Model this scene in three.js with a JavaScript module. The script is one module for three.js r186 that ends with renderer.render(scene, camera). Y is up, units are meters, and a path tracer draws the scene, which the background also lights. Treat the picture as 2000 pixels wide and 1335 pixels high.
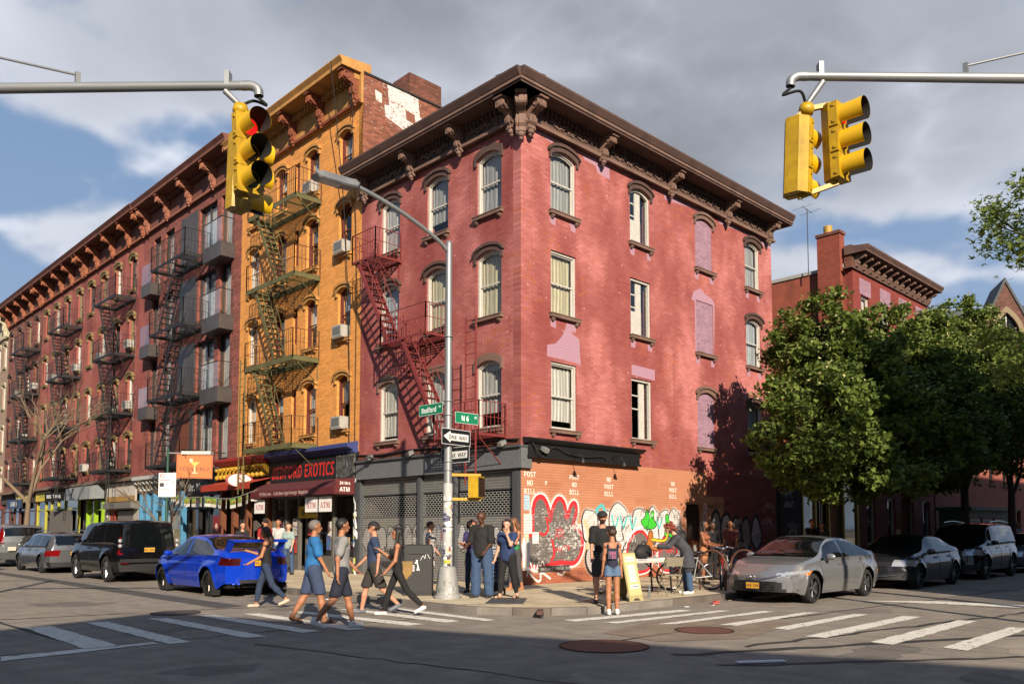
import * as THREE from 'three';
import { mergeGeometries } from 'three/addons/utils/BufferGeometryUtils.js';
import { ImprovedNoise } from 'three/addons/math/ImprovedNoise.js';

// ---------- camera, sky, sun, exposure ----------
const scene = new THREE.Scene();
const renderer = new THREE.WebGLRenderer({ antialias: true });
renderer.toneMapping = THREE.LinearToneMapping;
renderer.toneMappingExposure = 1.95;
renderer.shadowMap.enabled = true;
const camera = new THREE.PerspectiveCamera(45.13, 2000 / 1335, 0.1, 900);
camera.setViewOffset(2000, 1335, 0, -259.5, 2000, 1335);
camera.position.set(-15.15, 1.6, 15.22);
camera.lookAt(-15.15 + 0.6960, 1.6 + 0.06575, 15.22 - 0.7150);
const SUN = new THREE.Vector3(-0.537, 0.486, 0.843).normalize();
const sun = new THREE.DirectionalLight(0xffeed9, 5);
sun.position.copy(SUN).multiplyScalar(90); sun.target.position.set(0, 0, -8);
sun.castShadow = true; sun.shadow.mapSize.set(4096, 4096); sun.shadow.radius = 1;
Object.assign(sun.shadow.camera, { left: -60, right: 60, top: 60, bottom: -60, near: 1, far: 220 });
scene.add(sun, sun.target);

// ---------- random, noise ----------
function rng(seed) { let s = seed >>> 0; return () => { s = (s + 0x6D2B79F5) >>> 0; let t = s; t = Math.imul(t ^ (t >>> 15), t | 1); t ^= t + Math.imul(t ^ (t >>> 7), t | 61); return ((t ^ (t >>> 14)) >>> 0) / 4294967296; }; }
const R0 = rng(7);
const IN = new ImprovedNoise();
const n3 = (x, y, z) => IN.noise(x, y, z);
function fbm(x, y, z, o = 5, g = 0.5) { let s = 0, a = 1, t = 0; for (let i = 0; i < o; i++) { s += a * n3(x, y, z + i * 7.3); t += a; a *= g; x *= 2.03; y *= 2.03; } return s / t; }
const clamp = (x, a = 0, b = 1) => Math.min(b, Math.max(a, x));
const lerp = (a, b, t) => a + (b - a) * t;
const smooth = (a, b, x) => { const t = clamp((x - a) / (b - a)); return t * t * (3 - 2 * t); };

// ---------- the sky: air and broken cloud ----------
function makeSky() {
  const W = 2048, H = 1024, data = new Float32Array(W * H * 4);
  for (let j = 0; j < H; j++) {
    const el = ((j + 0.5) / H - 0.5) * Math.PI, y = Math.sin(el), c = Math.cos(el);
    for (let i = 0; i < W; i++) {
      const az = ((i + 0.5) / W - 0.5) * 2 * Math.PI, x = c * Math.cos(az), z = c * Math.sin(az), o = (j * W + i) * 4;
      const up = Math.max(y, 0), g = Math.pow(1 - up, 2.6);
      let r = lerp(0.12, 0.30, g), gg = lerp(0.21, 0.39, g), b = lerp(0.37, 0.53, g);
      if (y < 0) { r = 0.13; gg = 0.125; b = 0.12; }
      else {
        const k = 1 / (up + 0.22), px = x * k, pz = z * k;
        const wx = fbm(px * 1.7 + 4, pz * 1.7, 3.1, 3) * 0.28, wz = fbm(px * 1.7, pz * 1.7 + 9, 8.7, 3) * 0.28;
        const big = fbm(px * 0.75 + SKX + wx, pz * 0.75 + SKZ + wz, 1.7, 3, 0.5);
        let fine = 0; { let a = 0.5, f = 2.2; for (let q = 0; q < 6; q++) { fine += a * (0.36 - Math.abs(n3(px * f + wx * 2 + SKX, pz * f + wz * 2, 5.2 + q * 3.1)) * 1.5); a *= 0.56; f *= 2.05; } }
        const d = big * 1.15 + fine * 0.66 - 0.01;
        const cov = smooth(-0.12, 0.12, d), thick = smooth(0.02, 0.5, big + fine * 0.5 + 0.12);
        const lit = clamp(0.52 - 0.24 * thick + fine * 0.48), w = cov * 0.96 * smooth(0.0, 0.10, up + 0.03);
        r = lerp(r, lit * 1.0, w); gg = lerp(gg, lit * 1.05, w); b = lerp(b, lit * 1.18, w);
      }
      data[o] = r * 0.7; data[o + 1] = gg * 0.7; data[o + 2] = b * 0.7; data[o + 3] = 1;
    }
  }
  const t = new THREE.DataTexture(data, W, H, THREE.RGBAFormat, THREE.FloatType);
  t.mapping = THREE.EquirectangularReflectionMapping; t.magFilter = THREE.LinearFilter; t.minFilter = THREE.LinearFilter; t.needsUpdate = true;
  return t;
}
const SKX = 23.4, SKZ = 8.8;
scene.background = makeSky();
scene.environment = scene.background;

// ---------- textures ----------
function canvas(w, h, draw) { const c = document.createElement('canvas'); c.width = w; c.height = h; draw(c.getContext('2d'), w, h); return c; }
function ctex(w, h, draw, o = {}) {
  const t = new THREE.CanvasTexture(canvas(w, h, draw)); if (!o.linear) t.colorSpace = THREE.SRGBColorSpace;
  t.wrapS = t.wrapT = o.clamp ? THREE.ClampToEdgeWrapping : THREE.RepeatWrapping; t.anisotropy = 8; if (o.rep) t.repeat.set(...o.rep); return t;
}
function gtex(n, fn, o = {}) {                     // tileable grey or coloured data texture, fn(x, y) -> grey 0..1 or [r, g, b]
  const d = new Uint8Array(n * n * 4);
  for (let y = 0; y < n; y++) for (let x = 0; x < n; x++) { const v = fn(x / n, y / n), k = (y * n + x) * 4, a = Array.isArray(v); for (let c = 0; c < 3; c++) d[k + c] = clamp(a ? v[c] : v) * 255; d[k + 3] = 255; }
  const t = new THREE.DataTexture(d, n, n); t.wrapS = t.wrapT = THREE.RepeatWrapping; t.magFilter = THREE.LinearFilter; t.minFilter = THREE.LinearMipmapLinearFilter; t.generateMipmaps = true;
  if (!o.linear) t.colorSpace = THREE.SRGBColorSpace; if (o.rep) t.repeat.set(...o.rep); t.needsUpdate = true; return t;
}
function tfbm(u, v, f, z, o = 4, g = 0.55) {       // tileable fbm by wrapping on two circles
  let s = 0, a = 1, t = 0; const P = Math.PI * 2;
  for (let i = 0; i < o; i++) { const r = f / P; s += a * (n3(Math.cos(u * P) * r + z, Math.sin(u * P) * r + 3, Math.cos(v * P) * r + i * 5) + n3(Math.sin(v * P) * r + z + 9, Math.cos(u * P) * r, Math.sin(u * P + 1) * r + i)) * 0.6; t += a; a *= g; f *= 2; }
  return s / t;
}
const T = {};
T.grain = gtex(256, (u, v) => 0.90 + 0.16 * tfbm(u, v, 10, 2, 4, 0.7));
T.blot = gtex(256, (u, v) => 0.88 + 0.34 * tfbm(u, v, 4, 8, 5, 0.6));
const hashBrick = (i, j) => { const s = Math.sin(i * 127.1 + j * 311.7) * 43758.5453; return s - Math.floor(s); };
function brickFn(nx, ny, joint, contrast, mortar) {
  return (u, v) => { const y = v * ny, j = Math.floor(y), x = u * nx + (j % 2) * 0.5, i = ((Math.floor(x) % nx) + nx) % nx, fx = x - Math.floor(x), fy = y - j; const m = fx < joint * 0.33 || fy < joint; const t = hashBrick(i, j); return m ? mortar : 1 - contrast * t + 0.06 * tfbm(u, v, 20, 4, 2); };
}
T.brick = gtex(512, brickFn(8, 16, 0.17, 0.30, 0.62), { rep: [1 / 1.7, 1 / 1.15] });
T.brickSoft = gtex(512, brickFn(8, 16, 0.15, 0.14, 0.80), { rep: [1 / 1.7, 1 / 1.15] });
T.brickB = gtex(512, brickFn(8, 16, 0.17, 0.05, 0.25), { linear: true, rep: [1 / 1.7, 1 / 1.15] });
const rep = (t, x, y = x) => { const c = t.clone(); c.repeat.set(x, y); c.needsUpdate = true; return c; };
T.grain1 = rep(T.grain, 1); T.blot1 = rep(T.blot, 0.4);

// ---------- materials ----------
const M = {};
function mat(color, rough = 0.8, o = {}) { const m = o.phys ? new THREE.MeshPhysicalMaterial() : new THREE.MeshStandardMaterial(); m.color.set(color).multiplyScalar(0.7); m.roughness = rough; const q = { ...o }; delete q.phys; Object.assign(m, q); return m; }
const metal = (c, r = 0.45, o = {}) => mat(c, r, { metalness: 0.85, ...o });
const paint = (c, r = 0.5, o = {}) => mat(c, r, { map: T.grain1, ...o });
M.glass = mat(0xffffff, 0.02, { phys: true, transmission: 1, thickness: 0, ior: 1.5 });
M.glass.color.setRGB(0.93, 0.95, 0.95);
M.darkGlass = mat(0x0c0f12, 0.04, { phys: true, specularIntensity: 1 });
M.black = paint(0x17171a, 0.55); M.iron = paint(0x1c1b1c, 0.6); M.white = paint(0xdedcd4, 0.5); M.rubber = mat(0x141414, 0.9); M.chrome = mat(0xd8d8d8, 0.15, { metalness: 1 });
M.steel = mat(0x9ea2a4, 0.42, { metalness: 0.75, map: T.blot1 }); M.interior = mat(0x4a453f, 0.95); M.dim = mat(0x2a2624, 0.95);

// ---------- geometry: pieces are gathered and joined into one named mesh ----------
const _v = new THREE.Vector3(), _m = new THREE.Matrix4(), _q = new THREE.Quaternion(), _e = new THREE.Euler();
function tidy(g) { if (g.index) g = g.toNonIndexed(); for (const k of Object.keys(g.attributes)) if (!['position', 'normal', 'uv'].includes(k)) g.deleteAttribute(k); if (!g.attributes.uv) g.setAttribute('uv', new THREE.BufferAttribute(new Float32Array(g.attributes.position.count * 2), 2)); return g; }
function boxUV(g) {                                 // uv in metres, projected along the main axis of each face
  const p = g.attributes.position, n = g.attributes.normal, u = new Float32Array(p.count * 2);
  for (let i = 0; i < p.count; i++) { const ax = Math.abs(n.getX(i)), ay = Math.abs(n.getY(i)), az = Math.abs(n.getZ(i)); let a, b; if (az >= ax && az >= ay) { a = p.getX(i); b = p.getY(i); } else if (ax >= ay) { a = p.getZ(i); b = p.getY(i); } else { a = p.getX(i); b = p.getZ(i); } u[i * 2] = a; u[i * 2 + 1] = b; }
  g.setAttribute('uv', new THREE.BufferAttribute(u, 2)); return g;
}
class MB {
  constructor(m) { this.l = []; this.m = m ?? null; }
  add(g, keepUV) { g = tidy(g); if (!keepUV) boxUV(g); if (this.m) g.applyMatrix4(this.m); this.l.push(g); return this; }
  box(x, y, z, w, h, d, ry = 0, rx = 0, rz = 0) { const g = new THREE.BoxGeometry(w, h, d); if (ry || rx || rz) g.applyMatrix4(_m.makeRotationFromEuler(_e.set(rx, ry, rz, 'YXZ'))); g.translate(x, y, z); return this.add(g); }
  bb(x0, x1, y0, y1, z0, z1) { return this.box((x0 + x1) / 2, (y0 + y1) / 2, (z0 + z1) / 2, Math.abs(x1 - x0), Math.abs(y1 - y0), Math.abs(z1 - z0)); }
  bar(a, b, w, h = w) {                             // straight bar of rectangular section between two points
    const A = new THREE.Vector3(...a), B = new THREE.Vector3(...b), L = A.distanceTo(B); if (L < 1e-5) return this;
    const g = new THREE.BoxGeometry(w, h, L), z = B.clone().sub(A).normalize(), up = Math.abs(z.y) > 0.99 ? new THREE.Vector3(1, 0, 0) : new THREE.Vector3(0, 1, 0), x = up.clone().cross(z).normalize(), y = z.clone().cross(x);
    g.applyMatrix4(_m.makeBasis(x, y, z)); g.translate((A.x + B.x) / 2, (A.y + B.y) / 2, (A.z + B.z) / 2); return this.add(g);
  }
  rod(a, b, r, r2 = r, n = 8) {
    const A = new THREE.Vector3(...a), B = new THREE.Vector3(...b), L = A.distanceTo(B), g = new THREE.CylinderGeometry(r2, r, L, n); _q.setFromUnitVectors(_v.set(0, 1, 0), B.clone().sub(A).normalize()); g.applyQuaternion(_q); g.translate((A.x + B.x) / 2, (A.y + B.y) / 2, (A.z + B.z) / 2); return this.add(g, true);
  }
  tube(pts, r, seg = 24, n = 6, closed = false) { return this.add(new THREE.TubeGeometry(new THREE.CatmullRomCurve3(pts.map((p) => new THREE.Vector3(...p)), closed), seg, r, n, closed), true); }
  lathe(pts, n = 16, at = [0, 0, 0]) { const g = new THREE.LatheGeometry(pts.map((p) => new THREE.Vector2(...p)), n); g.translate(...at); return this.add(g, true); }
  ball(x, y, z, r, sy = 1, n = 10, sx = 1, sz = 1) { const g = new THREE.SphereGeometry(r, n, n * 0.7 | 0); g.scale(sx, sy, sz); g.translate(x, y, z); return this.add(g, true); }
  ext(pts, depth, o = {}) {                         // outline in x, y extruded along z from o.z
    const s = !Array.isArray(pts) ? pts : new THREE.Shape(pts.map((p) => new THREE.Vector2(...p))); const g = new THREE.ExtrudeGeometry(s, { depth, bevelEnabled: !!o.bevel, bevelSize: o.bevel || 0, bevelThickness: o.bevel || 0, bevelSegments: 1, curveSegments: o.cs ?? 10 });
    if (o.rot) g.applyMatrix4(_m.makeRotationFromEuler(_e.set(...o.rot, 'YXZ'))); g.translate(...(o.at ?? [0, 0, 0])); return this.add(g);
  }
  get empty() { return !this.l.length; }
  build(name, material, parent) { const m = new THREE.Mesh(this.l.length > 1 ? mergeGeometries(this.l) : this.l[0], material); m.name = name; m.castShadow = m.receiveShadow = true; if (parent) parent.add(m); return m; }
}
const mb = (m) => new MB(m);
const taken = new Map();
function numbered(n) { const k = taken.get(n) ?? 0; taken.set(n, k + 1); return k ? n + '_' + String(k).padStart(3, '0') : n; }
function tag(o, label, category, group, kind) { if (label) o.userData.label = label; if (category) o.userData.category = category; if (group) o.userData.group = group; if (kind) o.userData.kind = kind; return o; }
function thing(name, label, category, [x, y, z] = [0, 0, 0], turn = 0, group) { const o = new THREE.Group(); o.name = numbered(name); o.position.set(x, y, z); o.rotation.y = turn; scene.add(o); return tag(o, label, category, group); }
function solo(b, name, material, label, category, group) { const m = b.build(numbered(name), material, scene); return tag(m, label, category, group); }
function struct(b, name, material, parent) { const m = b.build(parent ? name : numbered(name), material, parent ?? scene); if (!parent) m.userData.kind = 'structure'; return m; }
function part(name, parent, pos = [0, 0, 0], ry = 0) { const g = new THREE.Group(); g.name = name; g.position.set(...pos); g.rotation.y = ry; parent.add(g); return g; }
function dup(o, label, parent = scene) { const c = o.clone(); c.name = parent === scene ? numbered(o.name.replace(/_\d{3}$/, '')) : o.name; c.userData = { ...o.userData }; if (label) c.userData.label = label; parent.add(c); return c; }
function textPlate(w, h, draw, px = 256) { const k = Math.min(1, 1200 / (px * Math.max(w / h, h / w))); return ctex(Math.round(k * px * Math.max(1, w / h)), Math.round(k * px * Math.max(1, h / w)), draw, { clamp: true }); }
// flat sheet of w x h metres facing +z with uv 0..1, its middle at x, y, z of the given frame
function sheet(w, h, x, y, z, ry = 0, seg = 1) { const g = new THREE.PlaneGeometry(w, h, seg, 1); if (ry) g.rotateY(ry); g.translate(x, y, z); return g; }
const ZEBRA = [[[-11.42,0.06],[-11.05,0.13],[-11.05,3.34],[-11.50,3.31]],
[[-10.48,-0.05],[-10.16,0.05],[-10.19,3.61],[-10.50,3.60]],
[[-9.47,0.04],[-9.19,0.19],[-9.13,3.79],[-9.43,3.74]],
[[-8.62,0.13],[-8.35,0.28],[-8.23,3.81],[-8.53,3.78]],
[[-7.87,0.48],[-7.60,0.62],[-7.53,4.03],[-7.85,4.01]],
[[-7.09,0.71],[-6.81,0.84],[-6.45,4.19],[-6.80,4.16]],
[[-6.11,0.96],[-5.83,1.08],[-5.72,4.26],[-6.06,4.25]],
[[-5.32,1.42],[-5.08,1.52],[-5.18,4.56],[-5.43,4.54]],
[[-12.47,3.28],[-10.57,3.24],[-10.58,3.45],[-12.56,3.69]],
[[-4.33,5.39],[-1.30,5.78],[-1.31,6.06],[-4.35,5.71]],
[[-4.12,6.15],[-0.84,6.37],[-0.77,6.59],[-4.08,6.39]],
[[-3.65,6.92],[-0.32,7.02],[-0.23,7.24],[-3.43,7.13]],
[[-2.97,7.68],[-0.01,7.73],[0.18,7.92],[-2.89,7.97]],
[[-2.80,8.55],[0.38,8.51],[0.48,8.74],[-2.80,8.83]],
[[-3.38,9.39],[0.67,9.30],[0.72,9.60],[-3.33,9.68]],
[[-3.30,10.32],[0.65,10.24],[0.72,10.53],[-3.33,10.65]],
[[-3.15,11.23],[0.10,11.18],[0.18,11.45],[-3.22,11.56]],
[[-2.85,12.17],[0.19,12.19],[0.25,12.51],[-3.06,12.56]],
[[3.22,7.26],[4.43,8.62],[4.72,10.43],[4.08,10.58],[3.76,8.84]]];
// ================= the ground =================
const KX = -4.85, KZ = 5.15, KR = 2.3, SW = 0.14;     // kerb lines, corner radius, sidewalk height
{
  const asph = gtex(512, (u, v) => { const s = hashBrick(Math.floor(u * 512), Math.floor(v * 512)); return 0.84 + 0.30 * tfbm(u, v, 8, 3, 4, 0.6) + (s > 0.93 ? 0.22 : s < 0.08 ? -0.16 : 0); });
  asph.repeat.set(1 / 3.1, 1 / 3.1);
  const asphB = gtex(256, (u, v) => hashBrick(Math.floor(u * 256), Math.floor(v * 256) + 9), { linear: true, rep: [1 / 1.3, 1 / 1.3] });
  M.asphalt = mat(0xa4998a, 0.92, { map: asph, bumpMap: asphB, bumpScale: 0.004 });
  M.asphaltNew = mat(0x56534f, 0.93, { map: asph, bumpMap: asphB, bumpScale: 0.004 });
  M.asphaltPale = mat(0xa08c76, 0.93, { map: asph, bumpMap: asphB, bumpScale: 0.004 });
  M.seal = mat(0x2b2a2a, 0.8, { map: asph });
  struct(mb().add(new THREE.PlaneGeometry(900, 900).rotateX(-Math.PI / 2)), 'road', M.asphalt);
  // patches and sealed cracks, thin sheets on the road
  const flat = (pts, y) => { const s = new THREE.Shape(pts.map(([x, z]) => new THREE.Vector2(x, -z))); const g = new THREE.ShapeGeometry(s); g.rotateX(-Math.PI / 2); g.translate(0, y, 0); return g; };
  globalThis.flatG = flat;
  const wob = (a, b, w, n, seed, y) => { const r = rng(seed), L = [], Rr = []; for (let i = 0; i <= n; i++) { const t = i / n, x = lerp(a[0], b[0], t) + (r() - 0.5) * 0.12, z = lerp(a[1], b[1], t) + (r() - 0.5) * 0.12, dx = b[1] - a[1], dz = a[0] - b[0], l = Math.hypot(dx, dz), k = w * (0.5 + r() * 0.6) / l; L.push([x + dx * k, z + dz * k]); Rr.unshift([x - dx * k, z - dz * k]); } return flat([...L, ...Rr], y); };
  const cr = mb();
  [[[-6.3, 9.1], [2.5, 13.2], 0.10, 3], [[-6.6, 9.9], [0, 14.5], 0.07, 4], [[-5, 9.3], [4, 10.9], 0.06, 5], [[-14, -2.2], [-5.2, -0.2], 0.03, 6], [[-9.6, 4.5], [-8.0, 13], 0.02, 7], [[-16, 3], [-6, 3.4], 0.02, 8], [[-12, -20], [-11.5, 2], 0.035, 9], [[-6, 7.7], [14, 9.0], 0.03, 10]].forEach(([a, b, w, s], i) => cr.add(wob(a, b, w, 26, s, 0.004 + i * 0.0004)));
  struct(cr, 'sealed_cracks', M.seal);
  struct(mb().add(flat([[-5.2, 7.0], [-3.4, 6.6], [-1.6, 7.6], [-2.0, 8.5], [-4.2, 8.9], [-5.4, 8.2]], 0.006)), 'road_patch', M.asphaltPale);
  { const stainM = [mat(0x8f867a, 0.9, { map: asph }), mat(0x857d73, 0.85, { map: asph }), mat(0xb0a594, 0.93, { map: asph })], sr = rng(77); const spots = [[-9, 9, 0.9], [-11, 6, 0.6], [-2, 12, 1.2], [1, 8.4, 0.7], [5, 9.5, 1.4], [-7.2, -8, 0.5], [-8.4, -14, 0.7], [-9.5, -4, 0.9], [-12, -9, 1.1], [-10, 2, 0.5], [-4.2, 10.8, 0.8], [-7.5, 6.2, 0.5], [9, 8.3, 0.9], [-6.9, 0.2, 0.4], [-3, 7.2, 0.4], [-13, 10, 0.8], [-5.4, 12.5, 0.6]]; spots.forEach(([x, z, q], i) => { const P = [], n = 22, ph = sr() * 6; for (let k = 0; k < n; k++) { const a = k / n * 6.283, d = q * (0.55 + 0.35 * Math.sin(a * 2 + ph) * sr() + 0.3 * sr()); P.push([x + Math.cos(a) * d * 1.3, z + Math.sin(a) * d * 0.8]); } struct(mb().add(flat(P, 0.0022 + i * 0.0001)), 'road_stain', stainM[i % 3]); }); }
  struct(mb().add(flat([[-7.8, -30], [-7.4, -30], [-7.1, -1], [-7.7, -1]], 0.005)), 'trench_patch', M.asphaltNew);

  // sidewalk of our corner: slab with rounded corner, scored into flags
  const conc = gtex(512, (u, v) => { const s = hashBrick(Math.floor(u * 512) + 3, Math.floor(v * 512)); return 0.91 + 0.30 * tfbm(u, v, 6, 5, 5, 0.6) + (s > 0.985 ? -0.35 : 0); });
  conc.repeat.set(1 / 3.7, 1 / 3.7);
  M.conc = mat(0xdac7a3, 0.92, { map: conc }); M.concDark = mat(0xb8a88c, 0.92, { map: conc }); M.kerb = mat(0x87817a, 0.85, { map: conc });
  const outline = (o) => { const s = new THREE.Shape(), x = KX + o, z = KZ - o, r = KR - o; s.moveTo(x, 120); s.lineTo(x, -(z - r)); for (let i = 0; i <= 14; i++) { const a = Math.PI - i / 14 * -Math.PI / 2; s.lineTo(x + r + Math.cos(a) * r, -(z - r) + Math.sin(a) * r); } s.lineTo(160, -z); return s; };
  const slab = outline(0.16); slab.lineTo(160, 0.3); slab.lineTo(0.3, 0.3); slab.lineTo(0.3, 120);
  const g = new THREE.ExtrudeGeometry(slab, { depth: 0.12, bevelEnabled: false }); g.rotateX(-Math.PI / 2); g.translate(0, SW - 0.124, 0);
  const walk = struct(mb().add(g), 'sidewalk', M.kerb);
  // flags: separate slabs 4 mm proud with open joints
  const flagsM = [M.conc, M.conc, M.conc, mat(0xcebb98, 0.92, { map: conc }), mat(0xe2d1ae, 0.92, { map: conc }), M.concDark];
  const rr = rng(41), fl = 1.5;
  const flag = (x0, x1, z0, z1, k) => mb().bb(x0 + 0.008, x1 - 0.008, SW - 0.02, SW + 0.003, z0 + 0.008, z1 - 0.008).build('flagstone', flagsM[k], walk);
  const xs = [-4.67, -3.1, -1.55, 0], zs = [4.97, 3.3, 1.65, 0];
  for (let i = 0; i < 3; i++) for (let k = 0; k < 24; k++) { const z1 = 3.0 - k * fl; if (z1 > 0 && i === 2) { } flag(xs[i], xs[i + 1], z1 - fl, z1, Math.floor(rr() * 5.4)); }
  for (let i = 0; i < 3; i++) for (let k = 0; k < 18; k++) { const x0 = 0 + k * fl; flag(x0, x0 + fl, zs[i + 1], zs[i], Math.floor(rr() * 5.4)); }
  for (const [x0, x1, z0, z1] of [[-2.6, -1.3, 3.0, 4.97], [-1.3, 0, 3.0, 4.97]]) flag(x0, x1, z0, z1, Math.floor(rr() * 5));
  // corner flag follows the curve
  { const s = new THREE.Shape(), r = KR - 0.17, cx = KX + KR, cz = KZ - KR; s.moveTo(cx - r, -3.0); s.lineTo(cx - r, -cz); for (let i = 0; i <= 10; i++) { const a = Math.PI + i / 10 * Math.PI / 2; s.lineTo(cx + Math.cos(a) * r, -cz + Math.sin(a) * r); } s.lineTo(-2.6, -(KZ - 0.17)); s.lineTo(-2.6, -3.0); const q = new THREE.ExtrudeGeometry(s, { depth: 0.02, bevelEnabled: false }); q.rotateX(-Math.PI / 2); q.translate(0, SW - 0.017, 0); mb().add(q).build('flagstone', M.conc, walk); }
  // kerb stones
  const ks = [mat(0x7d7770, 0.85, { map: conc }), mat(0x8c857c, 0.85, { map: conc }), mat(0x6f655c, 0.85, { map: conc })];
  const kerb = struct(mb().bb(KX + 0.02, KX + 0.15, 0, SW - 0.01, -120, -34), 'kerb', M.kerb);
  for (let k = 0; k < 19; k++) { const z = KZ - KR - k * 1.9; mb().bb(KX, KX + 0.16, 0, SW + 0.002, z - 1.892, z).build('kerb_stone', ks[k % 3], kerb); }
  for (let k = 0; k < 16; k++) { const x = KX + KR + k * 1.9; mb().bb(x, x + 1.892, 0, SW + 0.002, KZ - 0.16, KZ).build('kerb_stone', ks[(k + 1) % 3], kerb); }
  mb().bb(KX + KR + 16 * 1.9, 160, 0, SW, KZ - 0.16, KZ).build('kerb_run', M.kerb, kerb);
  for (let k = 0; k < 5; k++) { const a0 = Math.PI + k / 5 * Math.PI / 2, a1 = Math.PI + (k + 0.985) / 5 * Math.PI / 2, s = new THREE.Shape(), cx = KX + KR, cz = KZ - KR; for (let i = 0; i <= 4; i++) { const a = lerp(a0, a1, i / 4); s.lineTo(cx + Math.cos(a) * KR, -cz + Math.sin(a) * KR); } for (let i = 4; i >= 0; i--) { const a = lerp(a0, a1, i / 4); s.lineTo(cx + Math.cos(a) * (KR - 0.16), -cz + Math.sin(a) * (KR - 0.16)); } const q = new THREE.ExtrudeGeometry(s, { depth: SW + 0.002, bevelEnabled: false }); q.rotateX(-Math.PI / 2); mb().add(q).build('kerb_stone', ks[k % 3], kerb); }
  // steel plates of the two kerb ramps and the drain slot
  const grid = gtex(128, (u, v) => ((u * 16 % 1) - 0.5) ** 2 + ((v * 16 % 1) - 0.5) ** 2 < 0.07 ? 1 : 0.45, { rep: [1.2, 1.2] });
  const plate = mat(0x8f9494, 0.6, { map: grid, metalness: 0.3 });
  solo(mb().box(-3.45, SW + 0.006, 3.05, 1.35, 0.008, 0.75, 0.72), 'tactile_plate', plate, 'grey steel tactile plate in the pavement in front of the lamp post', 'plate');
  solo(mb().box(-2.05, SW + 0.006, 4.42, 1.25, 0.008, 0.7, 0.3), 'tactile_plate', plate, 'grey steel tactile plate in the pavement beside the woman in denim shorts', 'plate');
  const dr = thing('storm_drain', 'rusty storm drain slot let into the kerb at the corner', 'drain', [-3.98, 0, 4.52], 0.72);
  mb().box(0, 0.10, 0.0, 1.25, 0.06, 0.10).build('head_bar', mat(0x6b4a3a, 0.8, { map: T.blot1 }), dr); mb().box(0, 0.035, 0.03, 1.15, 0.05, 0.05).build('slot', M.dim, dr);

  // road paint: worn zebra bars and stop lines, each a thin sheet
  const worn = ctex(512, 512, (c, w, h) => { c.fillStyle = '#fff'; c.fillRect(0, 0, w, h); const r = rng(5); for (let i = 0; i < 900; i++) { const g = 120 + r() * 110; c.fillStyle = `rgba(${g},${g - 5},${g - 14},${0.25 + r() * 0.5})`; c.beginPath(); c.ellipse(r() * w, r() * h, 1 + r() * 7, 1 + r() * 3, r() * 3, 0, 7); c.fill(); } for (let i = 0; i < 130; i++) { c.fillStyle = `rgba(128,120,110,${0.5 + r() * 0.5})`; const x = r() * w, y = r() * h, q = 2 + r() * 9; c.beginPath(); for (let k = 0; k < 7; k++) c.lineTo(x + Math.cos(k) * q * (0.5 + r()), y + Math.sin(k) * q * 0.6 * (0.5 + r())); c.fill(); } c.strokeStyle = 'rgba(90,86,80,.8)'; for (let i = 0; i < 22; i++) { c.lineWidth = 0.6 + r() * 1.6; c.beginPath(); let x = r() * w, y = r() * h; c.moveTo(x, y); for (let k = 0; k < 6; k++) c.lineTo(x += (r() - 0.5) * 70, y += (r() - 0.5) * 60); c.stroke(); } }, { rep: [0.5, 0.5] });
  M.roadPaint = mat(0xe6e2d4, 0.8, { map: worn });
  const stripe = (pts, label, i) => { const r = rng(900 + i), P = []; for (let k = 0; k < pts.length; k++) { const a = pts[k], b = pts[(k + 1) % pts.length], L = Math.hypot(b[0] - a[0], b[1] - a[1]), n = Math.max(2, Math.ceil(L / 0.25)); for (let j = 0; j < n; j++) { const t = j / n; P.push([lerp(a[0], b[0], t) + (j ? (r() - 0.5) * 0.035 : 0), lerp(a[1], b[1], t) + (j ? (r() - 0.5) * 0.035 : 0)]); } } return mb().add(flat(P, 0.008)).build('painted_bar', M.roadPaint, marks); };
  const marks = new THREE.Group(); marks.name = 'road_markings'; marks.userData.kind = 'structure'; scene.add(marks);
  ZEBRA.forEach((p, i) => stripe(p, '', i));
  // manhole covers
  const cover = (x, z, r, name, label, m) => { const t = thing(name, label, 'manhole', [x, 0, z]); mb().lathe([[0, 0.012], [r * 0.92, 0.012], [r * 0.93, 0.009]], 40).build('lid', m, t); mb().lathe([[r * 0.935, 0.008], [r * 0.94, 0.014], [r, 0.014], [r, 0.004]], 40).build('rim', metal(0x4d3a30, 0.7), t); return t; };
  const rust = mat(0x7a4c3a, 0.75, { map: T.blot1, metalness: 0.2 });
  cover(-6.32, 7.95, 0.62, 'manhole_cover', 'large rust brown round manhole cover at the edge of the shadow', rust);
  cover(-3.84, 7.95, 0.46, 'manhole_cover', 'rust brown manhole cover in a pale patch of asphalt', rust);
  cover(-8.71, -0.6, 0.45, 'manhole_cover', 'dark manhole cover in the road beside the zebra crossing', mat(0x4b4744, 0.8, { map: T.blot1 }));
  solo(mb().box(-6.05, 0.02, 10.15, 0.62, 0.015, 0.10, -0.58), 'white_strip', mat(0xdfe2e8, 0.5), 'loose white plastic strip lying on the asphalt', 'litter');
}
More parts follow.
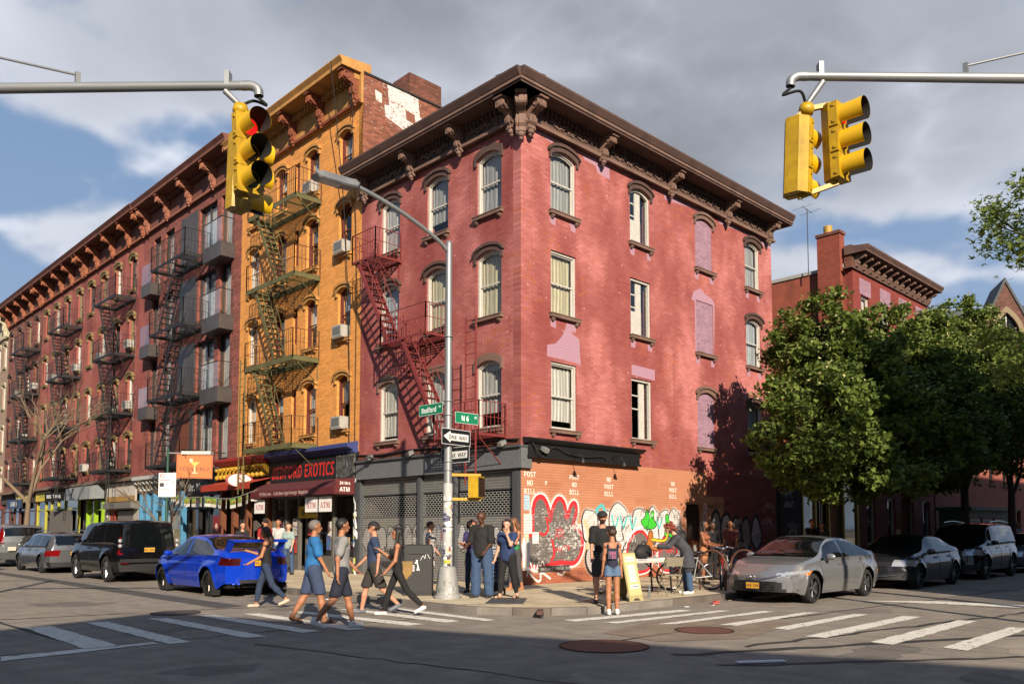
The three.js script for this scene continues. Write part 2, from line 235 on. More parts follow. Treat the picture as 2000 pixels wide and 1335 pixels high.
// ================= painted lettering and graffiti =================
const spray = (c, pts, w, col, close) => { c.strokeStyle = col; c.lineWidth = w; c.lineCap = c.lineJoin = 'round'; c.beginPath(); c.moveTo(...pts[0]); for (let i = 1; i < pts.length - 1; i++) { const [x, y] = pts[i], [a, b] = pts[i + 1]; c.quadraticCurveTo(x, y, (x + a) / 2, (y + b) / 2); } c.lineTo(...pts[pts.length - 1]); if (close) c.closePath(); c.stroke(); };
const blob = (c, pts, fill, line, w = 10) => { const n = pts.length; c.beginPath(); c.moveTo((pts[n - 1][0] + pts[0][0]) / 2, (pts[n - 1][1] + pts[0][1]) / 2); for (let i = 0; i < n; i++) { const [x, y] = pts[i], [a, b] = pts[(i + 1) % n]; c.quadraticCurveTo(x, y, (x + a) / 2, (y + b) / 2); } c.closePath(); if (fill) { c.fillStyle = fill; c.fill(); } if (line) { c.strokeStyle = line; c.lineWidth = w; c.lineJoin = 'round'; c.stroke(); } };
function tagScrawl(c, r, x, y, s, col, w = 4) { const p = []; for (let i = 0; i < 9; i++) p.push([x + i * s * 0.16 + (r() - 0.5) * s * 0.2, y + (i % 2 ? -1 : 1) * s * (0.2 + r() * 0.3)]); spray(c, p, w, col); }
const grafTex = ctex(2048, 780, (c, w, h) => {
  const r = rng(77), s = w / 8.82;                     // pixels per metre; the photograph's wall runs 0..8.82 m and 0.14..3.5 m
  const X = (px) => (px - 1018) / 362 * 8.82 * s * (1 + (1380 - px) * 0 ), U = (m) => m * s, V = (m) => h - (m - 0.14) * s;
  c.fillStyle = '#b97d5c'; c.fillRect(0, 0, w, h);
  for (let i = 0; i < 240; i++) { c.fillStyle = r() < 0.5 ? `rgba(200,140,104,${r() * 0.2})` : `rgba(160,96,66,${r() * 0.2})`; c.fillRect(r() * w, r() * h, 30 + r() * 220, 16 + r() * 90); }
  c.fillStyle = 'rgba(150,70,44,.5)'; c.fillRect(0, h - 90, w, 90); for (let i = 0; i < 40; i++) { c.fillStyle = `rgba(120,62,44,${r() * 0.4})`; c.fillRect(r() * w, h - r() * 70, 60, 40); }
  // stencils
  c.fillStyle = '#efe9df'; c.textAlign = 'center'; const sten = (x, y, l, k = 1) => { c.font = 'bold ' + 44 * k + 'px monospace'; l.forEach((t, i) => c.fillText(t, U(x), V(y) + i * 52 * k)); };
  sten(0.33, 2.98, ['POST', 'NO', 'BILL']); sten(0.95, 2.78, ['P'], 0.8); sten(2.1, 2.98, ['POST', 'NO', 'BILL'], 0.92); sten(3.62, 2.98, ['NO', 'POST', 'BILL'], 0.92); sten(6.85, 2.98, ['NO', 'POST', 'BILL'], 0.9);
  // scribbled grey ground with flaked paper
  const scrub = (x0, x1, y0, y1, n, cols) => { for (let i = 0; i < n; i++) { const k = cols[Math.floor(r() * cols.length)]; c.fillStyle = k; c.globalAlpha = 0.25 + r() * 0.5; c.fillRect(U(lerp(x0, x1, r())), V(lerp(y0, y1, r())), 2 + r() * 22, 2 + r() * 12); } c.globalAlpha = 1; };
  // tall red and white throw-up
  const bub = [[0.12, 0.9], [0.16, 1.35], [0.45, 1.5], [0.42, 2.0], [0.52, 2.42], [0.85, 2.5], [1.08, 2.1], [1.1, 1.75], [1.2, 2.2], [1.45, 2.5], [1.72, 2.3], [1.75, 1.8], [1.95, 2.3], [2.15, 2.35], [2.2, 2.05], [2.0, 1.7], [2.3, 1.6], [2.45, 1.3], [2.4, 0.95], [2.1, 0.62], [1.6, 0.7], [1.3, 0.68], [0.7, 0.55], [0.3, 0.62]].map(([a, b]) => [U(a), V(b)]);
  c.shadowColor = '#f1efe9'; c.shadowBlur = 26; blob(c, bub, '#f1efe9', '#f1efe9', 50); c.shadowBlur = 0; blob(c, bub, '#67625d', '#d3222a', 30);
  scrub(0.35, 2.3, 0.75, 2.2, 900, ['#8b8782', '#4f4b48', '#a5a19b', '#5e5a57', '#c9c5be']); scrub(1.0, 2.4, 1.1, 1.75, 200, ['#eee', '#f6f3ee', '#b9b5ae']);
  spray(c, [[U(0.95), V(1.9)], [U(1.08), V(1.6)], [U(0.85), V(1.42)], [U(0.7), V(1.5)]], 16, '#d3222a'); spray(c, [[U(1.18), V(1.3)], [U(1.3), V(0.95)], [U(1.15), V(0.75)]], 18, '#d3222a'); for (let i = 0; i < 6; i++) tagScrawl(c, r, U(1.2 + r() * 0.9), V(1.0 + r() * 0.7), 60, r() < 0.5 ? '#c5232b' : '#efece6', 5);
  spray(c, [[U(0.2), V(0.55)], [U(0.5), V(0.25)], [U(0.75), V(0.2)], [U(0.7), V(0.5)], [U(1.1), V(0.28)]], 13, '#efece6'); spray(c, [[U(1.4), V(0.4)], [U(1.6), V(0.32)], [U(1.7), V(0.5)]], 12, '#e6e2da'); tagScrawl(c, r, U(0.25), V(0.62), 120, '#efece6', 9);
  // run of pale bubble letters with black outlines
  const letter = (x, y, sx, sy, fill, line, lw) => { const p = []; for (let i = 0; i < 11; i++) { const a = i / 11 * 6.283; p.push([U(x + Math.cos(a) * sx * (0.75 + r() * 0.4)), V(y + Math.sin(a) * sy * (0.8 + r() * 0.35))]); } c.shadowColor = 'rgba(225,218,212,.9)'; c.shadowBlur = 18; blob(c, p, fill, line, lw); c.shadowBlur = 0; blob(c, p.map(([a, b]) => [a + 8, b - 10]), 'rgba(235,228,224,.5)', null); };
  for (const [x, y, a, b] of [[2.75, 1.7, 0.4, 0.55], [3.1, 1.05, 0.45, 0.5], [3.5, 1.65, 0.42, 0.62], [4.0, 1.1, 0.4, 0.5], [4.05, 1.8, 0.46, 0.6], [4.6, 1.5, 0.42, 0.6], [4.5, 0.8, 0.36, 0.4], [5.1, 1.75, 0.42, 0.6], [5.8, 1.7, 0.4, 0.6], [6.35, 1.7, 0.38, 0.55], [6.9, 1.75, 0.4, 0.5], [7.2, 1.15, 0.4, 0.5], [6.7, 1.0, 0.36, 0.42], [6.1, 0.9, 0.36, 0.4], [7.55, 0.75, 0.3, 0.35]]) letter(x, y, a, b, ['#cfc6c2', '#dcd6d2', '#a9a29e', '#c9b9b6'][Math.floor(x * 7) % 4], '#1d1b1c', 13);
  scrub(2.5, 7.2, 1.1, 2.1, 500, ['#e6dfdb', '#b9b0ad', '#d9b9b4', '#f0ece8']); for (let i = 0; i < 120; i++) { c.strokeStyle = r() < 0.5 ? 'rgba(120,112,110,.4)' : 'rgba(240,236,230,.5)'; c.lineWidth = 2; c.beginPath(); const x = U(2.5 + r() * 4.8), y = V(1.2 + r() * 0.9); c.moveTo(x, y); c.lineTo(x + 60, y - 30); c.stroke(); }
  letter(2.9, 0.72, 0.42, 0.42, '#77726d', '#17161a', 20); letter(3.75, 0.75, 0.4, 0.36, '#87827c', '#17161a', 14); c.strokeStyle = '#17161a'; c.lineWidth = 12; c.beginPath(); c.moveTo(U(2.95), V(0.95)); c.lineTo(U(2.93), V(0.55)); c.stroke(); c.font = 'bold 70px sans-serif'; c.fillStyle = '#17161a'; c.fillText('BMG', U(3.72), V(0.5));
  // red and white arches on the right
  for (const [a, b, q] of [[5.05, 0.75, 0.62], [6.55, 0.65, 0.5]]) { blob(c, [[a - q, 0.3], [a - q, b + 0.4], [a - 0.2, b + 0.85], [a + 0.3, b + 0.85], [a + q, b + 0.3], [a + q, 0.3]].map(([x, y]) => [U(x), V(y)]), '#f1efe9', '#f1efe9', 40); blob(c, [[a - q, 0.3], [a - q, b + 0.35], [a - 0.2, b + 0.78], [a + 0.3, b + 0.78], [a + q, b + 0.25], [a + q, 0.3]].map(([x, y]) => [U(x), V(y)]), '#6b6661', '#cf2129', 22); }
  scrub(4.5, 7.0, 0.35, 1.2, 380, ['#8b8782', '#4f4b48', '#77726d']); for (let i = 0; i < 5; i++) tagScrawl(c, r, U(5.0 + i * 0.35), V(0.75 + r() * 0.3), 90, '#cf2129', 8);
  // turquoise strokes
  spray(c, [[U(3.05), V(2.15)], [U(3.3), V(2.35)], [U(3.45), V(2.1)], [U(3.2), V(1.95)], [U(3.05), V(2.15)]], 26, '#58b9bd'); spray(c, [[U(3.3), V(1.95)], [U(3.4), V(1.5)], [U(3.5), V(1.35)]], 24, '#58b9bd'); for (const x of [3.75, 4.15, 4.6, 5.95]) spray(c, [[U(x), V(2.0)], [U(x + 0.1), V(1.5)], [U(x + 0.3), V(1.95)]], 18, '#5fc3c4'); spray(c, [[U(3.3), V(1.02)], [U(3.6), V(1.08)], [U(3.8), V(1.0)]], 26, '#58b9bd');
  spray(c, [[U(2.55), V(1.8)], [U(2.75), V(1.5)], [U(2.68), V(1.1)]], 40, '#c9c09a');
  // green shrub shapes on an orange stem with a yellow arm
  blob(c, [[5.25, 0.95], [5.32, 1.15], [5.5, 1.2], [5.5, 1.55], [5.78, 1.55], [5.72, 1.1], [6.1, 1.02], [6.0, 0.9], [5.6, 0.98]].map(([a, b]) => [U(a), V(b)]), '#b86a1e', '#17161a', 7);
  const leaf = (l) => blob(c, l.map(([a, b]) => [U(a), V(b)]), '#35c22a', '#123d10', 7); leaf([[5.1, 1.85], [5.35, 1.95], [5.4, 2.15], [5.52, 2.2], [5.58, 1.98], [5.72, 2.2], [5.85, 2.12], [5.78, 1.9], [6.0, 1.75], [5.8, 1.6], [5.4, 1.58], [5.25, 1.7]]); leaf([[6.3, 1.35], [6.45, 1.75], [6.4, 2.05], [6.58, 2.1], [6.62, 1.8], [6.85, 1.45], [6.8, 1.3], [6.55, 1.4]]);
  spray(c, [[U(5.7), V(1.28)], [U(6.2), V(1.22)], [U(6.5), V(1.28)], [U(6.52), V(1.7)]], 26, '#17161a'); spray(c, [[U(5.7), V(1.28)], [U(6.2), V(1.22)], [U(6.5), V(1.28)], [U(6.52), V(1.7)]], 17, '#e3c81c');
  for (let i = 0; i < 34; i++) tagScrawl(c, r, U(2.5 + r() * 5.0), V(0.6 + r() * 1.6), 60 + r() * 60, ['#17161a', '#8d8582', '#efece6'][i % 3], 4);
  spray(c, [[U(7.4), V(2.1)], [U(7.6), V(2.3)], [U(7.55), V(1.9)], [U(7.8), V(2.0)]], 6, '#5b5350'); scrub(8.5, 8.82, 0.9, 2.5, 240, ['#b98ba6', '#d9c9d4', '#8b6a84', '#e8e2e6']); spray(c, [[U(8.6), V(0.95)], [U(8.75), V(0.7)], [U(8.6), V(0.5)], [U(8.78), V(0.4)]], 9, '#efece6');
  // pasted bills and the small street-art plate
  for (const [x, y, a, b, k] of [[0.09, 2.0, 0.32, 0.52, '#ddd6d2'], [0.42, 1.52, 0.24, 0.3, '#e8e6e0'], [0.12, 1.5, 0.16, 0.36, '#e2d8b8'], [0.1, 2.5, 0.22, 0.4, '#a9cbd9']]) { c.fillStyle = k; c.fillRect(U(x), V(y), a * s, b * s); for (let i = 0; i < 16; i++) { c.fillStyle = `rgba(${150 + r() * 90},${90 + r() * 60},${110 + r() * 60},.35)`; c.fillRect(U(x + r() * a * 0.8), V(y - r() * b * 0.9), 10, 6); } }
  c.fillStyle = '#3f3d3c'; c.fillRect(U(0.62), V(0.62), 1.28 * s, 0.17 * s); c.fillStyle = '#cfccc4'; c.font = '27px monospace'; c.fillText('if walters could talk', U(1.26), V(0.5));
  // courses
  c.fillStyle = 'rgba(80,40,26,.26)'; for (let y = 0; y < h; y += 0.0725 * s) c.fillRect(0, y, w, 2);
}, { clamp: true, rep: [1 / 8.82, 1 / 3.36] }); grafTex.offset.set(0, -0.14 / 3.36);
const shutTex = [0, 1, 2].map((i) => ctex(1024, 640, (c, w, h) => {
  const r = rng(300 + i); c.fillStyle = '#8b8984'; c.fillRect(0, 0, w, h); for (let k = 0; k < 500; k++) { c.fillStyle = `rgba(${90 + r() * 100},${88 + r() * 98},${84 + r() * 95},.25)`; c.fillRect(r() * w, r() * h, 10 + r() * 90, 4 + r() * 20); }
  for (let k = 0; k < 7; k++) { const x = (k + 0.5) / 7 * w, p = []; for (let a = 0; a < 9; a++) p.push([x + Math.cos(a / 9 * 6.28) * (60 + r() * 50), h * 0.36 + Math.sin(a / 9 * 6.28) * (110 + r() * 70)]); blob(c, p, i === 2 ? 'rgba(205,204,202,.95)' : 'rgba(176,174,170,.8)', '#1f1d1e', 9); }
  for (let k = 0; k < 16; k++) tagScrawl(c, r, r() * w, h * (0.15 + r() * 0.7), 60 + r() * 130, ['#1d1b1c', '#e4e1da', '#1d1b1c', '#2b57a8', '#a52a35'][Math.floor(r() * (i ? 5 : 3))], 5 + r() * 6);
  if (i === 0) for (let k = 0; k < 14; k++) tagScrawl(c, r, w * 0.1 + r() * w * 0.6, h * (0.5 + r() * 0.4), 130, '#1d1b1c', 4);
}, { clamp: true }));

let i3 = 0;
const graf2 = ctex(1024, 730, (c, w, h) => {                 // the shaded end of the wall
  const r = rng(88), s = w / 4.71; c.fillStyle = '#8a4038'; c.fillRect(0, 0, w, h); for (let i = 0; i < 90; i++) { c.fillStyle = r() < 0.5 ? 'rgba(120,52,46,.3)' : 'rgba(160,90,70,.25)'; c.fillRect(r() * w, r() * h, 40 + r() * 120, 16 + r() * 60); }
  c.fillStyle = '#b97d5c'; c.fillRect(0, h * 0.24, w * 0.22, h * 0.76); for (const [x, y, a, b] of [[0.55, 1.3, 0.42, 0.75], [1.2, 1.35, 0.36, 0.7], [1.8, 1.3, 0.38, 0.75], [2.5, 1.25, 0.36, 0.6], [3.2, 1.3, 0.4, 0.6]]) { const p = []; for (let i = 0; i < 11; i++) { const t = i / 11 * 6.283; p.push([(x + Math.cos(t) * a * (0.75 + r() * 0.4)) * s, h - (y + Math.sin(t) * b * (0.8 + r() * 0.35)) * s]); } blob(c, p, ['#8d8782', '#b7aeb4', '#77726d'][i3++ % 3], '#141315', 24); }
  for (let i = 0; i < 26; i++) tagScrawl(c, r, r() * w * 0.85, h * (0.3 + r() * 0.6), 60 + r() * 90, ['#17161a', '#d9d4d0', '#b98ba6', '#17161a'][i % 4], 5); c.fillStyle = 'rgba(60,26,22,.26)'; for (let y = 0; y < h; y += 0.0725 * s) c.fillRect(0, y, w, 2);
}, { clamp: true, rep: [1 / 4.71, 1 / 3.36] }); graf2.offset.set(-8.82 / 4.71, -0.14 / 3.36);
// ================= building kit =================
const frameOf = (pos = [0, 0, 0], ry = 0) => { const m = new THREE.Matrix4().makeRotationY(ry).setPosition(...pos); m.ry = ry; return m; };
function put(o, F, x, y, z) { o.position.set(x, y, z).applyMatrix4(F); o.rotation.y = F.ry; return o; }
// outline of an opening with a segmental head of the given rise
function opening(x, w, y0, y1, rise = 0, cls = THREE.Path) { const p = new cls(); const h = w / 2; p.moveTo(x - h, y0); p.lineTo(x + h, y0); p.lineTo(x + h, y1 - rise); if (rise) for (let i = 1; i < 8; i++) { const t = i / 8; p.lineTo(x + h - t * w, y1 - rise + rise * (1 - (2 * t - 1) ** 2)); } p.lineTo(x - h, y1 - rise); p.closePath(); return p; }
function wall(F, x0, x1, y0, y1, holes, thick, material, name, parent) {
  const s = new THREE.Shape(); s.moveTo(x0, y0); s.lineTo(x1, y0); s.lineTo(x1, y1); s.lineTo(x0, y1); s.closePath();
  for (const h of holes) s.holes.push(opening(h.x, h.w, h.y0, h.y1, h.rise ?? 0));
  return mb(F).ext(s, thick, { at: [0, 0, -thick] }).build(name, material, parent);
}
const wcache = new Map();
M.frameWhite = paint(0xd9d6cc, 0.5); M.frameRed = paint(0x6d2a20, 0.55); M.frameDark = paint(0x2b2826, 0.5); M.frameTan = paint(0x8b7c55, 0.6);
const curtainT = gtex(128, (u, v) => 0.80 + 0.22 * Math.sin(u * 44 + 3 * tfbm(u, v, 3, 1, 2)) * 0.5 + 0.1 * tfbm(u, v, 6, 2));
M.curt = [0xe9e5da, 0xd2d0ca, 0xddd2ac, 0xb4b4b0, 0xc0c8cc, 0x77736c].map((c) => mat(c, 0.9, { map: curtainT }));
// double-hung window: frame, two sashes with panes, blind or curtain behind the glass. o: w h rise frame curtain(0..5 or -1) drop(0..1) ac
function windowUnit(o) {
  const k = JSON.stringify([o.w, o.h, o.rise, o.frame, o.cur, o.drop, o.mid, o.kind]); let u = wcache.get(k);
  if (!u) {
    u = new THREE.Group(); u.name = 'window'; const { w, h, rise = 0 } = o, fm = M[o.frame ?? 'frameWhite'], t = 0.06, mid = o.mid ?? 0.5;
    const s = opening(0, w, 0, h, rise, THREE.Shape); s.holes.push(opening(0, w - 2 * t, t, h - t, rise * 0.8));
    mb().ext(s, 0.1, { at: [0, 0, -0.1] }).build('frame', fm, u);
    const ym = h * mid, iw = w - 2 * t;
    const sash = (y0, y1, z, r, name) => { const q = opening(0, iw, y0, y1, r, THREE.Shape); q.holes.push(opening(0, iw - 0.07, y0 + 0.04, y1 - 0.04, r * 0.85)); const a = mb().ext(q, 0.035, { at: [0, 0, z] }).build(name, fm, u); mb().add(new THREE.ShapeGeometry(opening(0, iw - 0.07, y0 + 0.03, y1 - 0.03, r * 0.85, THREE.Shape)).translate(0, 0, z + 0.017)).build('pane', M.glass, a); return a; };
    if (o.kind === 'single') sash(t, h - t, -0.08, rise * 0.8, 'sash'); else { sash(ym - 0.02, h - t + 0.005, -0.075, rise * 0.8, 'upper_sash'); sash(t - 0.005, ym + 0.03, -0.098, 0, 'lower_sash'); }
    if ((o.cur ?? -1) >= 0) { const d = o.drop ?? 1, g = new THREE.PlaneGeometry(iw, (h - t) * d, 20, 1), p = g.attributes.position; for (let i = 0; i < p.count; i++) p.setZ(i, Math.sin(p.getX(i) * 38) * 0.014); g.computeVertexNormals(); g.translate(0, h - t - (h - t) * d / 2, -0.15); mb().add(g, true).build('curtain', M.curt[o.cur], u); }
    wcache.set(k, u);
  }
  return u.clone();
}
// brownstone or cast-iron hood over a window head, its foot line at y = 0
function hood(w, rise, o = {}) {
  const p = [], q = [], n = 10, h = (o.h ?? 0.22) * 0.82, ov = (o.ov ?? 0.13) * 0.65, W = w + 2 * ov, ear = o.ear ?? 0.12, b = mb();
  for (let i = 0; i <= n; i++) { const t = i / n, x = -w / 2 + t * w; p.push([x, rise * (1 - (2 * t - 1) ** 2) + 0.004]); }
  for (let i = n; i >= 0; i--) { const t = i / n, x = -W / 2 + t * W; q.push([x, h + rise * (1 - (2 * t - 1) ** 2) * 1.05]); }
  b.ext([[-W / 2, -ear], [-w / 2 - 0.004, -ear], ...p, [w / 2 + 0.004, -ear], [W / 2, -ear], ...q], (o.d ?? 0.09) * 0.7);
  if (o.mould !== false) { const a = [], c = []; const X = W + 0.1; for (let i = 0; i <= n; i++) { const t = i / n, x = -X / 2 + t * X, y = h + rise * (1 - (2 * t - 1) ** 2) * 1.05; a.push([x, y - 0.07 + (Math.abs(2 * t - 1) > 0.9 ? -0.05 : 0)]); c.unshift([x, y + 0.015 + (Math.abs(2 * t - 1) > 0.9 ? -0.05 : 0)]); } b.ext([...a, ...c], (o.d ?? 0.09) * 0.7 + 0.05); }
  return b;
}
function sill(w, o = {}) { const b = mb(), W = w + 0.24; b.box(0, -0.05, 0.045, W - 0.06, 0.1, 0.15).box(0, -0.005, 0.05, W - 0.03, 0.025, 0.18); if (o.corbel !== false) for (const s of [-1, 1]) { b.box(s * (w / 2 - 0.03), -0.13, 0.045, 0.1, 0.08, 0.09); b.ball(s * (w / 2 - 0.03), -0.175, 0.035, 0.042); } return b; }
// place a complete window in an opening of a wall
function addWindow(F, parent, o) {
  const u = windowUnit(o); put(u, F, o.x, o.y0, -(o.recess ?? 0.1)); parent.add(u);
  if (o.hood) put(hood(o.w, o.rise ?? 0, o.hood).build('hood', o.hoodMat, u), frameOf(), 0, o.h - (o.rise ?? 0), o.recess ?? 0.1);
  if (o.sill !== false) put(sill(o.w, o).build('sill', o.sillMat ?? o.hoodMat, u), frameOf(), 0, 0, o.recess ?? 0.1);
  return u;
}
// scroll bracket of a cornice: side outline in depth and height, extruded across
function bracketGeo(h, d, w, fancy) {
  const b = mb(), pts = [[0, 0], [0, -h], [d * 0.12, -h], [d * 0.25, -h * 0.93], [d * 0.22, -h * 0.82], [d * 0.34, -h * 0.74], [d * 0.36, -h * 0.60], [d * 0.30, -h * 0.48], [d * 0.45, -h * 0.40], [d * 0.72, -h * 0.36], [d * 0.92, -h * 0.28], [d * 0.95, -h * 0.14], [d * 0.85, -h * 0.08], [d, -h * 0.07], [d, 0]];
  const s = new THREE.Shape(pts.map((p) => new THREE.Vector2(...p)));
  const turn = [0, -Math.PI / 2, 0];
  b.ext(s, w, { rot: turn, at: [w / 2, 0, 0] });
  if (fancy) { b.ext(s, w * 0.4, { rot: turn, at: [w * 0.2, -0.012, 0.035] }); for (const x of [-1, 1]) for (const [z, y, r] of [[d * 0.72, -h * 0.2, h * 0.105], [d * 0.2, -h * 0.68, h * 0.075]]) { const g = new THREE.TorusGeometry(r, r * 0.32, 5, 12); g.rotateY(Math.PI / 2); g.translate(x * w * 0.5, y, z); b.add(g); } for (let i = -2; i <= 2; i++) b.box(i * w * 0.2, -h * 0.25, d * 0.95, w * 0.09, h * 0.2, 0.03); b.ball(0, -h * 1.02, d * 0.14, w * 0.36, 0.9); b.ball(0, -h * 1.12, d * 0.1, w * 0.22); b.box(0, -0.03, d * 0.5 + 0.02, w * 1.16, 0.06, d + 0.04); }
  return b;
}
// fire escape: platforms of flat bars, railings, stairs, wall brackets. Coordinates in the facade frame, z outwards
function fireEscape(F, parent, o) {
  const fe = part('fire_escape', parent), D = o.depth ?? 1.0, m = o.mat, r = o.bar ?? 0.012, rh = o.rail ?? 0.95;
  o.plats.forEach((p, pi) => {
    const { x0, x1, y } = p, b = mb(F), edge = o.edge ?? 0.09;
    b.bb(x0, x1, y - edge, y + 0.01, D - 0.02, D).bb(x0, x1, y - edge, y + 0.01, 0.02, 0.04).bb(x0, x0 + 0.02, y - edge, y + 0.01, 0.04, D - 0.02).bb(x1 - 0.02, x1, y - edge, y + 0.01, 0.04, D - 0.02);
    const h0 = p.hole ? p.hole[0] : 1e9, h1 = p.hole ? p.hole[1] : 1e9;
    for (let k = 1; k < 13; k++) { const z = k * D / 13; if (z > D * 0.42 && p.hole) { if (h0 > x0) b.bb(x0, h0, y - 0.02, y, z - 0.014, z + 0.014); if (h1 < x1) b.bb(h1, x1, y - 0.02, y, z - 0.014, z + 0.014); } else b.bb(x0, x1, y - 0.02, y, z - 0.014, z + 0.014); }
    const n = Math.max(2, Math.round((x1 - x0) / 0.9)); for (let i = 0; i <= n; i++) { const x = lerp(x0 + 0.03, x1 - 0.03, i / n); b.bb(x - 0.02, x + 0.02, y - 0.06, y - 0.021, 0.04, D - 0.02); }
    b.build('platform', o.platMat ?? m, fe);
    const c = mb(F), loop = [[x0, 0.03], [x0, D], [x1, D], [x1, 0.03]];
    for (const hh of [rh, rh * 0.52]) for (let i = 0; i < 3; i++) c.bar([loop[i][0], y + hh, loop[i][1]], [loop[i + 1][0], y + hh, loop[i + 1][1]], hh === rh ? 0.03 : 0.016, 0.016);
    const bars = (ax, az, bx, bz) => { const L = Math.hypot(bx - ax, bz - az), k = Math.round(L / 0.145); for (let i = 0; i <= k; i++) { const t = i / k, x = lerp(ax, bx, t), z = lerp(az, bz, t), big = i === 0 || i === k; c.bar([x, y - (big ? 0.09 : 0), z], [x, y + rh, z], big ? 0.03 : r, big ? 0.03 : r); } };
    for (let i = 0; i < 3; i++) bars(...loop[i], ...loop[i + 1]); c.build('railing', o.railMat ?? m, fe);
    for (const x of p.braces ?? [x0 + 0.1, x1 - 0.1]) { const e = mb(F); e.bar([x, y - 0.05, D - 0.03], [x, y - (o.braceH ?? 0.85), 0.02], 0.035, 0.02); e.bar([x, y - 0.06, 0.02], [x, y - (o.braceH ?? 0.85) - 0.08, 0.02], 0.035, 0.02); e.build('wall_bracket', m, fe); }
  });
  for (const s of o.stairs ?? []) {
    const b = mb(F), z0 = s.z ?? D * 0.48, w = s.w ?? 0.46, n = Math.round(Math.abs(s.y0 - s.y1) / 0.235), za = z0, zb = z0 + w; for (const z of [za, zb]) b.bar([s.x0, s.y0, z], [s.x1, s.y1, z], 0.025, 0.13);
    for (let i = 1; i < n; i++) { const t = i / n, x = lerp(s.x0, s.x1, t), y = lerp(s.y0, s.y1, t); b.bb(x - 0.1, x + 0.1, y - 0.012, y + 0.012, za + 0.012, zb - 0.012); }
    b.build('stair', o.stairMat ?? m, fe);
    const c = mb(F), dx = Math.sign(s.x0 - s.x1) * 0; for (const z of [za, zb]) { c.rod([s.x0 + dx, s.y0 + 0.75, z], [s.x1 + dx, s.y1 + 0.75, z], 0.013, 0.013, 6); for (const t of [0.05, 0.5, 0.95]) { const x = lerp(s.x0, s.x1, t), y = lerp(s.y0, s.y1, t); c.rod([x, y, z], [x, y + 0.76, z], 0.01, 0.01, 5); } } c.build('handrail', m, fe);
  }
  for (const l of o.ladders ?? []) { const b = mb(F); for (const s of [-1, 1]) b.bar([l.x + s * 0.2, l.y0, l.z], [l.x + s * 0.2, l.y1, l.z], 0.045, 0.02); for (let y = l.y0 + 0.15; y < l.y1; y += 0.3) b.rod([l.x - 0.2, y, l.z], [l.x + 0.2, y, l.z], 0.011, 0.011, 5); b.build('ladder', m, fe); }
  return fe;
}
// corrugated roll-down shutter sheet, uv 0..1
function corrugated(w, h, pitch = 0.075, amp = 0.018) { const n = Math.round(h / pitch), k = 5, g = new THREE.PlaneGeometry(w, h, 1, n * k), p = g.attributes.position; for (let i = 0; i < p.count; i++) { const t = (p.getY(i) + h / 2) / pitch; const f = t - Math.floor(t + 1e-6); p.setZ(i, amp * Math.sin(clamp(f) * Math.PI)); } g.computeVertexNormals(); return g; }
// brick-pattern grille of thin bars
function grille(b, x0, x1, y0, y1, z) { const ph = 0.062, pw = 0.15; let j = 0; for (let y = y0; y <= y1 + 0.001; y += ph, j++) { b.bb(x0, x1, y - 0.007, y + 0.007, z - 0.006, z + 0.006); if (y + ph <= y1 + 0.001) for (let x = x0 + (j % 2 ? pw / 2 : 0); x <= x1; x += pw) b.bb(x - 0.007, x + 0.007, y + 0.0075, y + ph - 0.0075, z - 0.005, z + 0.005); } return b; }
// shared hanging things
const acMats = [paint(0xbdbbb2, 0.55), paint(0xaaa79c, 0.6)];
function acUnit(F, x, y, label, m = 0) { const p = new THREE.Vector3(x, y, 0).applyMatrix4(F), t = thing('air_conditioner', label, 'air conditioner', [p.x, p.y, p.z], F.ry, 'air conditioners in the windows'); mb().box(0, 0.2, 0.13, 0.56, 0.38, 0.34).build('case', acMats[m], t); mb().box(0, 0.2, 0.304, 0.47, 0.28, 0.01).build('coil', mat(0x8d908f, 0.6, { map: T.slat }), t); mb().box(0, -0.015, 0.12, 0.6, 0.02, 0.32).build('support', M.frameWhite, t); return t; }
T.slat = gtex(64, (u, v) => (v * 10 % 1) < 0.4 ? 0.35 : 0.9, { rep: [4, 4] });
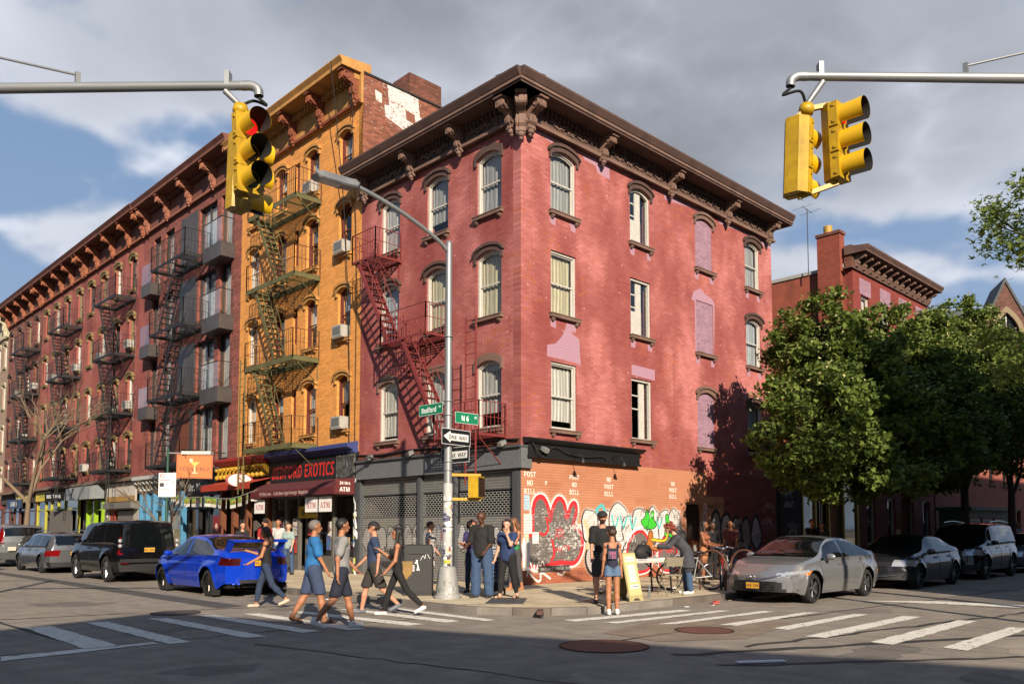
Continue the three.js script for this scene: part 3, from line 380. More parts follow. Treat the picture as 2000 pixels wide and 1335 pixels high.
// ================= red painted corner building =================
const RW = 13.53, RL = 7.54, RT = 12.52;               // right facade length, left facade length, wall top
const FR = frameOf(), FL = frameOf([0, 0, -RL], -Math.PI / 2);
function redPaint(w, h, W, H, seed, extra) {            // painted brick in patches of fresh and faded red, W x H metres
  return ctex(w, h, (c) => {
    const r = rng(seed), s = w / W; c.fillStyle = '#9f5650'; c.fillRect(0, 0, w, h);
    const bw = 0.21 * s, bh = 0.0725 * s;                // tone brick by brick: faded, fresh and scuffed areas with ragged edges
    for (let j = 0; j * bh < h; j++) for (let i = -1; i * bw < w; i++) {
      const x = i * 0.21 + (j % 2) * 0.105, y = j * 0.0725, q = fbm(x * 0.42 + seed, y * 0.26, 2.2, 4, 0.62) + 0.35 * fbm(x * 1.9, y * 0.7 + seed, 6.1, 3), k = q + (r() - 0.5) * 0.16, z = fbm(x * 0.9 + 40, y * 0.9, 9.4, 3);
      const al = Math.min(0.75, Math.abs(k) * 2.2) * (0.75 + r() * 0.4); c.fillStyle = k > 0.035 ? `rgba(206,130,126,${al.toFixed(2)})` : k < -0.05 ? `rgba(136,58,54,${al.toFixed(2)})` : 'rgba(0,0,0,0)'; c.fillRect(i * bw + (j % 2) * bw / 2, j * bh, bw + 1, bh + 1);
      if (z > 0.16 && r() < 0.5) { c.fillStyle = `rgba(176,92,52,${(0.2 + r() * 0.4).toFixed(2)})`; c.fillRect(i * bw + (j % 2) * bw / 2, j * bh, bw * (0.3 + r() * 0.7), bh); }
      if (r() < 0.012) { c.fillStyle = 'rgba(225,180,172,.6)'; c.fillRect(i * bw + r() * bw, j * bh, bw * 0.3 * r() + 2, bh * 0.6); }
    }
    for (let i = 0; i < 60; i++) { const x = r() * w, y = r() * h, l = 60 + r() * 240; c.fillStyle = r() < 0.6 ? 'rgba(112,46,44,.16)' : 'rgba(214,150,142,.14)'; c.fillRect(x, y, 3 + r() * 9, l); }
    extra?.(c, s, (y) => h - y * s, r);
    c.fillStyle = 'rgba(88,36,32,.22)'; for (let y = 0; y < h; y += 0.0725 * s) c.fillRect(0, y, w, Math.max(1, 0.011 * s));
    for (let j = 0; j * 0.0725 * s < h; j++) for (let x = (j % 2) * 0.105 * s; x < w; x += 0.21 * s) { c.fillStyle = 'rgba(88,36,32,.16)'; c.fillRect(x, j * 0.0725 * s, Math.max(1, 0.009 * s), 0.0725 * s); }
  }, { clamp: true, rep: [1 / W, 1 / H] });
}
const lav = (c, s, Y, r, pts) => { c.fillStyle = '#b18a9c'; c.beginPath(); pts.forEach(([x, y], i) => { const px = x * s + (r() - 0.5) * 4, py = Y(y) + (r() - 0.5) * 4; i ? c.lineTo(px, py) : c.moveTo(px, py); }); c.closePath(); c.fill(); };
const redB = rep(T.brickB, 1 / 1.68, 1 / 1.16);
const mRedR = mat(0xffffff, 0.82, { bumpMap: redB, bumpScale: 0.006, map: redPaint(2048, 1938, RW, 12.8, 11, (c, s, Y, r) => {
  lav(c, s, Y, r, [[0, 12.8], [0, 12.56], [0.45, 12.5], [1.2, 12.36], [1.3, 12.45], [2.5, 12.5], [2.6, 12.35], [3.1, 12.3], [3.2, 12.1], [3.75, 12.1], [3.75, 12.5], [6.5, 12.5], [6.6, 12.3], [7.3, 12.35], [9.8, 12.55], [9.9, 12.35], [10.7, 12.4], [12.6, 12.5], [12.7, 12.3], [13.5, 12.3], [13.5, 12.8]]);
  lav(c, s, Y, r, [[1.0, 6.3], [1.0, 6.62], [1.35, 6.7], [1.6, 6.95], [1.75, 7.2], [1.8, 7.35], [2.0, 7.38], [2.02, 7.1], [2.35, 7.0], [2.4, 6.25], [2.2, 6.3]]);
  lav(c, s, Y, r, [[4.75, 6.3], [4.75, 6.6], [5.95, 6.58], [5.95, 6.26]]);
  for (const x of [1.25, 2.1, 4.85, 5.7, 8.4, 9.3, 11.7, 12.5]) for (const y of [10.2, 7.3]) lav(c, s, Y, r, [[x - 0.12, y + 0.1], [x + 0.12, y + 0.1], [x + 0.1, y - 0.16], [x - 0.1, y - 0.14]]);
  lav(c, s, Y, r, [[8.25, 7.55], [8.25, 9.25], [8.05, 9.3], [8.2, 9.6], [8.6, 9.75], [8.95, 9.6], [9.3, 9.55], [9.5, 9.4], [9.4, 7.55]]);
  for (let i = 0; i < 30; i++) { c.fillStyle = 'rgba(200,150,160,.5)'; c.fillRect((12.9 + r() * 0.5) * s, Y(11.3 + r() * 0.9), 4 + r() * 16, 6); }
}) });
const mRedL = mat(0xffffff, 0.82, { bumpMap: redB, bumpScale: 0.006, map: redPaint(1024, 1740, RL, 12.8, 23) });
M.brown = mat(0x5f463d, 0.75, { map: T.blot1 }); M.brownPale = mat(0x85685a, 0.8, { map: T.blot1 }); M.lav = mat(0xa98597, 0.85, { map: T.brickSoft, bumpMap: redB, bumpScale: 0.006 });
const red = thing('corner_building', 'red painted brick corner building with brown bracketed cornice and graffiti at street level', 'building');
{
  // right facade, three floors of windows
  const holes = [], C = [1.69, 5.25, 8.85, 12.1], fl = [[10.42, 12.2, 0.16], [7.52, 9.32, 0], [4.32, 6.2, 0]];
  const ho = { h: 0.24, ov: 0.12 };
  const wins = [];
  fl.forEach(([y0, y1], f) => C.forEach((x, i) => { const arched = f === 0 || i === 3 || (f === 2 && i === 2); const w = i === 1 ? 1.03 : 1.05; holes.push({ x, w, y0, y1, rise: arched ? 0.16 : 0 }); wins.push({ x, w, y0, h: y1 - y0, rise: arched ? 0.16 : 0, f, i, hood: arched || f === 0 ? ho : null }); }));
  wall(FR, 0, RW, 3.5, RT, holes, 0.3, mRedR, 'wall', red);
  wall(FR, 0, 8.82, SW, 3.5, [{ x: 8.05, w: 0.95, y0: SW + 0.02, y1: 2.42 }], 0.3, mat(0xffffff, 0.85, { map: grafTex, bumpMap: redB, bumpScale: 0.005 }), 'graffiti_wall', red);
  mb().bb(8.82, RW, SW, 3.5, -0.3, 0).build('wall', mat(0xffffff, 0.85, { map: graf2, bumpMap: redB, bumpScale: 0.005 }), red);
  for (const o of wins) {
    o.hoodMat = M.brown; o.sillMat = M.brownPale; o.recess = 0.05;
    if (o.i === 2) { const g = part('blocked_window', red); put(g, FR, o.x, o.y0, 0); if (o.f !== 1) hood(o.w, o.rise, ho).build('hood', M.brownPale, g).position.set(0, o.h - o.rise, 0); sill(o.w).build('sill', M.brownPale, g); mb().ext(opening(0, o.w - 0.004, 0, o.h, o.rise, THREE.Shape), 0.2, { at: [0, 0, -0.23] }).build('brick_infill', M.lav, g); continue; }
    if (o.i === 1) {                                    // half boarded in white
      const u = part('window', red); put(u, FR, o.x, o.y0, -0.05); const s = opening(0, o.w, 0, o.h, o.rise, THREE.Shape); s.holes.push(opening(0, o.w - 0.14, 0.06, o.h - 0.07, o.rise)); mb().ext(s, 0.09, { at: [0, 0, -0.09] }).build('frame', M.frameWhite, u);
      const bx = o.f === 2 ? 0.12 : 0.0; if (o.f < 2) mb().bb(-0.43, bx - 0.14, 0.06, o.h * 0.44, -0.08, -0.05).build('board', M.frameWhite, u); mb().bb(bx - 0.14, bx + 0.12, 0.06, o.h - 0.12, -0.082, -0.045).build('board', M.frameWhite, u);
      mb().bb(-0.42, bx - 0.145, o.h * (o.f < 2 ? 0.44 : 0.04), o.h - 0.1, -0.075, -0.07).build('pane', M.glass, u); mb().bb(bx + 0.125, 0.42, 0.06, o.h - 0.1, -0.075, -0.07).build('pane', M.glass, u); for (const y of [0.5, 0.72]) mb().bb(-0.42, bx - 0.145, o.h * y, o.h * y + 0.04, -0.085, -0.06).build('sash_rail', M.frameWhite, u);
      mb().bb(bx + 0.13, 0.42, 0.05, o.h * 0.5, -0.25, -0.22).build('plank', mat(0x6a4632, 0.9, { map: T.grain1 }), u);
      if (o.hood) hood(o.w, o.rise, ho).build('hood', M.brown, u).position.set(0, o.h - o.rise, 0.05); sill(o.w).build('sill', M.brownPale, u).position.z = 0.05; continue;
    }
    o.cur = [[3, 2, 0], [0, 0, 0], [0, 0, 0], [3, 4, 1]][o.i][o.f]; o.drop = [0.95, 0.96, 0.85][o.f]; addWindow(FR, red, o);
  }
  // left facade
  const hl = [], CL = [1.62, 4.0, 6.28], fl2 = [[10.36, 12.12], [7.44, 9.3], [4.34, 6.22]], wl = [];
  fl2.forEach(([y0, y1], f) => CL.forEach((x, i) => { hl.push({ x, w: 1.0, y0, y1, rise: 0.16 }); wl.push({ x, w: 1.0, y0, h: y1 - y0, rise: 0.16, f, i }); }));
  wall(FL, 0, RL - 0.3, 3.5, RT, hl, 0.3, mRedL, 'wall', red);
  mb(FL).bb(RL - 0.3, RL - 0.0005, 3.5, RT, -0.3, -0.0005).build('corner_pier', mRedL, red);
  for (const o of wl) { o.recess = 0.05; o.hood = { ...ho, mould: !(o.f === 0 && o.i === 2) && !(o.f === 2) }; o.hoodMat = o.f === 2 ? M.brownPale : M.brown; o.sillMat = M.brownPale; o.cur = [[1, 3, 3], [4, 2, 2], [0, 1, 1]][o.f][o.i]; o.drop = [0.95, 0.75, 0.9][(o.f + o.i) % 3]; addWindow(FL, red, o); }
  // back, side, roof
  mb().bb(RW - 0.3, RW, SW, RT, -RL, -0.3).build('end_wall', mat(0x8a3a34, 0.85, { map: T.brickSoft }), red);
  mb().bb(0.3, RW - 0.3, SW, RT, -RL, -RL + 0.3).build('party_wall', M.interior, red);
  mb().bb(0.3, RW - 0.3, RT - 0.3, RT - 0.05, -RL + 0.3, -0.3).build('roof', mat(0x4a4542, 0.95), red);
  mb().bb(0.3, RW - 0.3, 3.3, 3.5, -RL + 0.3, -0.3).build('ceiling', M.interior, red);
  const rv = mat(0x9a9a90, 0.7, { map: T.blot1 }); for (const [x, z, h] of [[3.2, -1.2, 1.55], [11, -1.2, 1.7]]) mb().box(x, RT + h / 2 - 0.1, z, 1.2, h, 0.7).build('roof_hatch', rv, red);
  // cornice: frieze, dentils, soffit, crown
  const PJ = 0.75, co = part('cornice', red);
  for (const [F, L, ends] of [[FR, RW, [0, 1]], [FL, RL, [1, 0]]]) {
    const e0 = F === FR ? PJ : 0.1, e1 = F === FR ? 0.3 : PJ - 0.002, in0 = F === FR ? 0.12 : 0, in1 = F === FR ? 0 : 0.118;
    mb(F).bb(-in0, L + in1, RT, 13.1, -0.3, 0.12).build('frieze', M.brown, co);
    mb(F).bb(-in0 * 1.5, L + in1 * 1.5, RT, RT + 0.09, 0.12, 0.2).bb(-in0, L + in1, RT + 0.5, RT + 0.55, 0.12, 0.18).build('moulding', M.brownPale, co);
    mb(F).bb(-e0, L + e1, 13.1, 13.16, -0.3, PJ).build('soffit', M.brown, co);
    mb(F).ext([[PJ - 0.04, 13.16], [PJ + 0.02, 13.16], [PJ + 0.02, 13.25], [PJ + 0.05, 13.26], [PJ + 0.14, 13.42], [PJ + 0.14, 13.47], [-0.2, 13.62], [-0.2, 13.16]].map(([a, b]) => [a, b]), L + e0 + e1, { rot: [0, -Math.PI / 2, 0], at: [L + e1, 0, 0] }).build('crown', M.brown, co);
    mb(F).bb(-e0 - 0.015, L + e1 + 0.01, 13.17, 13.24, PJ + 0.02, PJ + 0.035).build('fillet', M.brownPale, co);
    const dn = mb(F); for (let x = 0.25; x < L - 0.1; x += 0.17) dn.bb(x, x + 0.085, 12.95, 13.1, 0.12, 0.25); const dm = dn.build('dentils', M.brown, co); dm.userData.kind = 'stuff';
    const bx = F === FR ? [3.25, 6.72, 10.16, 13.05] : [0.42, 2.95, 5.2];
    for (const x of bx) { const b = bracketGeo(0.68, 0.5, 0.23, true).build('bracket', M.brownPale, co); put(b, F, x, 13.09, 0.13); }
    const pb = F === FR ? [0.55, ...bx] : [...bx, RL - 0.5];
    for (let i = 0; i + 1 < pb.length; i++) {            // sunk panel with a scrolled vine in relief
      const a = pb[i] + 0.28, z = pb[i + 1] - 0.28, q = mb(F); q.bb(a, z, RT + 0.13, RT + 0.15, 0.12, 0.15).bb(a, z, RT + 0.44, RT + 0.46, 0.12, 0.15).bb(a, a + 0.02, RT + 0.15, RT + 0.44, 0.12, 0.15).bb(z - 0.02, z, RT + 0.15, RT + 0.44, 0.12, 0.15).build('panel_rim', M.brownPale, co);
      const v = [], n = Math.floor((z - a - 0.3) / 0.1); for (let k = 0; k <= n; k++) v.push([a + 0.15 + k * 0.1, RT + 0.295 + Math.sin(k * 1.25) * 0.06, 0.15]);
      const w = mb(F).tube(v, 0.022, n * 4, 5); for (let k = 1; k < n; k += 1) { const g = new THREE.TorusGeometry(0.045 + 0.012 * (k % 2), 0.017, 5, 9, 5); g.translate(v[k][0], v[k][1] + (k % 2 ? 0.03 : -0.03), 0.15); w.add(g); w.ball(v[k][0] + 0.05, v[k][1] - 0.04 * (k % 2 ? 1 : -1), 0.15, 0.028, 1, 6); }
      w.build('vine_relief', M.brownPale, co).userData.kind = 'stuff';
    }
  }
  { const cb = part('corner_bracket', co); for (const ry of [0, -Math.PI / 2, -Math.PI / 4]) { const b = bracketGeo(ry === -Math.PI / 4 ? 0.98 : 0.8, ry === -Math.PI / 4 ? 0.5 : 0.56, 0.27, true).build('scroll', M.brownPale, cb); b.rotation.y = ry; b.position.set(ry === 0 ? 0.2 : -0.1, 13.09, ry === 0 ? 0.1 : ry === -Math.PI / 2 ? -0.2 : 0.1); } }
  // fire escape
  M.feRed = paint(0x8a3532, 0.6);
  const z = (v) => v + RL;
  fireEscape(FL, red, { mat: M.feRed, depth: 1.0, rail: 0.85, edge: 0.06, bar: 0.014, plats: [{ x0: z(-6.55), x1: z(-5.3), y: 9.98 }, { x0: z(-4.98), x1: z(-2.8), y: 7.15, hole: [z(-4.2), z(-2.82)] }, { x0: z(-2.4), x1: z(-0.55), y: 4.1 }], stairs: [{ x0: z(-6.35), y0: 9.98, x1: z(-4.7), y1: 7.18 }, { x0: z(-4.0), y0: 7.15, x1: z(-2.2), y1: 4.12 }], ladders: [{ x: z(-0.85), y0: 2.75, y1: 7.2, z: 1.02 }] });
  // Bedford side: fascia, posts, three roll-down shutters
  const gm = paint(0x75777a, 0.55), gd = paint(0x55585b, 0.55);
  mb(FL).bb(0, RL + 0.12, 3.2, 3.74, -0.28, 0.12).build('fascia', gm, red);
  mb(FL).bb(0, RL + 0.14, 3.74, 3.8, -0.28, 0.2).build('fascia_cap', gd, red);
  mb(FL).bb(0, RL, 3.8, 3.99, -0.28, 0.03).build('lintel_band', mat(0x6b3b2c, 0.85, { map: T.blot1 }), red);
  const posts = [0.08, 3.25, 4.85, 7.42]; for (const x of posts) mb(FL).bb(x - 0.07, x + 0.07, SW, 3.2, -0.2, 0.04).build('shutter_post', gd, red);
  mb().bb(-0.03, -0.002, SW, 3.2, -0.3, -0.01).build('corner_pier', gd, red);
  for (let i = 0; i < 3; i++) {
    const x0 = posts[i] + 0.07, x1 = posts[i + 1] - 0.07, w = x1 - x0, sh = part('roll_down_shutter', red); put(sh, FL, (x0 + x1) / 2, 0, -0.1);
    mb().add(corrugated(w, 0.52).translate(0, 2.94, 0), true).build('upper_curtain', mat(0x8d8d88, 0.5, { metalness: 0.35, map: T.blot1 }), sh);
    mb().add(corrugated(w, 1.82).translate(0, SW + 0.91, 0), true).build('lower_curtain', mat(0xffffff, 0.5, { metalness: 0.25, map: shutTex[i] }), sh);
    const gr = grille(mb(), -w / 2, w / 2, 1.99, 2.66, 0).build('grille', mat(0xb9b9b4, 0.45, { metalness: 0.4 }), sh); gr.userData.kind = 'stuff';
    mb().bb(-w / 2, w / 2, 1.955, 1.985, -0.01, 0.02).build('rail', gd, sh); mb().bb(-w / 2, w / 2, 2.665, 2.69, -0.01, 0.02).build('rail', gd, sh);
  }
  mb(FL).bb(0.1, RL - 0.4, SW, 3.2, -1.3, -1.2).build('shop_back', M.dim, red);
  // black shop cornice with gooseneck lamps on the right facade
  const sc = part('shop_cornice', red, [0, 0, 0]);
  mb().bb(0.12, 4.9, 3.52, 3.86, 0, 0.16).build('board', M.black, sc); mb().ext([[0, 3.86], [0.2, 3.86], [0.34, 3.95], [0.34, 3.99], [0, 4.03]], 4.95, { rot: [0, -Math.PI / 2, 0], at: [5.0, 0, 0] }).build('crown', M.black, sc); mb().bb(0.1, 4.93, 3.48, 3.54, 0, 0.2).build('lower_moulding', M.black, sc);
  mb().tube([[0.3, 3.75, 0.2], [0.7, 3.66, 0.22], [1.1, 3.80, 0.21], [1.6, 3.66, 0.22], [2.4, 3.62, 0.22], [3.2, 3.65, 0.2], [3.3, 3.55, 0.2]], 0.016, 50).tube([[0.2, 3.9, 0.2], [0.35, 3.6, 0.3], [0.55, 3.5, 0.25], [0.75, 3.72, 0.2]], 0.02, 30).build('cable', M.rubber, sc);
  for (const x of [1.75, 3.55]) { const l = part('gooseneck_lamp', red, [x, 3.55, 0.18]); mb().tube([[0, 0.12, 0], [0, 0.14, 0.25], [0.02, -0.02, 0.42]], 0.014, 14).build('arm', M.black, l); mb().lathe([[0.02, 0], [0.05, -0.03], [0.085, -0.13], [0.08, -0.13], [0.03, -0.01]], 14, [0.02, -0.02, 0.42]).build('shade', M.black, l); }
  for (const [F, x, yy] of [[FL, 1.0, 3.86], [FL, 3.1, 3.86], [FL, 7.1, 3.86], [FR, 0.62, 3.7]]) { const f = part('flood_lamp', red); put(f, F, x, yy, 0.18); mb().box(0, 0, 0.1, 0.14, 0.11, 0.2, 0, 0.5).build('head', paint(0x9a9a98, 0.5), f); mb().box(0, 0.07, 0, 0.05, 0.05, 0.14).build('mount', M.black, f); }
  mb(FL).tube([[0, 4.0, 0.05], [1.5, 3.93, 0.07], [3, 3.99, 0.06], [5, 3.92, 0.07], [6.6, 4.0, 0.06], [7.5, 3.95, 0.08]], 0.025, 60).build('conduit', M.black, red);
  // barred door in the graffiti wall
  const d = part('side_door', red, [8.05, SW, -0.14]); mb().bb(-0.47, 0.47, 0.0, 1.1, -0.05, 0).build('lower_panel', paint(0x8a4526, 0.7), d); mb().bb(-0.47, 0.47, 1.1, 2.26, -0.05, -0.02).build('upper_panel', paint(0x5d3a2a, 0.8), d); const bars = mb(); for (let k = 0; k < 10; k++) bars.bar([-0.42 + k * 0.093, 1.1, 0.03], [-0.42 + k * 0.093, 2.1, 0.03], 0.018); bars.tube([[-0.45, 1.75, 0.03], [-0.3, 2.1, 0.03], [0, 2.22, 0.03], [0.3, 2.1, 0.03], [0.45, 1.75, 0.03]], 0.014, 20); bars.build('bars', M.iron, d); mb().bb(0.12, 0.3, 0.62, 0.95, 0, 0.012).build('notice', M.white, d);
}
// ================= buildings along Bedford Avenue =================
const rowF = frameOf();
function rowBuilding(name, label, z0, z1, D = 14) { const b = thing(name, label, 'building', [0, 0, z1], -Math.PI / 2); b.W = z0 - z1; b.D = D; b.lx = (z) => z - z1; return b; }
function shell(b, top, m, roofY = top) { mb().bb(0, 0.25, SW, roofY, -b.D, -0.3).build('side_wall', m, b); mb().bb(b.W - 0.25, b.W, SW, roofY, -b.D, -0.3).build('side_wall', m, b); mb().bb(0.25, b.W - 0.25, SW, roofY, -b.D, -b.D + 0.25).build('back_wall', m, b); mb().bb(0.25, b.W - 0.25, roofY - 0.3, roofY - 0.1, -b.D + 0.25, -0.3).build('roof', M.dim, b); mb().bb(0.25, b.W - 0.25, 4.0, 4.15, -b.D + 0.25, -0.31).build('floor', M.interior, b); }
function rowCornice(b, y0, y1, PJ, m, m2, brs, o = {}) {
  const c = part('cornice', b), W = b.W, yt = y1 - 0.32;
  mb().bb(0, W, y0, yt, -0.3, 0.1).build('frieze', m, c);
  mb().bb(0, W, y0, y0 + 0.1, 0.1, 0.17).build('moulding', m2, c);
  mb().bb(0, W + (o.over ?? 0), yt, yt + 0.06, -0.3, PJ).build('soffit', m, c);
  mb().ext([[-0.3, yt + 0.06], [PJ, yt + 0.06], [PJ, yt + 0.12], [PJ + 0.1, yt + 0.26], [PJ + 0.1, y1 - 0.03], [-0.3, y1 + 0.08]], W + (o.over ?? 0), { rot: [0, -Math.PI / 2, 0], at: [W + (o.over ?? 0), 0, 0] }).build('crown', m, c);
  for (const x of brs) { const k = bracketGeo((yt - y0) * 0.92, PJ * 0.78, 0.24, true).build('bracket', m2, c); k.position.set(x, yt - 0.01, 0.11); }
  const dn = mb(); for (let x = 0.15; x < W - 0.1; x += 0.2) dn.bb(x, x + 0.1, yt - 0.22, yt, 0.1, 0.3); dn.build('dentils', m, c).userData.kind = 'stuff';
  return c;
}
const winRow = (b, cols, floors, o, pick) => { const holes = []; floors.forEach(([y0, y1], f) => cols.forEach((x, i) => { if (o.skip?.(i, f)) return; holes.push({ x, w: o.w, y0, y1, rise: o.rise }); const q = { ...o, x, y0, h: y1 - y0, f, i }; pick?.(q, i, f); addWindow(rowF, b, q); })); return holes; };
const textM = (W, H, bg, fn, o = {}) => mat(0xffffff, o.r ?? 0.6, { map: textPlate(W, H, (c, w, h) => { if (bg) { c.fillStyle = bg; c.fillRect(0, 0, w, h); } c.textAlign = 'center'; c.textBaseline = 'middle'; fn(c, w, h); }, o.px ?? 192) });
const panel = (w, h, d, m, edge) => { const g = new THREE.BoxGeometry(w, h, d); const k = new THREE.Mesh(g, [edge, edge, edge, edge, m, edge]); k.castShadow = k.receiveShadow = true; return k; };
function board(name, parent, w, h, d, x, y, z, face, edge, ry = 0) { const k = panel(w, h, d, face, edge); k.name = name; k.position.set(x, y, z); k.rotation.y = ry; parent.add(k); return k; }
// shop front: posts, bulkhead, panes, transom. spans list of [x0, x1, 'pane' | 'door' | 'open']
function shopfront(b, spans, y1, o) {
  const s = part(o.name ?? 'shopfront', b), fm = o.frame, yb = SW + (o.bulk ?? 0.5), yt = y1 - (o.transom ?? 0.55);
  for (const [x0, x1, kind] of spans) {
    mb().bb(x0 - 0.05, x0 + 0.05, SW, y1, -0.12, o.proud ?? 0.02).build('post', fm, s);
    if (kind === 'open') continue;
    mb().bb(x0 + 0.05, x1 - 0.05, yt - 0.04, yt + 0.04, -0.1, 0).build('transom_bar', fm, s); mb().bb(x0 + 0.05, x1 - 0.05, yt + 0.04, y1, -0.062, -0.056).build('transom_pane', M.glass, s);
    if (kind === 'pane') { mb().bb(x0 + 0.05, x1 - 0.05, SW, yb, -0.1, 0.0).build('bulkhead', o.bulkM ?? fm, s); mb().bb(x0 + 0.05, x1 - 0.05, yb, yt - 0.04, -0.062, -0.056).build('pane', M.glass, s); }
    else { const d = mb(); d.bb(x0 + 0.06, x0 + 0.18, SW, yt - 0.05, -0.3, -0.25).bb(x1 - 0.18, x1 - 0.06, SW, yt - 0.05, -0.3, -0.25).bb(x0 + 0.18, x1 - 0.18, SW, SW + 0.35, -0.3, -0.25).bb(x0 + 0.18, x1 - 0.18, yt - 0.17, yt - 0.05, -0.3, -0.25).build('door', o.doorM ?? fm, s); mb().bb(x0 + 0.18, x1 - 0.18, SW + 0.35, yt - 0.17, -0.28, -0.274).build('door_pane', M.glass, s); }
  }
  const e = spans[spans.length - 1][1]; mb().bb(e - 0.05, e + 0.05, SW, y1, -0.12, o.proud ?? 0.02).build('post', fm, s);
  return s;
}
const inside = (b, x0, x1, m) => { mb().bb(x0, x1, SW, SW + 0.02, -3, -0.12).build('shop_floor', M.interior, b); mb().bb(x0, x1, SW, 4, -3.1, -3).build('shop_back', m, b); };

// ---------- yellow building ----------
const yel = rowBuilding('yellow_building', 'ochre yellow brick tenement with arched window hoods and green and rust fire escape', -7.54, -16.3);
{
  const b = yel, W = b.W, lx = b.lx; M.ochre = mat(0xeea350, 0.82, { map: T.brickSoft, bumpMap: T.brickB, bumpScale: 0.005 }); M.ochreTrim = mat(0xc8924c, 0.75, { map: T.blot1 }); M.rustTrim = mat(0x8c4a2c, 0.75, { map: T.blot1 });
  M.sideBrick = mat(0x8a5440, 0.9, { map: T.brick, bumpMap: T.brickB, bumpScale: 0.01 });
  const cols = [7.75, 5.6, 3.3, 1.15].map((x) => x), fl = [[13.7, 15.35], [10.98, 12.78], [8.05, 9.82], [4.95, 6.8]];
  const holes = winRow(b, cols, fl, { w: 0.78, rise: 0.14, frame: 'frameRed', hood: { h: 0.2, ov: 0.14, d: 0.12 }, hoodMat: M.ochreTrim, sillMat: M.ochreTrim }, (q, i, f) => { q.cur = [3, -1, 4, 5, 0][(i * 2 + f) % 5]; q.drop = [0.5, 0.8, 0.4][(i + f) % 3]; if (i === 3 && f > 0) q.frame = 'frameWhite'; });
  for (let f = 0; f < 4; f++) { const y0 = fl[f][0] + 0.35; holes.push({ x: 4.45, w: 0.34, y0, y1: fl[f][1] - 0.1, rise: 0 }); const u = windowUnit({ w: 0.34, h: fl[f][1] - 0.1 - y0, frame: 'frameRed', kind: 'single' }); u.position.set(4.45, y0, -0.1); b.add(u); }
  wall(rowF, 0, W, 4.15, 16.05, holes, 0.3, M.ochre, 'wall', b); shell(b, 16.6, M.interior);
  // brick end wall over the red roof, patched white, with the chimney
  const white = ctex(1024, 512, (c, w, h) => { const s = w / 8, Y = (y) => h - (y - 13) * s; c.fillStyle = '#8a5641'; c.fillRect(0, 0, w, h); const r = rng(8); for (let j = 0; j * 0.078 * s < h; j++) for (let x = -(j % 2) * 0.11 * s; x < w; x += 0.22 * s) { const k = r(); c.fillStyle = `rgb(${110 + k * 50 | 0},${62 + k * 38 | 0},${46 + k * 30 | 0})`; c.fillRect(x + 1.2, j * 0.078 * s + 1.2, 0.22 * s - 2, 0.078 * s - 2); } c.fillStyle = '#d8d6d2'; const pg = (p) => { c.beginPath(); p.forEach(([x, y], i) => { const a = x * s, q = Y(y); i ? c.lineTo(a, q) : c.moveTo(a, q); }); c.fill(); }; pg([[0.95, 17], [2.3, 17], [2.4, 16.3], [2.9, 16.2], [2.9, 15.6], [2.2, 15.45], [0.9, 15.8], [0.85, 16.2], [1.05, 16.25], [1.0, 16.7]]); pg([[0.45, 16.6], [0.75, 16.55], [0.75, 16.2], [0.5, 16.25]]); pg([[3.2, 16.4], [4, 16.2], [3.9, 15.7], [3.2, 15.8]]); for (let i = 0; i < 420; i++) { const k = r(); c.fillStyle = k < 0.5 ? 'rgba(138,86,65,.75)' : 'rgba(168,160,150,.7)'; c.fillRect(r() * 4.2 * s, Y(15.2 + r() * 1.9), 2 + r() * 13, 2 + r() * 5); } for (let y = 0; y < h; y += 0.078 * s) { c.fillStyle = 'rgba(90,60,50,.25)'; c.fillRect(0, y, w, 1.2); } c.fillStyle = '#8a5641'; pg([[1.75, 16.35], [2.15, 16.3], [2.2, 15.95], [1.8, 16.0]]); }, { clamp: true, rep: [1 / 8, 1 / 4] }); white.offset.set(0, -13 / 4);
  const sm = mat(0xffffff, 0.9, { map: white, bumpMap: T.brickB, bumpScale: 0.01 });
  { const s = new THREE.Shape([[0, 13], [0, 17.02], [0.4, 17.05], [8, 16.6], [8, 13]].map((p) => new THREE.Vector2(...p))); const F2 = frameOf([W + 0.012, 0, 0], Math.PI / 2); mb(F2).ext(s, 0.25, { at: [0, 0, -0.254] }).build('end_wall', sm, b); mb(F2).bb(0, 8, 16.98, 17.05, -0.3, 0.03).build('coping', M.dim, b); }
  const ch = part('chimney', b, [W - 0.5, 16.4, -2.65]); mb().box(0, 0.65, 0, 1.0, 1.5, 1.45).build('stack', M.sideBrick, ch); mb().box(-0.1, 1.45, -0.3, 0.08, 0.5, 0.08).build('flue', M.iron, ch);
  const cor = rowCornice(b, 15.95, 17.3, 0.85, M.ochreTrim, M.rustTrim, [W - 0.25, 6.35, 4.4, 2.3, 0.3]);
  M.feGreen = mat(0x66643a, 0.7, { map: T.blot1 }); M.feRust = mat(0x5e3a1e, 0.8, { map: T.blot1 });
  const x0 = lx(-13.65), x1 = lx(-10.1);
  fireEscape(rowF, b, { mat: M.feGreen, platMat: M.feGreen, railMat: M.feRust, stairMat: M.feGreen, depth: 1.05, rail: 0.95, edge: 0.16, bar: 0.012, plats: [13.35, 10.55, 7.6, 4.55].map((y) => ({ x0, x1, y, hole: y > 5 ? [x0 + 0.4, x0 + 2.0] : null })), stairs: [[13.35, 10.55], [10.55, 7.6], [7.6, 4.55]].map(([a, c]) => ({ x0: x0 + 0.5, y0: a, x1: x0 + 2.1, y1: c })), ladders: [{ x: x0 - 0.25, y0: 2.9, y1: 8.0, z: 1.0 }] });
  mb().tube([[lx(-8.0), 17.2, 1.0], [lx(-8.05), 12, 0.35], [lx(-8.0), 6, 0.1], [lx(-8.0), 4.2, 0.1]], 0.015, 40).tube([[lx(-7.7), 16.9, 0.4], [lx(-7.75), 11, 0.08], [lx(-7.72), 4.4, 0.06]], 0.012, 40).build('cable', M.rubber, b);
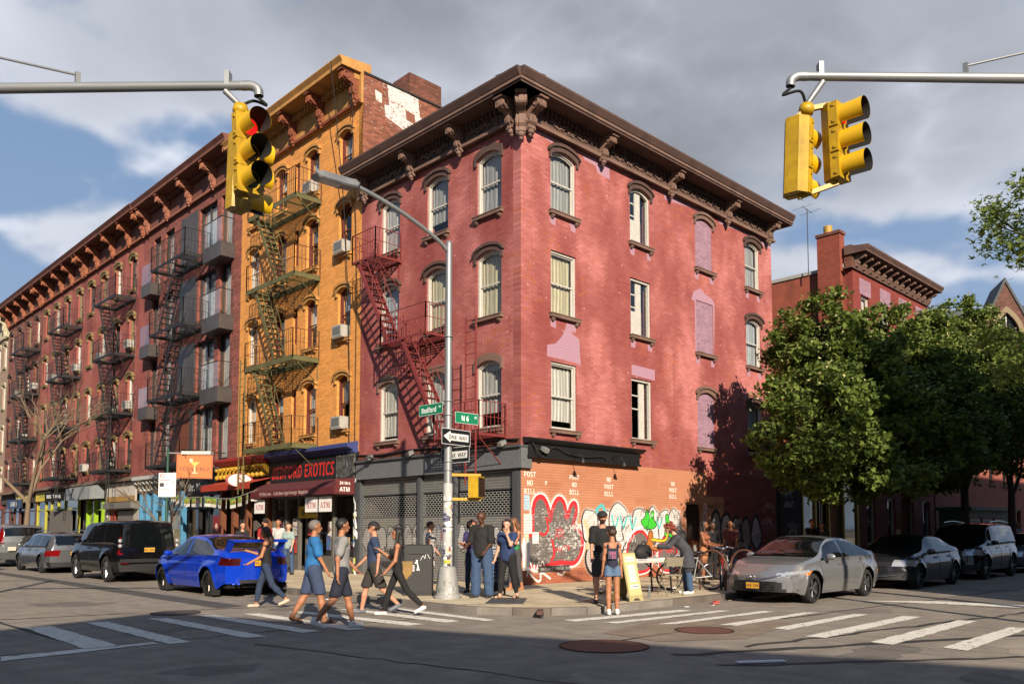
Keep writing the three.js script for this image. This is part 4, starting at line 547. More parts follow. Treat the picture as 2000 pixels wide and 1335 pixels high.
  // smoke shop, near half of the ground floor
  const s0 = lx(-13.25), s1 = W - 0.06; inside(b, 0.1, W - 0.1, mat(0x3b2a20, 0.9));
  mb().bb(s0, s1, 3.3, 4.1, -0.25, 0.1).build('sign_box', M.black, b);
  { const t = part('shop_cornice', b); const bl = paint(0x3c4a86, 0.6); mb().ext([[0, 4.1], [0.2, 4.12], [0.2, 4.2], [0.42, 4.28], [0.42, 4.4], [0, 4.5]], s1 - s0, { rot: [0, -Math.PI / 2, 0], at: [s1, 0, 0] }).build('crown', bl, t); mb().bb(s1 - 1.05, s1, 3.3, 4.08, 0.1, 0.17).build('peeling_board', mat(0xffffff, 0.9, { map: ctex(256, 256, (c, w, h) => { c.fillStyle = '#2c2c2b'; c.fillRect(0, 0, w, h); const r = rng(4); for (let i = 0; i < 260; i++) { const g = 60 + r() * 150; c.fillStyle = `rgba(${g},${g},${g - 4},.5)`; c.fillRect(r() * w, r() * h, 1 + r() * 5, 8 + r() * 50); } }) }), t); }
  { const font = 'bold 150px serif', W1 = s1 - s0 - 1.1; const f = textM(W1, 0.8, '#191819', (c, w, h) => { c.fillStyle = '#c9281f'; c.font = 'bold ' + Math.round(h * 0.8) + 'px sans-serif'; c.save(); c.translate(w / 2, h * 0.55); c.scale(w * 0.95 / c.measureText('BEDFORD EXOTICS').width, 1); c.transform(1, 0, -0.12, 1, 0, 0); c.fillText('BEDFORD EXOTICS', 0, 0); c.restore(); }); board('sign_face', b, W1, 0.8, 0.03, s0 + W1 / 2, 3.7, 0.12, f, M.black); }
  { const aw = part('awning', b), mr = paint(0x5d1f22, 0.8), prof = [[0, 3.3], [0.25, 3.26], [0.6, 3.12], [0.78, 2.95], [0.8, 2.72], [0.78, 2.72], [0.76, 2.93], [0.58, 3.09], [0.24, 3.23], [0, 3.27]]; mb().ext(prof, s1 - s0, { rot: [0, -Math.PI / 2, 0], at: [s1, 0, 0.1] }).build('canopy', mr, aw); mb().ext([[0, 3.27], [0.24, 3.23], [0.58, 3.09], [0.76, 2.93], [0.78, 2.72], [0, 2.72]], 0.02, { rot: [0, -Math.PI / 2, 0], at: [s1, 0, 0.1] }).build('end_panel', mr, aw);
    const vt = textM(s1 - s0, 0.24, '#5d1f22', (c, w, h) => { c.fillStyle = '#d9cfc6'; c.font = Math.round(h * 0.62) + 'px sans-serif'; c.fillText('195 Bed. Ave.    Craft Beer-Cigar-Foreign  Magazine', w * 0.42, h * 0.5); }, { px: 96 }); board('valance', aw, s1 - s0, 0.24, 0.012, (s0 + s1) / 2, 2.85, 0.908, vt, mr);
    const et = textM(0.8, 0.5, '#5d1f22', (c, w, h) => { c.fillStyle = '#eee8e2'; c.font = 'bold ' + h * 0.3 + 'px sans-serif'; c.fillText('24 Hrs', w / 2, h * 0.28); c.font = 'bold ' + h * 0.42 + 'px sans-serif'; c.fillText('ATM', w / 2, h * 0.7); }); board('end_sign', aw, 0.72, 0.48, 0.012, s1 + 0.012, 2.98, 0.5, et, mr, Math.PI / 2); }
  shopfront(b, [[s0 + 0.05, s0 + 1.0, 'pane'], [s0 + 1.0, s0 + 1.9, 'pane'], [s0 + 1.9, s0 + 3.1, 'door'], [s0 + 3.1, s0 + 4.2, 'pane'], [s0 + 4.2, s1 - 0.1, 'pane']], 3.3, { frame: paint(0x6e6a62, 0.6), bulk: 0.55 });
  const atm = (w, h, small) => textM(w, h, '#efeeea', (c, W2, H2) => { c.fillStyle = '#b3202a'; c.font = 'bold ' + H2 * 0.52 + 'px serif'; c.fillText('ATM', W2 / 2, H2 * 0.56); c.fillStyle = '#5a4a4a'; c.font = H2 * 0.14 + 'px sans-serif'; c.fillText(small ? '24 HOURS' : 'RELIABLE', W2 / 2, H2 * 0.14); });
  for (const [x, k] of [[s1 - 0.75, 0], [s1 - 1.62, 0], [s0 + 0.4, 1]]) board('atm_banner', b, 0.78, 0.5, 0.01, x, 2.42, 0.75, atm(0.78, 0.5, k), M.white);
  { const g = textM(1.2, 0.45, '#d9b41c', (c, w, h) => { c.fillStyle = '#2b2b2b'; c.font = 'bold ' + h * 0.5 + 'px sans-serif'; c.fillText('ATM', w * 0.72, h * 0.5); c.fillStyle = '#7d6a12'; c.beginPath(); c.arc(w * 0.25, h * 0.55, h * 0.3, 0, 7); c.fill(); }); board('window_banner', b, 1.3, 0.42, 0.01, s0 + 2.6, 2.2, 0.03, g, M.white); }
  { const pr = rng(15), cols2 = ['#c9c2b4', '#b33a34', '#e2ddd0', '#46629a', '#d6c25a', '#222']; for (let i = 0; i < 9; i++) { const w = 0.25 + pr() * 0.25, h = 0.3 + pr() * 0.35, k = cols2[i % 6]; board('poster', b, w, h, 0.006, s0 + 0.35 + (i % 5) * 1.12 + pr() * 0.3, 0.95 + Math.floor(i / 5) * 0.6 + pr() * 0.2, -0.045, textM(w, h, k, (c, W2, H2) => { for (let j = 0; j < 9; j++) { c.fillStyle = `rgba(${pr() * 200},${pr() * 160},${pr() * 150},.7)`; c.fillRect(pr() * W2 * 0.8, pr() * H2 * 0.85, W2 * 0.3, H2 * 0.1); } }, { px: 64 }), M.white); } }
  mb().bb(s1 - 0.02, s1 + 0.06, SW, 3.25, -0.1, 0.14).build('stickered_pier', mat(0xffffff, 0.85, { map: ctex(128, 512, (c, w, h) => { c.fillStyle = '#26262a'; c.fillRect(0, 0, w, h); const r = rng(19); for (let i = 0; i < 70; i++) { c.fillStyle = ['#ddd', '#c8c23a', '#3f77a8', '#eee', '#111', '#b8b0a0'][i % 6]; c.fillRect(r() * w, h * 0.3 + r() * h * 0.7, 8 + r() * 34, 8 + r() * 30); } for (let i = 0; i < 4; i++) tagScrawl(c, r, 10, h * 0.2 + i * 50, 90, '#eee', 6); }, { rep: [1, 0.32] }) }), b);
  // restaurant front, far half: red crown, yellow scalloped brackets, orange-red awning, timber posts
  const r0 = -1.25, r1 = s0 - 0.1, rd = paint(0xa3211c, 0.6), yl = paint(0xc99c1e, 0.6), tim = mat(0x7d4526, 0.75, { map: T.grain1 });
  const rs = part('restaurant_front', b); mb().bb(r0, r1, 3.55, 4.1, -0.25, 0.08).build('sign_box', M.black, rs); mb().ext([[0, 4.1], [0.3, 4.12], [0.45, 4.3], [0.45, 4.38], [0, 4.5]], r1 - r0, { rot: [0, -Math.PI / 2, 0], at: [r1, 0, 0] }).build('crown', rd, rs);
  for (let k = 0; k < 12; k++) { const x = lerp(r0 + 0.2, r1 - 0.2, k / 11); mb().box(x, 3.86, 0.2, 0.12, 0.44, 0.24).ball(x, 3.68, 0.34, 0.1).ball(x, 3.98, 0.36, 0.08).build('scalloped_bracket', yl, rs); }
  mb().ext([[0, 3.55], [0.85, 3.33], [0.85, 3.1], [0.83, 3.1], [0.83, 3.31], [0, 3.52]], r1 - r0, { rot: [0, -Math.PI / 2, 0], at: [r1, 0, 0.08] }).build('awning', paint(0xb5381c, 0.7), rs);
  for (const x of [r0 + 0.1, r0 + 1.2, r0 + 2.35, r1 - 0.15]) mb().bb(x - 0.1, x + 0.1, SW, 3.4, -0.1, 0.12).build('timber_post', tim, rs); mb().bb(r0, r1, 2.75, 2.9, -0.08, 0.1).build('timber_beam', tim, rs); mb().bb(r0 + 1.3, r0 + 2.2, SW, 1.0, -0.05, 0.05).build('timber_rail', tim, rs); mb().bb(r0 + 0.2, r0 + 1.1, SW, 2.7, -0.9, -0.85).build('red_door', paint(0x8f2418, 0.6), rs);
  { const ov = textM(0.95, 0.5, null, (c, w, h) => { c.fillStyle = '#8f1d22'; c.beginPath(); c.ellipse(w / 2, h / 2, w / 2, h / 2, 0, 0, 7); c.fill(); c.fillStyle = '#d8d0c8'; c.beginPath(); c.ellipse(w / 2, h / 2, w * 0.46, h * 0.42, 0, 0, 7); c.fill(); c.fillStyle = '#a32228'; c.font = 'bold ' + h * 0.3 + 'px serif'; c.fillText('VERACRUZ', w / 2, h * 0.5); }); const g = new THREE.CylinderGeometry(0.5, 0.5, 0.06, 28); g.rotateX(Math.PI / 2); g.scale(1, 0.52, 1); const m = new THREE.Mesh(g, [M.steel, ov, ov]); const t = thing('oval_sign', 'oval red and white sign hanging beneath the scalloped yellow brackets', 'sign', [-0.85, 3.45, -14.3], -0.35); m.name = 'plate'; m.castShadow = true; t.add(m); mb().bar([0, 0.25, 0], [0, 0.55, 0], 0.02).build('hanger', M.iron, t); }
  acUnit(new THREE.Matrix4().makeRotationY(-Math.PI / 2).setPosition(0, 0, -16.3), 7.75, 11.0, 'white air conditioner with blue panel in yellow wall, highest of the near column', 0).rotation.y = -Math.PI / 2;
  for (const [x, y, l] of [[7.75, 8.08, 'white air conditioner in the yellow wall, middle of the near column'], [7.75, 4.98, 'white air conditioner in the yellow wall just above the smoke shop'], [5.6, 13.72, 'white air conditioner behind the top platform of the green fire escape']]) acUnit(new THREE.Matrix4().makeRotationY(-Math.PI / 2).setPosition(0, 0, -16.3), x, y, l).rotation.y = -Math.PI / 2;
}
// ---------- brick and metal infill building with glass balconies ----------
const mod = rowBuilding('balcony_building', 'red brick building with dark metal panels, tall windows and glass fronted balconies', -16.3, -26.6);
{
  const b = mod, W = b.W, lx = b.lx; M.brickRose = mat(0xa35c4f, 0.85, { map: T.brick, bumpMap: T.brickB, bumpScale: 0.008 }); M.panelDark = mat(0x5b5552, 0.45, { metalness: 0.3, map: T.blot1 });
  const fy = [13.45, 10.42, 7.4, 4.4], holes = []; const wn = [[lx(-17.75), 1.1], [lx(-19.6), 1.8], [lx(-21.75), 1.2], [lx(-23.85), 1.1], [lx(-25.4), 0.9]];
  for (const y of fy) for (const [x, w] of wn) { holes.push({ x, w, y0: y + 0.1, y1: y + 2.45 }); const u = windowUnit({ w, h: 2.35, frame: 'frameDark', kind: 'single', cur: (x * 7 | 0) % 3 ? 1 : 0, drop: 0.97 }); u.position.set(x, y + 0.1, -0.12); b.add(u); if (w > 1.5) mb().bb(-0.03, 0.03, 0.07, 2.28, -0.06, 0).build('mullion', M.frameDark, u); }
  wall(rowF, 0, W, 4.15, 16.4, holes, 0.3, M.brickRose, 'wall', b); shell(b, 16.9, M.interior);
  for (const y of fy) mb().bb(lx(-22.4) - 0.0, lx(-20.6), y + 0.0, y + 2.5, 0.003, 0.05).build('metal_panel', M.panelDark, b).visible = true;
  fy.slice(0, 3).forEach((y) => { const k = part('balcony', b, [lx(-17.75), y, 0]); mb().bb(-0.85, 0.85, -0.6, 0.02, 0.002, 0.62).build('slab', M.panelDark, k); mb().bb(-0.84, 0.84, 0.05, 1.05, 0.585, 0.6).build('glass_front', M.glass, k); mb().bb(0.825, 0.84, 0.05, 1.05, 0.02, 0.58).build('glass_side', M.glass, k); mb().bar([-0.85, 1.07, 0.592], [0.85, 1.07, 0.592], 0.03, 0.03).bar([0.832, 1.07, 0.02], [0.832, 1.07, 0.6], 0.03, 0.03).build('handrail', M.iron, k); });
  fy.slice(0, 3).forEach((y) => { const k = part('balcony', b, [lx(-25.4), y, 0]); mb().bb(-0.6, 0.6, -0.55, 0.02, 0.002, 0.5).build('slab', M.panelDark, k); mb().bb(-0.59, 0.59, 0.05, 1.0, 0.47, 0.485).build('glass_front', M.glass, k); });
  const x0 = lx(-23.0), x1 = lx(-19.25), st = (a, c) => ({ x0: x1 - 1.3, y0: a, x1: x0 + 0.5, y1: c, z: 0.5 });
  fireEscape(rowF, b, { mat: M.iron, depth: 1.15, rail: 1.05, edge: 0.12, plats: fy.map((y, i) => ({ x0, x1, y: y + 0.02, hole: i < 3 ? [x0 + 0.4, x1 - 1.2] : null })), stairs: [st(13.45, 10.42), st(10.42, 7.4), st(7.4, 4.4)] });
  mb().bb(lx(-22.5), lx(-21.0), 4.5, 6.85, 0.003, 0.06).build('timber_panel', mat(0x7b3f22, 0.7, { map: T.grain1 }), b);
  rowCornice(b, 16.35, 17.75, 0.85, mat(0x7d4a3a, 0.75, { map: T.blot1 }), mat(0xa0654c, 0.75, { map: T.blot1 }), [W - 0.3, 7.8, 5.3, 2.8, 0.35]);
  // shoe shop in black, then the blue shop
  inside(b, 0.1, W - 0.1, mat(0x4a3a2c, 0.9)); const d0 = lx(-20.9), d1 = lx(-17.6);
  const ds = part('black_shopfront', b); mb().bb(d0, d1, 3.05, 3.95, -0.25, 0.15).build('sign_box', M.black, ds); { const f = textM(d1 - d0, 0.7, '#161617', (c, w, h) => { c.fillStyle = '#b9b9b6'; c.font = 'bold ' + h * 0.62 + 'px serif'; c.fillText('Dr. Martens', w / 2, h * 0.52); }); board('sign_face', ds, d1 - d0, 0.7, 0.02, (d0 + d1) / 2, 3.42, 0.165, f, M.black); }
  shopfront(b, [[d0 + 0.05, d0 + 1.15, 'pane'], [d0 + 1.15, d0 + 2.2, 'door'], [d0 + 2.2, d1 - 0.05, 'pane']], 3.05, { frame: M.black, doorM: paint(0x232325, 0.5) }); board('poster', b, 0.6, 1.3, 0.01, d0 + 2.75, 1.5, -0.045, textM(0.6, 1.3, '#7d1d2c', (c, w, h) => { c.fillStyle = '#d3b89a'; c.beginPath(); c.ellipse(w / 2, h * 0.35, w * 0.2, h * 0.12, 0, 0, 7); c.fill(); c.fillStyle = '#2b1518'; c.fillRect(w * 0.25, h * 0.5, w * 0.5, h * 0.4); }), M.black);
  mb().bb(d0 - 0.3, d1 + 0.3, 3.95, 4.15, -0.25, 0.4).build('ledge', mat(0x4b4642, 0.9, { map: T.blot1 }), b);
  const e0 = lx(-26.5), e1 = lx(-21.3), blu = paint(0x4f93bb, 0.6), bw = paint(0xc9ccc8, 0.6); shopfront(b, [[e0 + 0.1, e0 + 0.9, 'pane'], [e0 + 0.9, e0 + 1.8, 'pane'], [e0 + 1.8, e0 + 2.9, 'door'], [e0 + 2.9, e1 - 0.1, 'pane']], 3.3, { frame: blu, doorM: bw, transom: 0.8, proud: 0.12, name: 'blue_shopfront' });
  { const bc = part('bracketed_cornice', b); mb().bb(e0, e1, 3.3, 3.95, -0.2, 0.06).build('frieze', mat(0x2c3136, 0.8), bc); mb().bb(e0, e1, 3.95, 4.12, -0.2, 0.5).build('shelf', bw, bc); for (let k = 0; k < 11; k++) { const g = bracketGeo(0.5, 0.36, 0.12).build('bracket', bw, bc); g.position.set(lerp(e0 + 0.15, e1 - 0.15, k / 10), 3.93, 0.07); } }
  for (const [x, w] of [[e0 + 1.35, 0.8], [e0 + 3.7, 1.2]]) mb().bb(x - w / 2, x + w / 2, SW + 0.5, 2.4, -0.3, -0.28).build('window_blind', mat(0xb9a46a, 0.9, { map: curtainT }), b);
}
// ---------- three dark red tenements ----------
const tenF = [[13.95, 15.72], [10.88, 12.64], [7.72, 9.48], [4.85, 6.42]];
const scrawlT = (seed, base) => ctex(1024, 1536, (c, w, h) => { const r = rng(seed); c.fillStyle = base; c.fillRect(0, 0, w, h); for (let i = 0; i < 260; i++) { c.fillStyle = r() < 0.5 ? `rgba(120,44,40,${r() * 0.25})` : `rgba(70,24,24,${r() * 0.25})`; c.fillRect(r() * w, r() * h, 20 + r() * 160, 20 + r() * 200); } for (let i = 0; i < 12; i++) { const x = (0.12 + 0.25 * (i % 4)) * w + r() * 30, y = h * (0.14 + 0.24 * Math.floor(i / 4)) + r() * 60; c.globalAlpha = 0.6; for (let k = 0; k < 3; k++) { const p = []; for (let j = 0; j < 9; j++) p.push([x + (r() - 0.5) * 80, y + j * 24 + (r() - 0.5) * 40]); spray(c, p, 4, '#c9b4b4'); } c.globalAlpha = 1; } c.fillStyle = 'rgba(40,12,12,.3)'; for (let y = 0; y < h; y += 9) c.fillRect(0, y, w, 1.6); }, { clamp: true, rep: [1 / 9.1, 1 / 13.7] });
const tenements = [];
[[-26.6, -36.0, 'dark red brick tenement with pale scrawls beside the balcony building', 0x6f2f2a, '#a65c50', 1], [-36.0, -44.7, 'dark red brick tenement between two similar ones, with two black fire escape landings in view', 0x6f3029, '#a35a4e', 1], [-44.7, -53.4, 'brown red brick tenement at the end of the long cornice', 0x9a5a4a, '#83483c', 0]].forEach(([z0, z1, label, hex, css, scr], bi) => {
  const b = rowBuilding('red_tenement', label, z0, z1); b.userData.group = 'dark red tenements sharing one cornice'; tenements.push(b); const W = b.W, lx = b.lx;
  const trim = [mat(0x8f7a4c, 0.75, { map: T.blot1 }), mat(0x927e55, 0.75, { map: T.blot1 }), mat(0x6b5248, 0.8, { map: T.blot1 })][bi];
  const cols = [[-28.5, -30.65, -32.85, -35.0], [-37.1, -39.4, -41.6, -43.75], [-45.9, -48, -50.2, -52.4]][bi].map(lx);
  const wm = scr ? mat(0xffffff, 0.85, { map: scrawlT(60 + bi, css), bumpMap: T.brickB, bumpScale: 0.007 }) : mat(hex, 0.85, { map: T.brick, bumpMap: T.brickB, bumpScale: 0.007 });
  const holes = winRow(b, cols, tenF, { w: 0.82, rise: 0.16, frame: 'frameDark', hood: { h: 0.22, ov: 0.14, d: 0.13 }, hoodMat: trim, sillMat: trim }, (q, i, f) => { q.cur = [4, -1, 0, -1, 3, 1][(i * 5 + f * 3 + bi) % 6]; q.drop = [0.5, 0.95, 0.4][(i + f) % 3]; q.frame = ['frameDark', 'frameTan', 'frameWhite'][(i * 2 + f + bi) % 3]; });
  wall(rowF, 0, W, 4.0, 16.4, holes, 0.3, wm, 'wall', b); if (scr) wm.map.offset.set(0, -4 / 13.7); shell(b, 16.9, M.interior);
  rowCornice(b, 16.3, 17.75, 0.9, mat(0x74402f, 0.75, { map: T.blot1 }), mat(0xa3603f, 0.75, { map: T.blot1 }), [W - 0.2, W - 2.2, W / 2 + 0.1, 2.3, 0.3]);
  const f0 = lx([-31.1, -39.6, -48.1][bi]), f1 = f0 + 3.1;
  fireEscape(rowF, b, { mat: M.iron, depth: 1.05, rail: 0.95, edge: 0.13, plats: [13.45, 10.5, 7.5, 4.6].map((y, i) => ({ x0: f0, x1: f1, y, hole: i < 3 ? [f0 + 0.4, f0 + 1.9] : null })), stairs: [[13.45, 10.5], [10.5, 7.5], [7.5, 4.6]].map(([a, c]) => ({ x0: f0 + 0.5, y0: a, x1: f0 + 2.0, y1: c })), ladders: [{ x: f0 + 2.7, y0: 2.9, y1: 8, z: 1.0 }] });
  inside(b, 0.1, W - 0.1, mat(0x43362c, 0.9)); mb().bb(0, W, 3.35, 4.0, -0.3, 0.12).build('shop_band', mat(0x453c35, 0.85, { map: T.blot1 }), b); mb().ext([[0, 4.0], [0.5, 4.0], [0.1, 4.25], [0, 4.25]], W, { rot: [0, -Math.PI / 2, 0], at: [W, 0, 0] }).build('ledge', mat(0x6e5a4a, 0.9, { map: T.blot1 }), b);
  if (bi === 0) {
    const a0 = lx(-30.8), a1 = lx(-26.75), wh = paint(0xbdb8ab, 0.8); const s = part('shuttered_shop', b); { const f = textM(a1 - a0, 0.95, '#bfbcb4', (c, w, h) => { c.fillStyle = 'rgba(160,80,60,.45)'; c.font = h * 0.24 + 'px sans-serif'; c.fillText('COMING SISTERS READY', w / 2, h * 0.22); c.fillStyle = '#a07c3a'; c.fillRect(0, h * 0.72, w, h * 0.28); }); board('sign_face', s, a1 - a0, 0.95, 0.1, (a0 + a1) / 2, 3.48, 0.18, f, wh); } mb().ext([[0, 3.0], [0.4, 2.95], [0.4, 2.65], [0, 2.6]], a1 - a0, { rot: [0, -Math.PI / 2, 0], at: [a1, 0, 0.02] }).build('shutter_box', paint(0x77756f, 0.6), s); mb().add(corrugated(2.4, 2.4).translate((a0 + a1) / 2 + 0.3, SW + 1.2, 0), true).build('shutter', mat(0x87857f, 0.5, { metalness: 0.3, map: T.blot1 }), s); for (const x of [a0 + 0.35, a1 - 0.35]) mb().bb(x - 0.35, x + 0.35, SW, 2.9, -0.1, 0.03).build('pier', paint(x < a1 - 1 ? 0xa5442f : 0xb5b0a6, 0.8), s); const pm = mat(0xffffff, 0.9, { map: ctex(128, 512, (c, w, h) => { c.fillStyle = '#8d8878'; c.fillRect(0, 0, w, h); const r = rng(31); for (let i = 0; i < 150; i++) { const g = r() * 235; c.fillStyle = r() < 0.2 ? '#c7c13e' : `rgb(${g},${g},${g * 0.95})`; c.fillRect(r() * w, r() * h, 8 + r() * 26, 5 + r() * 18); } }, { rep: [1, 0.3] }) }); mb().bb(a0 - 0.75, a0 - 0.05, SW, 3.3, -0.1, 0.06).build('poster_pier', pm, s);
    const g0 = lx(-34.4), g1 = lx(-31.9), gr = paint(0x9bc41e, 0.5); shopfront(b, [[g0, (g0 + g1) / 2, 'pane'], [(g0 + g1) / 2, g1, 'door']], 3.2, { frame: gr, name: 'lime_shopfront', proud: 0.1 }); mb().ext([[0, 4.05], [0.7, 3.85], [0.75, 3.2], [0.7, 3.2], [0, 3.25]], 4.3, { rot: [0, -Math.PI / 2, 0], at: [lx(-31.5), 0, 0.13] }).build('grey_awning', mat(0x8f9698, 0.8, { map: T.blot1 }), b);
  } else {
    const cs = [[0xb7b33a, 0x6b6a60, 'yellow_shopfront'], [0x5a2f2a, 0x9a8d6a, 'maroon_shopfront']][bi - 1]; shopfront(b, [[0.2, 2.0, 'pane'], [2.0, 3.2, 'door'], [3.2, 4.6, 'pane'], [4.6, 6.0, 'door'], [6.0, W - 0.2, 'pane']], 3.35, { frame: paint(cs[0], 0.6), bulkM: paint(cs[1], 0.7), name: cs[2] });
    if (bi === 1) { board('shop_sign', b, 3.2, 0.6, 0.08, 2.2, 3.65, 0.18, textM(3.2, 0.6, '#c9b23a', (c, w, h) => { c.fillStyle = '#6b8a2a'; c.font = 'bold ' + h * 0.5 + 'px sans-serif'; c.fillText('SMOOTHIES', w / 2, h / 2); }), M.black); board('shop_sign', b, 1.7, 0.5, 0.12, 6.6, 3.5, 0.75, textM(1.7, 0.5, '#141414', (c, w, h) => { c.fillStyle = '#eee'; c.font = 'bold ' + h * 0.5 + 'px monospace'; c.fillText('DOS TOROS', w / 2, h / 2); }), M.black, 0.3); mb().bb(3.2, 7.6, SW, 2.7, 0.02, 0.06).build('grey_hoarding', paint(0x6f6a62, 0.8), b); }
    else { board('shop_sign', b, 3.4, 0.75, 0.1, 6.2, 3.75, 0.2, textM(3.4, 0.75, '#d9c46a', (c, w, h) => { c.fillStyle = '#8a7a3a'; c.font = 'bold ' + h * 0.3 + 'px serif'; c.fillText('PAWN SHOP', w / 2, h / 2); }), M.black); board('shop_sign', b, 3.6, 0.6, 0.1, 4.6, 3.3, 0.3, textM(3.6, 0.6, '#24466e', (c, w, h) => { c.fillStyle = '#e8e6e0'; c.font = 'bold ' + h * 0.7 + 'px sans-serif'; c.fillText('CASHING', w / 2, h / 2); }), M.black); }
  }
  const FM = new THREE.Matrix4().makeRotationY(-Math.PI / 2).setPosition(0, 0, z1); FM.ry = -Math.PI / 2; [[0, 1, 0], [2, 1, 1], [1, 2, 1], [3, 3, 0], [0, 2, 0], [1, 3, 1]].slice(0, bi ? 3 : 6).forEach(([i, f, k], n) => acUnit(FM, cols[i], tenF[f][0] + 0.02, ['white', 'grey'][k] + ' air conditioner in window column ' + ['one', 'two', 'three', 'four'][i] + ' from the ' + ['balcony building', 'first tenement', 'second tenement'][bi] + ' side, ' + ['', 'third', 'second', 'first'][f] + ' upper floor', k));
});
// ---------- cream house at the far end ----------
{
  const b = rowBuilding('cream_building', 'cream house with heavy pale cornice beyond the tenements', -53.4, -66); const cm = mat(0xa88f78, 0.85, { map: T.brickSoft }), cr = paint(0xcfc7a8, 0.7); const cols = [2, 4.6, 7.2, 9.8, 11.6];
  const holes = winRow(b, cols, tenF.map(([a, c]) => [a - 0.4, c - 0.4]), { w: 0.9, rise: 0.1, hood: { h: 0.2 }, hoodMat: cr, sillMat: cr, cur: 1, drop: 0.6 }); wall(rowF, 0, b.W, 3.6, 15.8, holes, 0.3, cm, 'wall', b); shell(b, 16.2, M.interior); rowCornice(b, 15.7, 17.6, 1.1, cr, cr, [b.W - 0.3, 9, 6, 3, 0.3]); inside(b, 0.1, b.W - 0.1, M.interior); mb().bb(0, b.W, 3.0, 3.7, -0.3, 0.15).build('shop_band', paint(0x7d2b26, 0.7), b); shopfront(b, [[0.2, 3, 'pane'], [3, 4.2, 'door'], [4.2, 8, 'pane'], [8, b.W - 0.2, 'pane']], 3.0, { frame: paint(0x4a2c28, 0.7) });
  const c = rowBuilding('far_building', 'dull red brick houses closing the far end of the avenue', -66, -110); wall(rowF, 0, c.W, SW, 15, [], 0.3, mat(0x6e4a3f, 0.9, { map: T.brick }), 'wall', c); rowCornice(c, 14.6, 15.8, 0.7, M.brown, M.brown, [1, 10, 20, 30, 40]); shell(c, 15, M.interior);
}
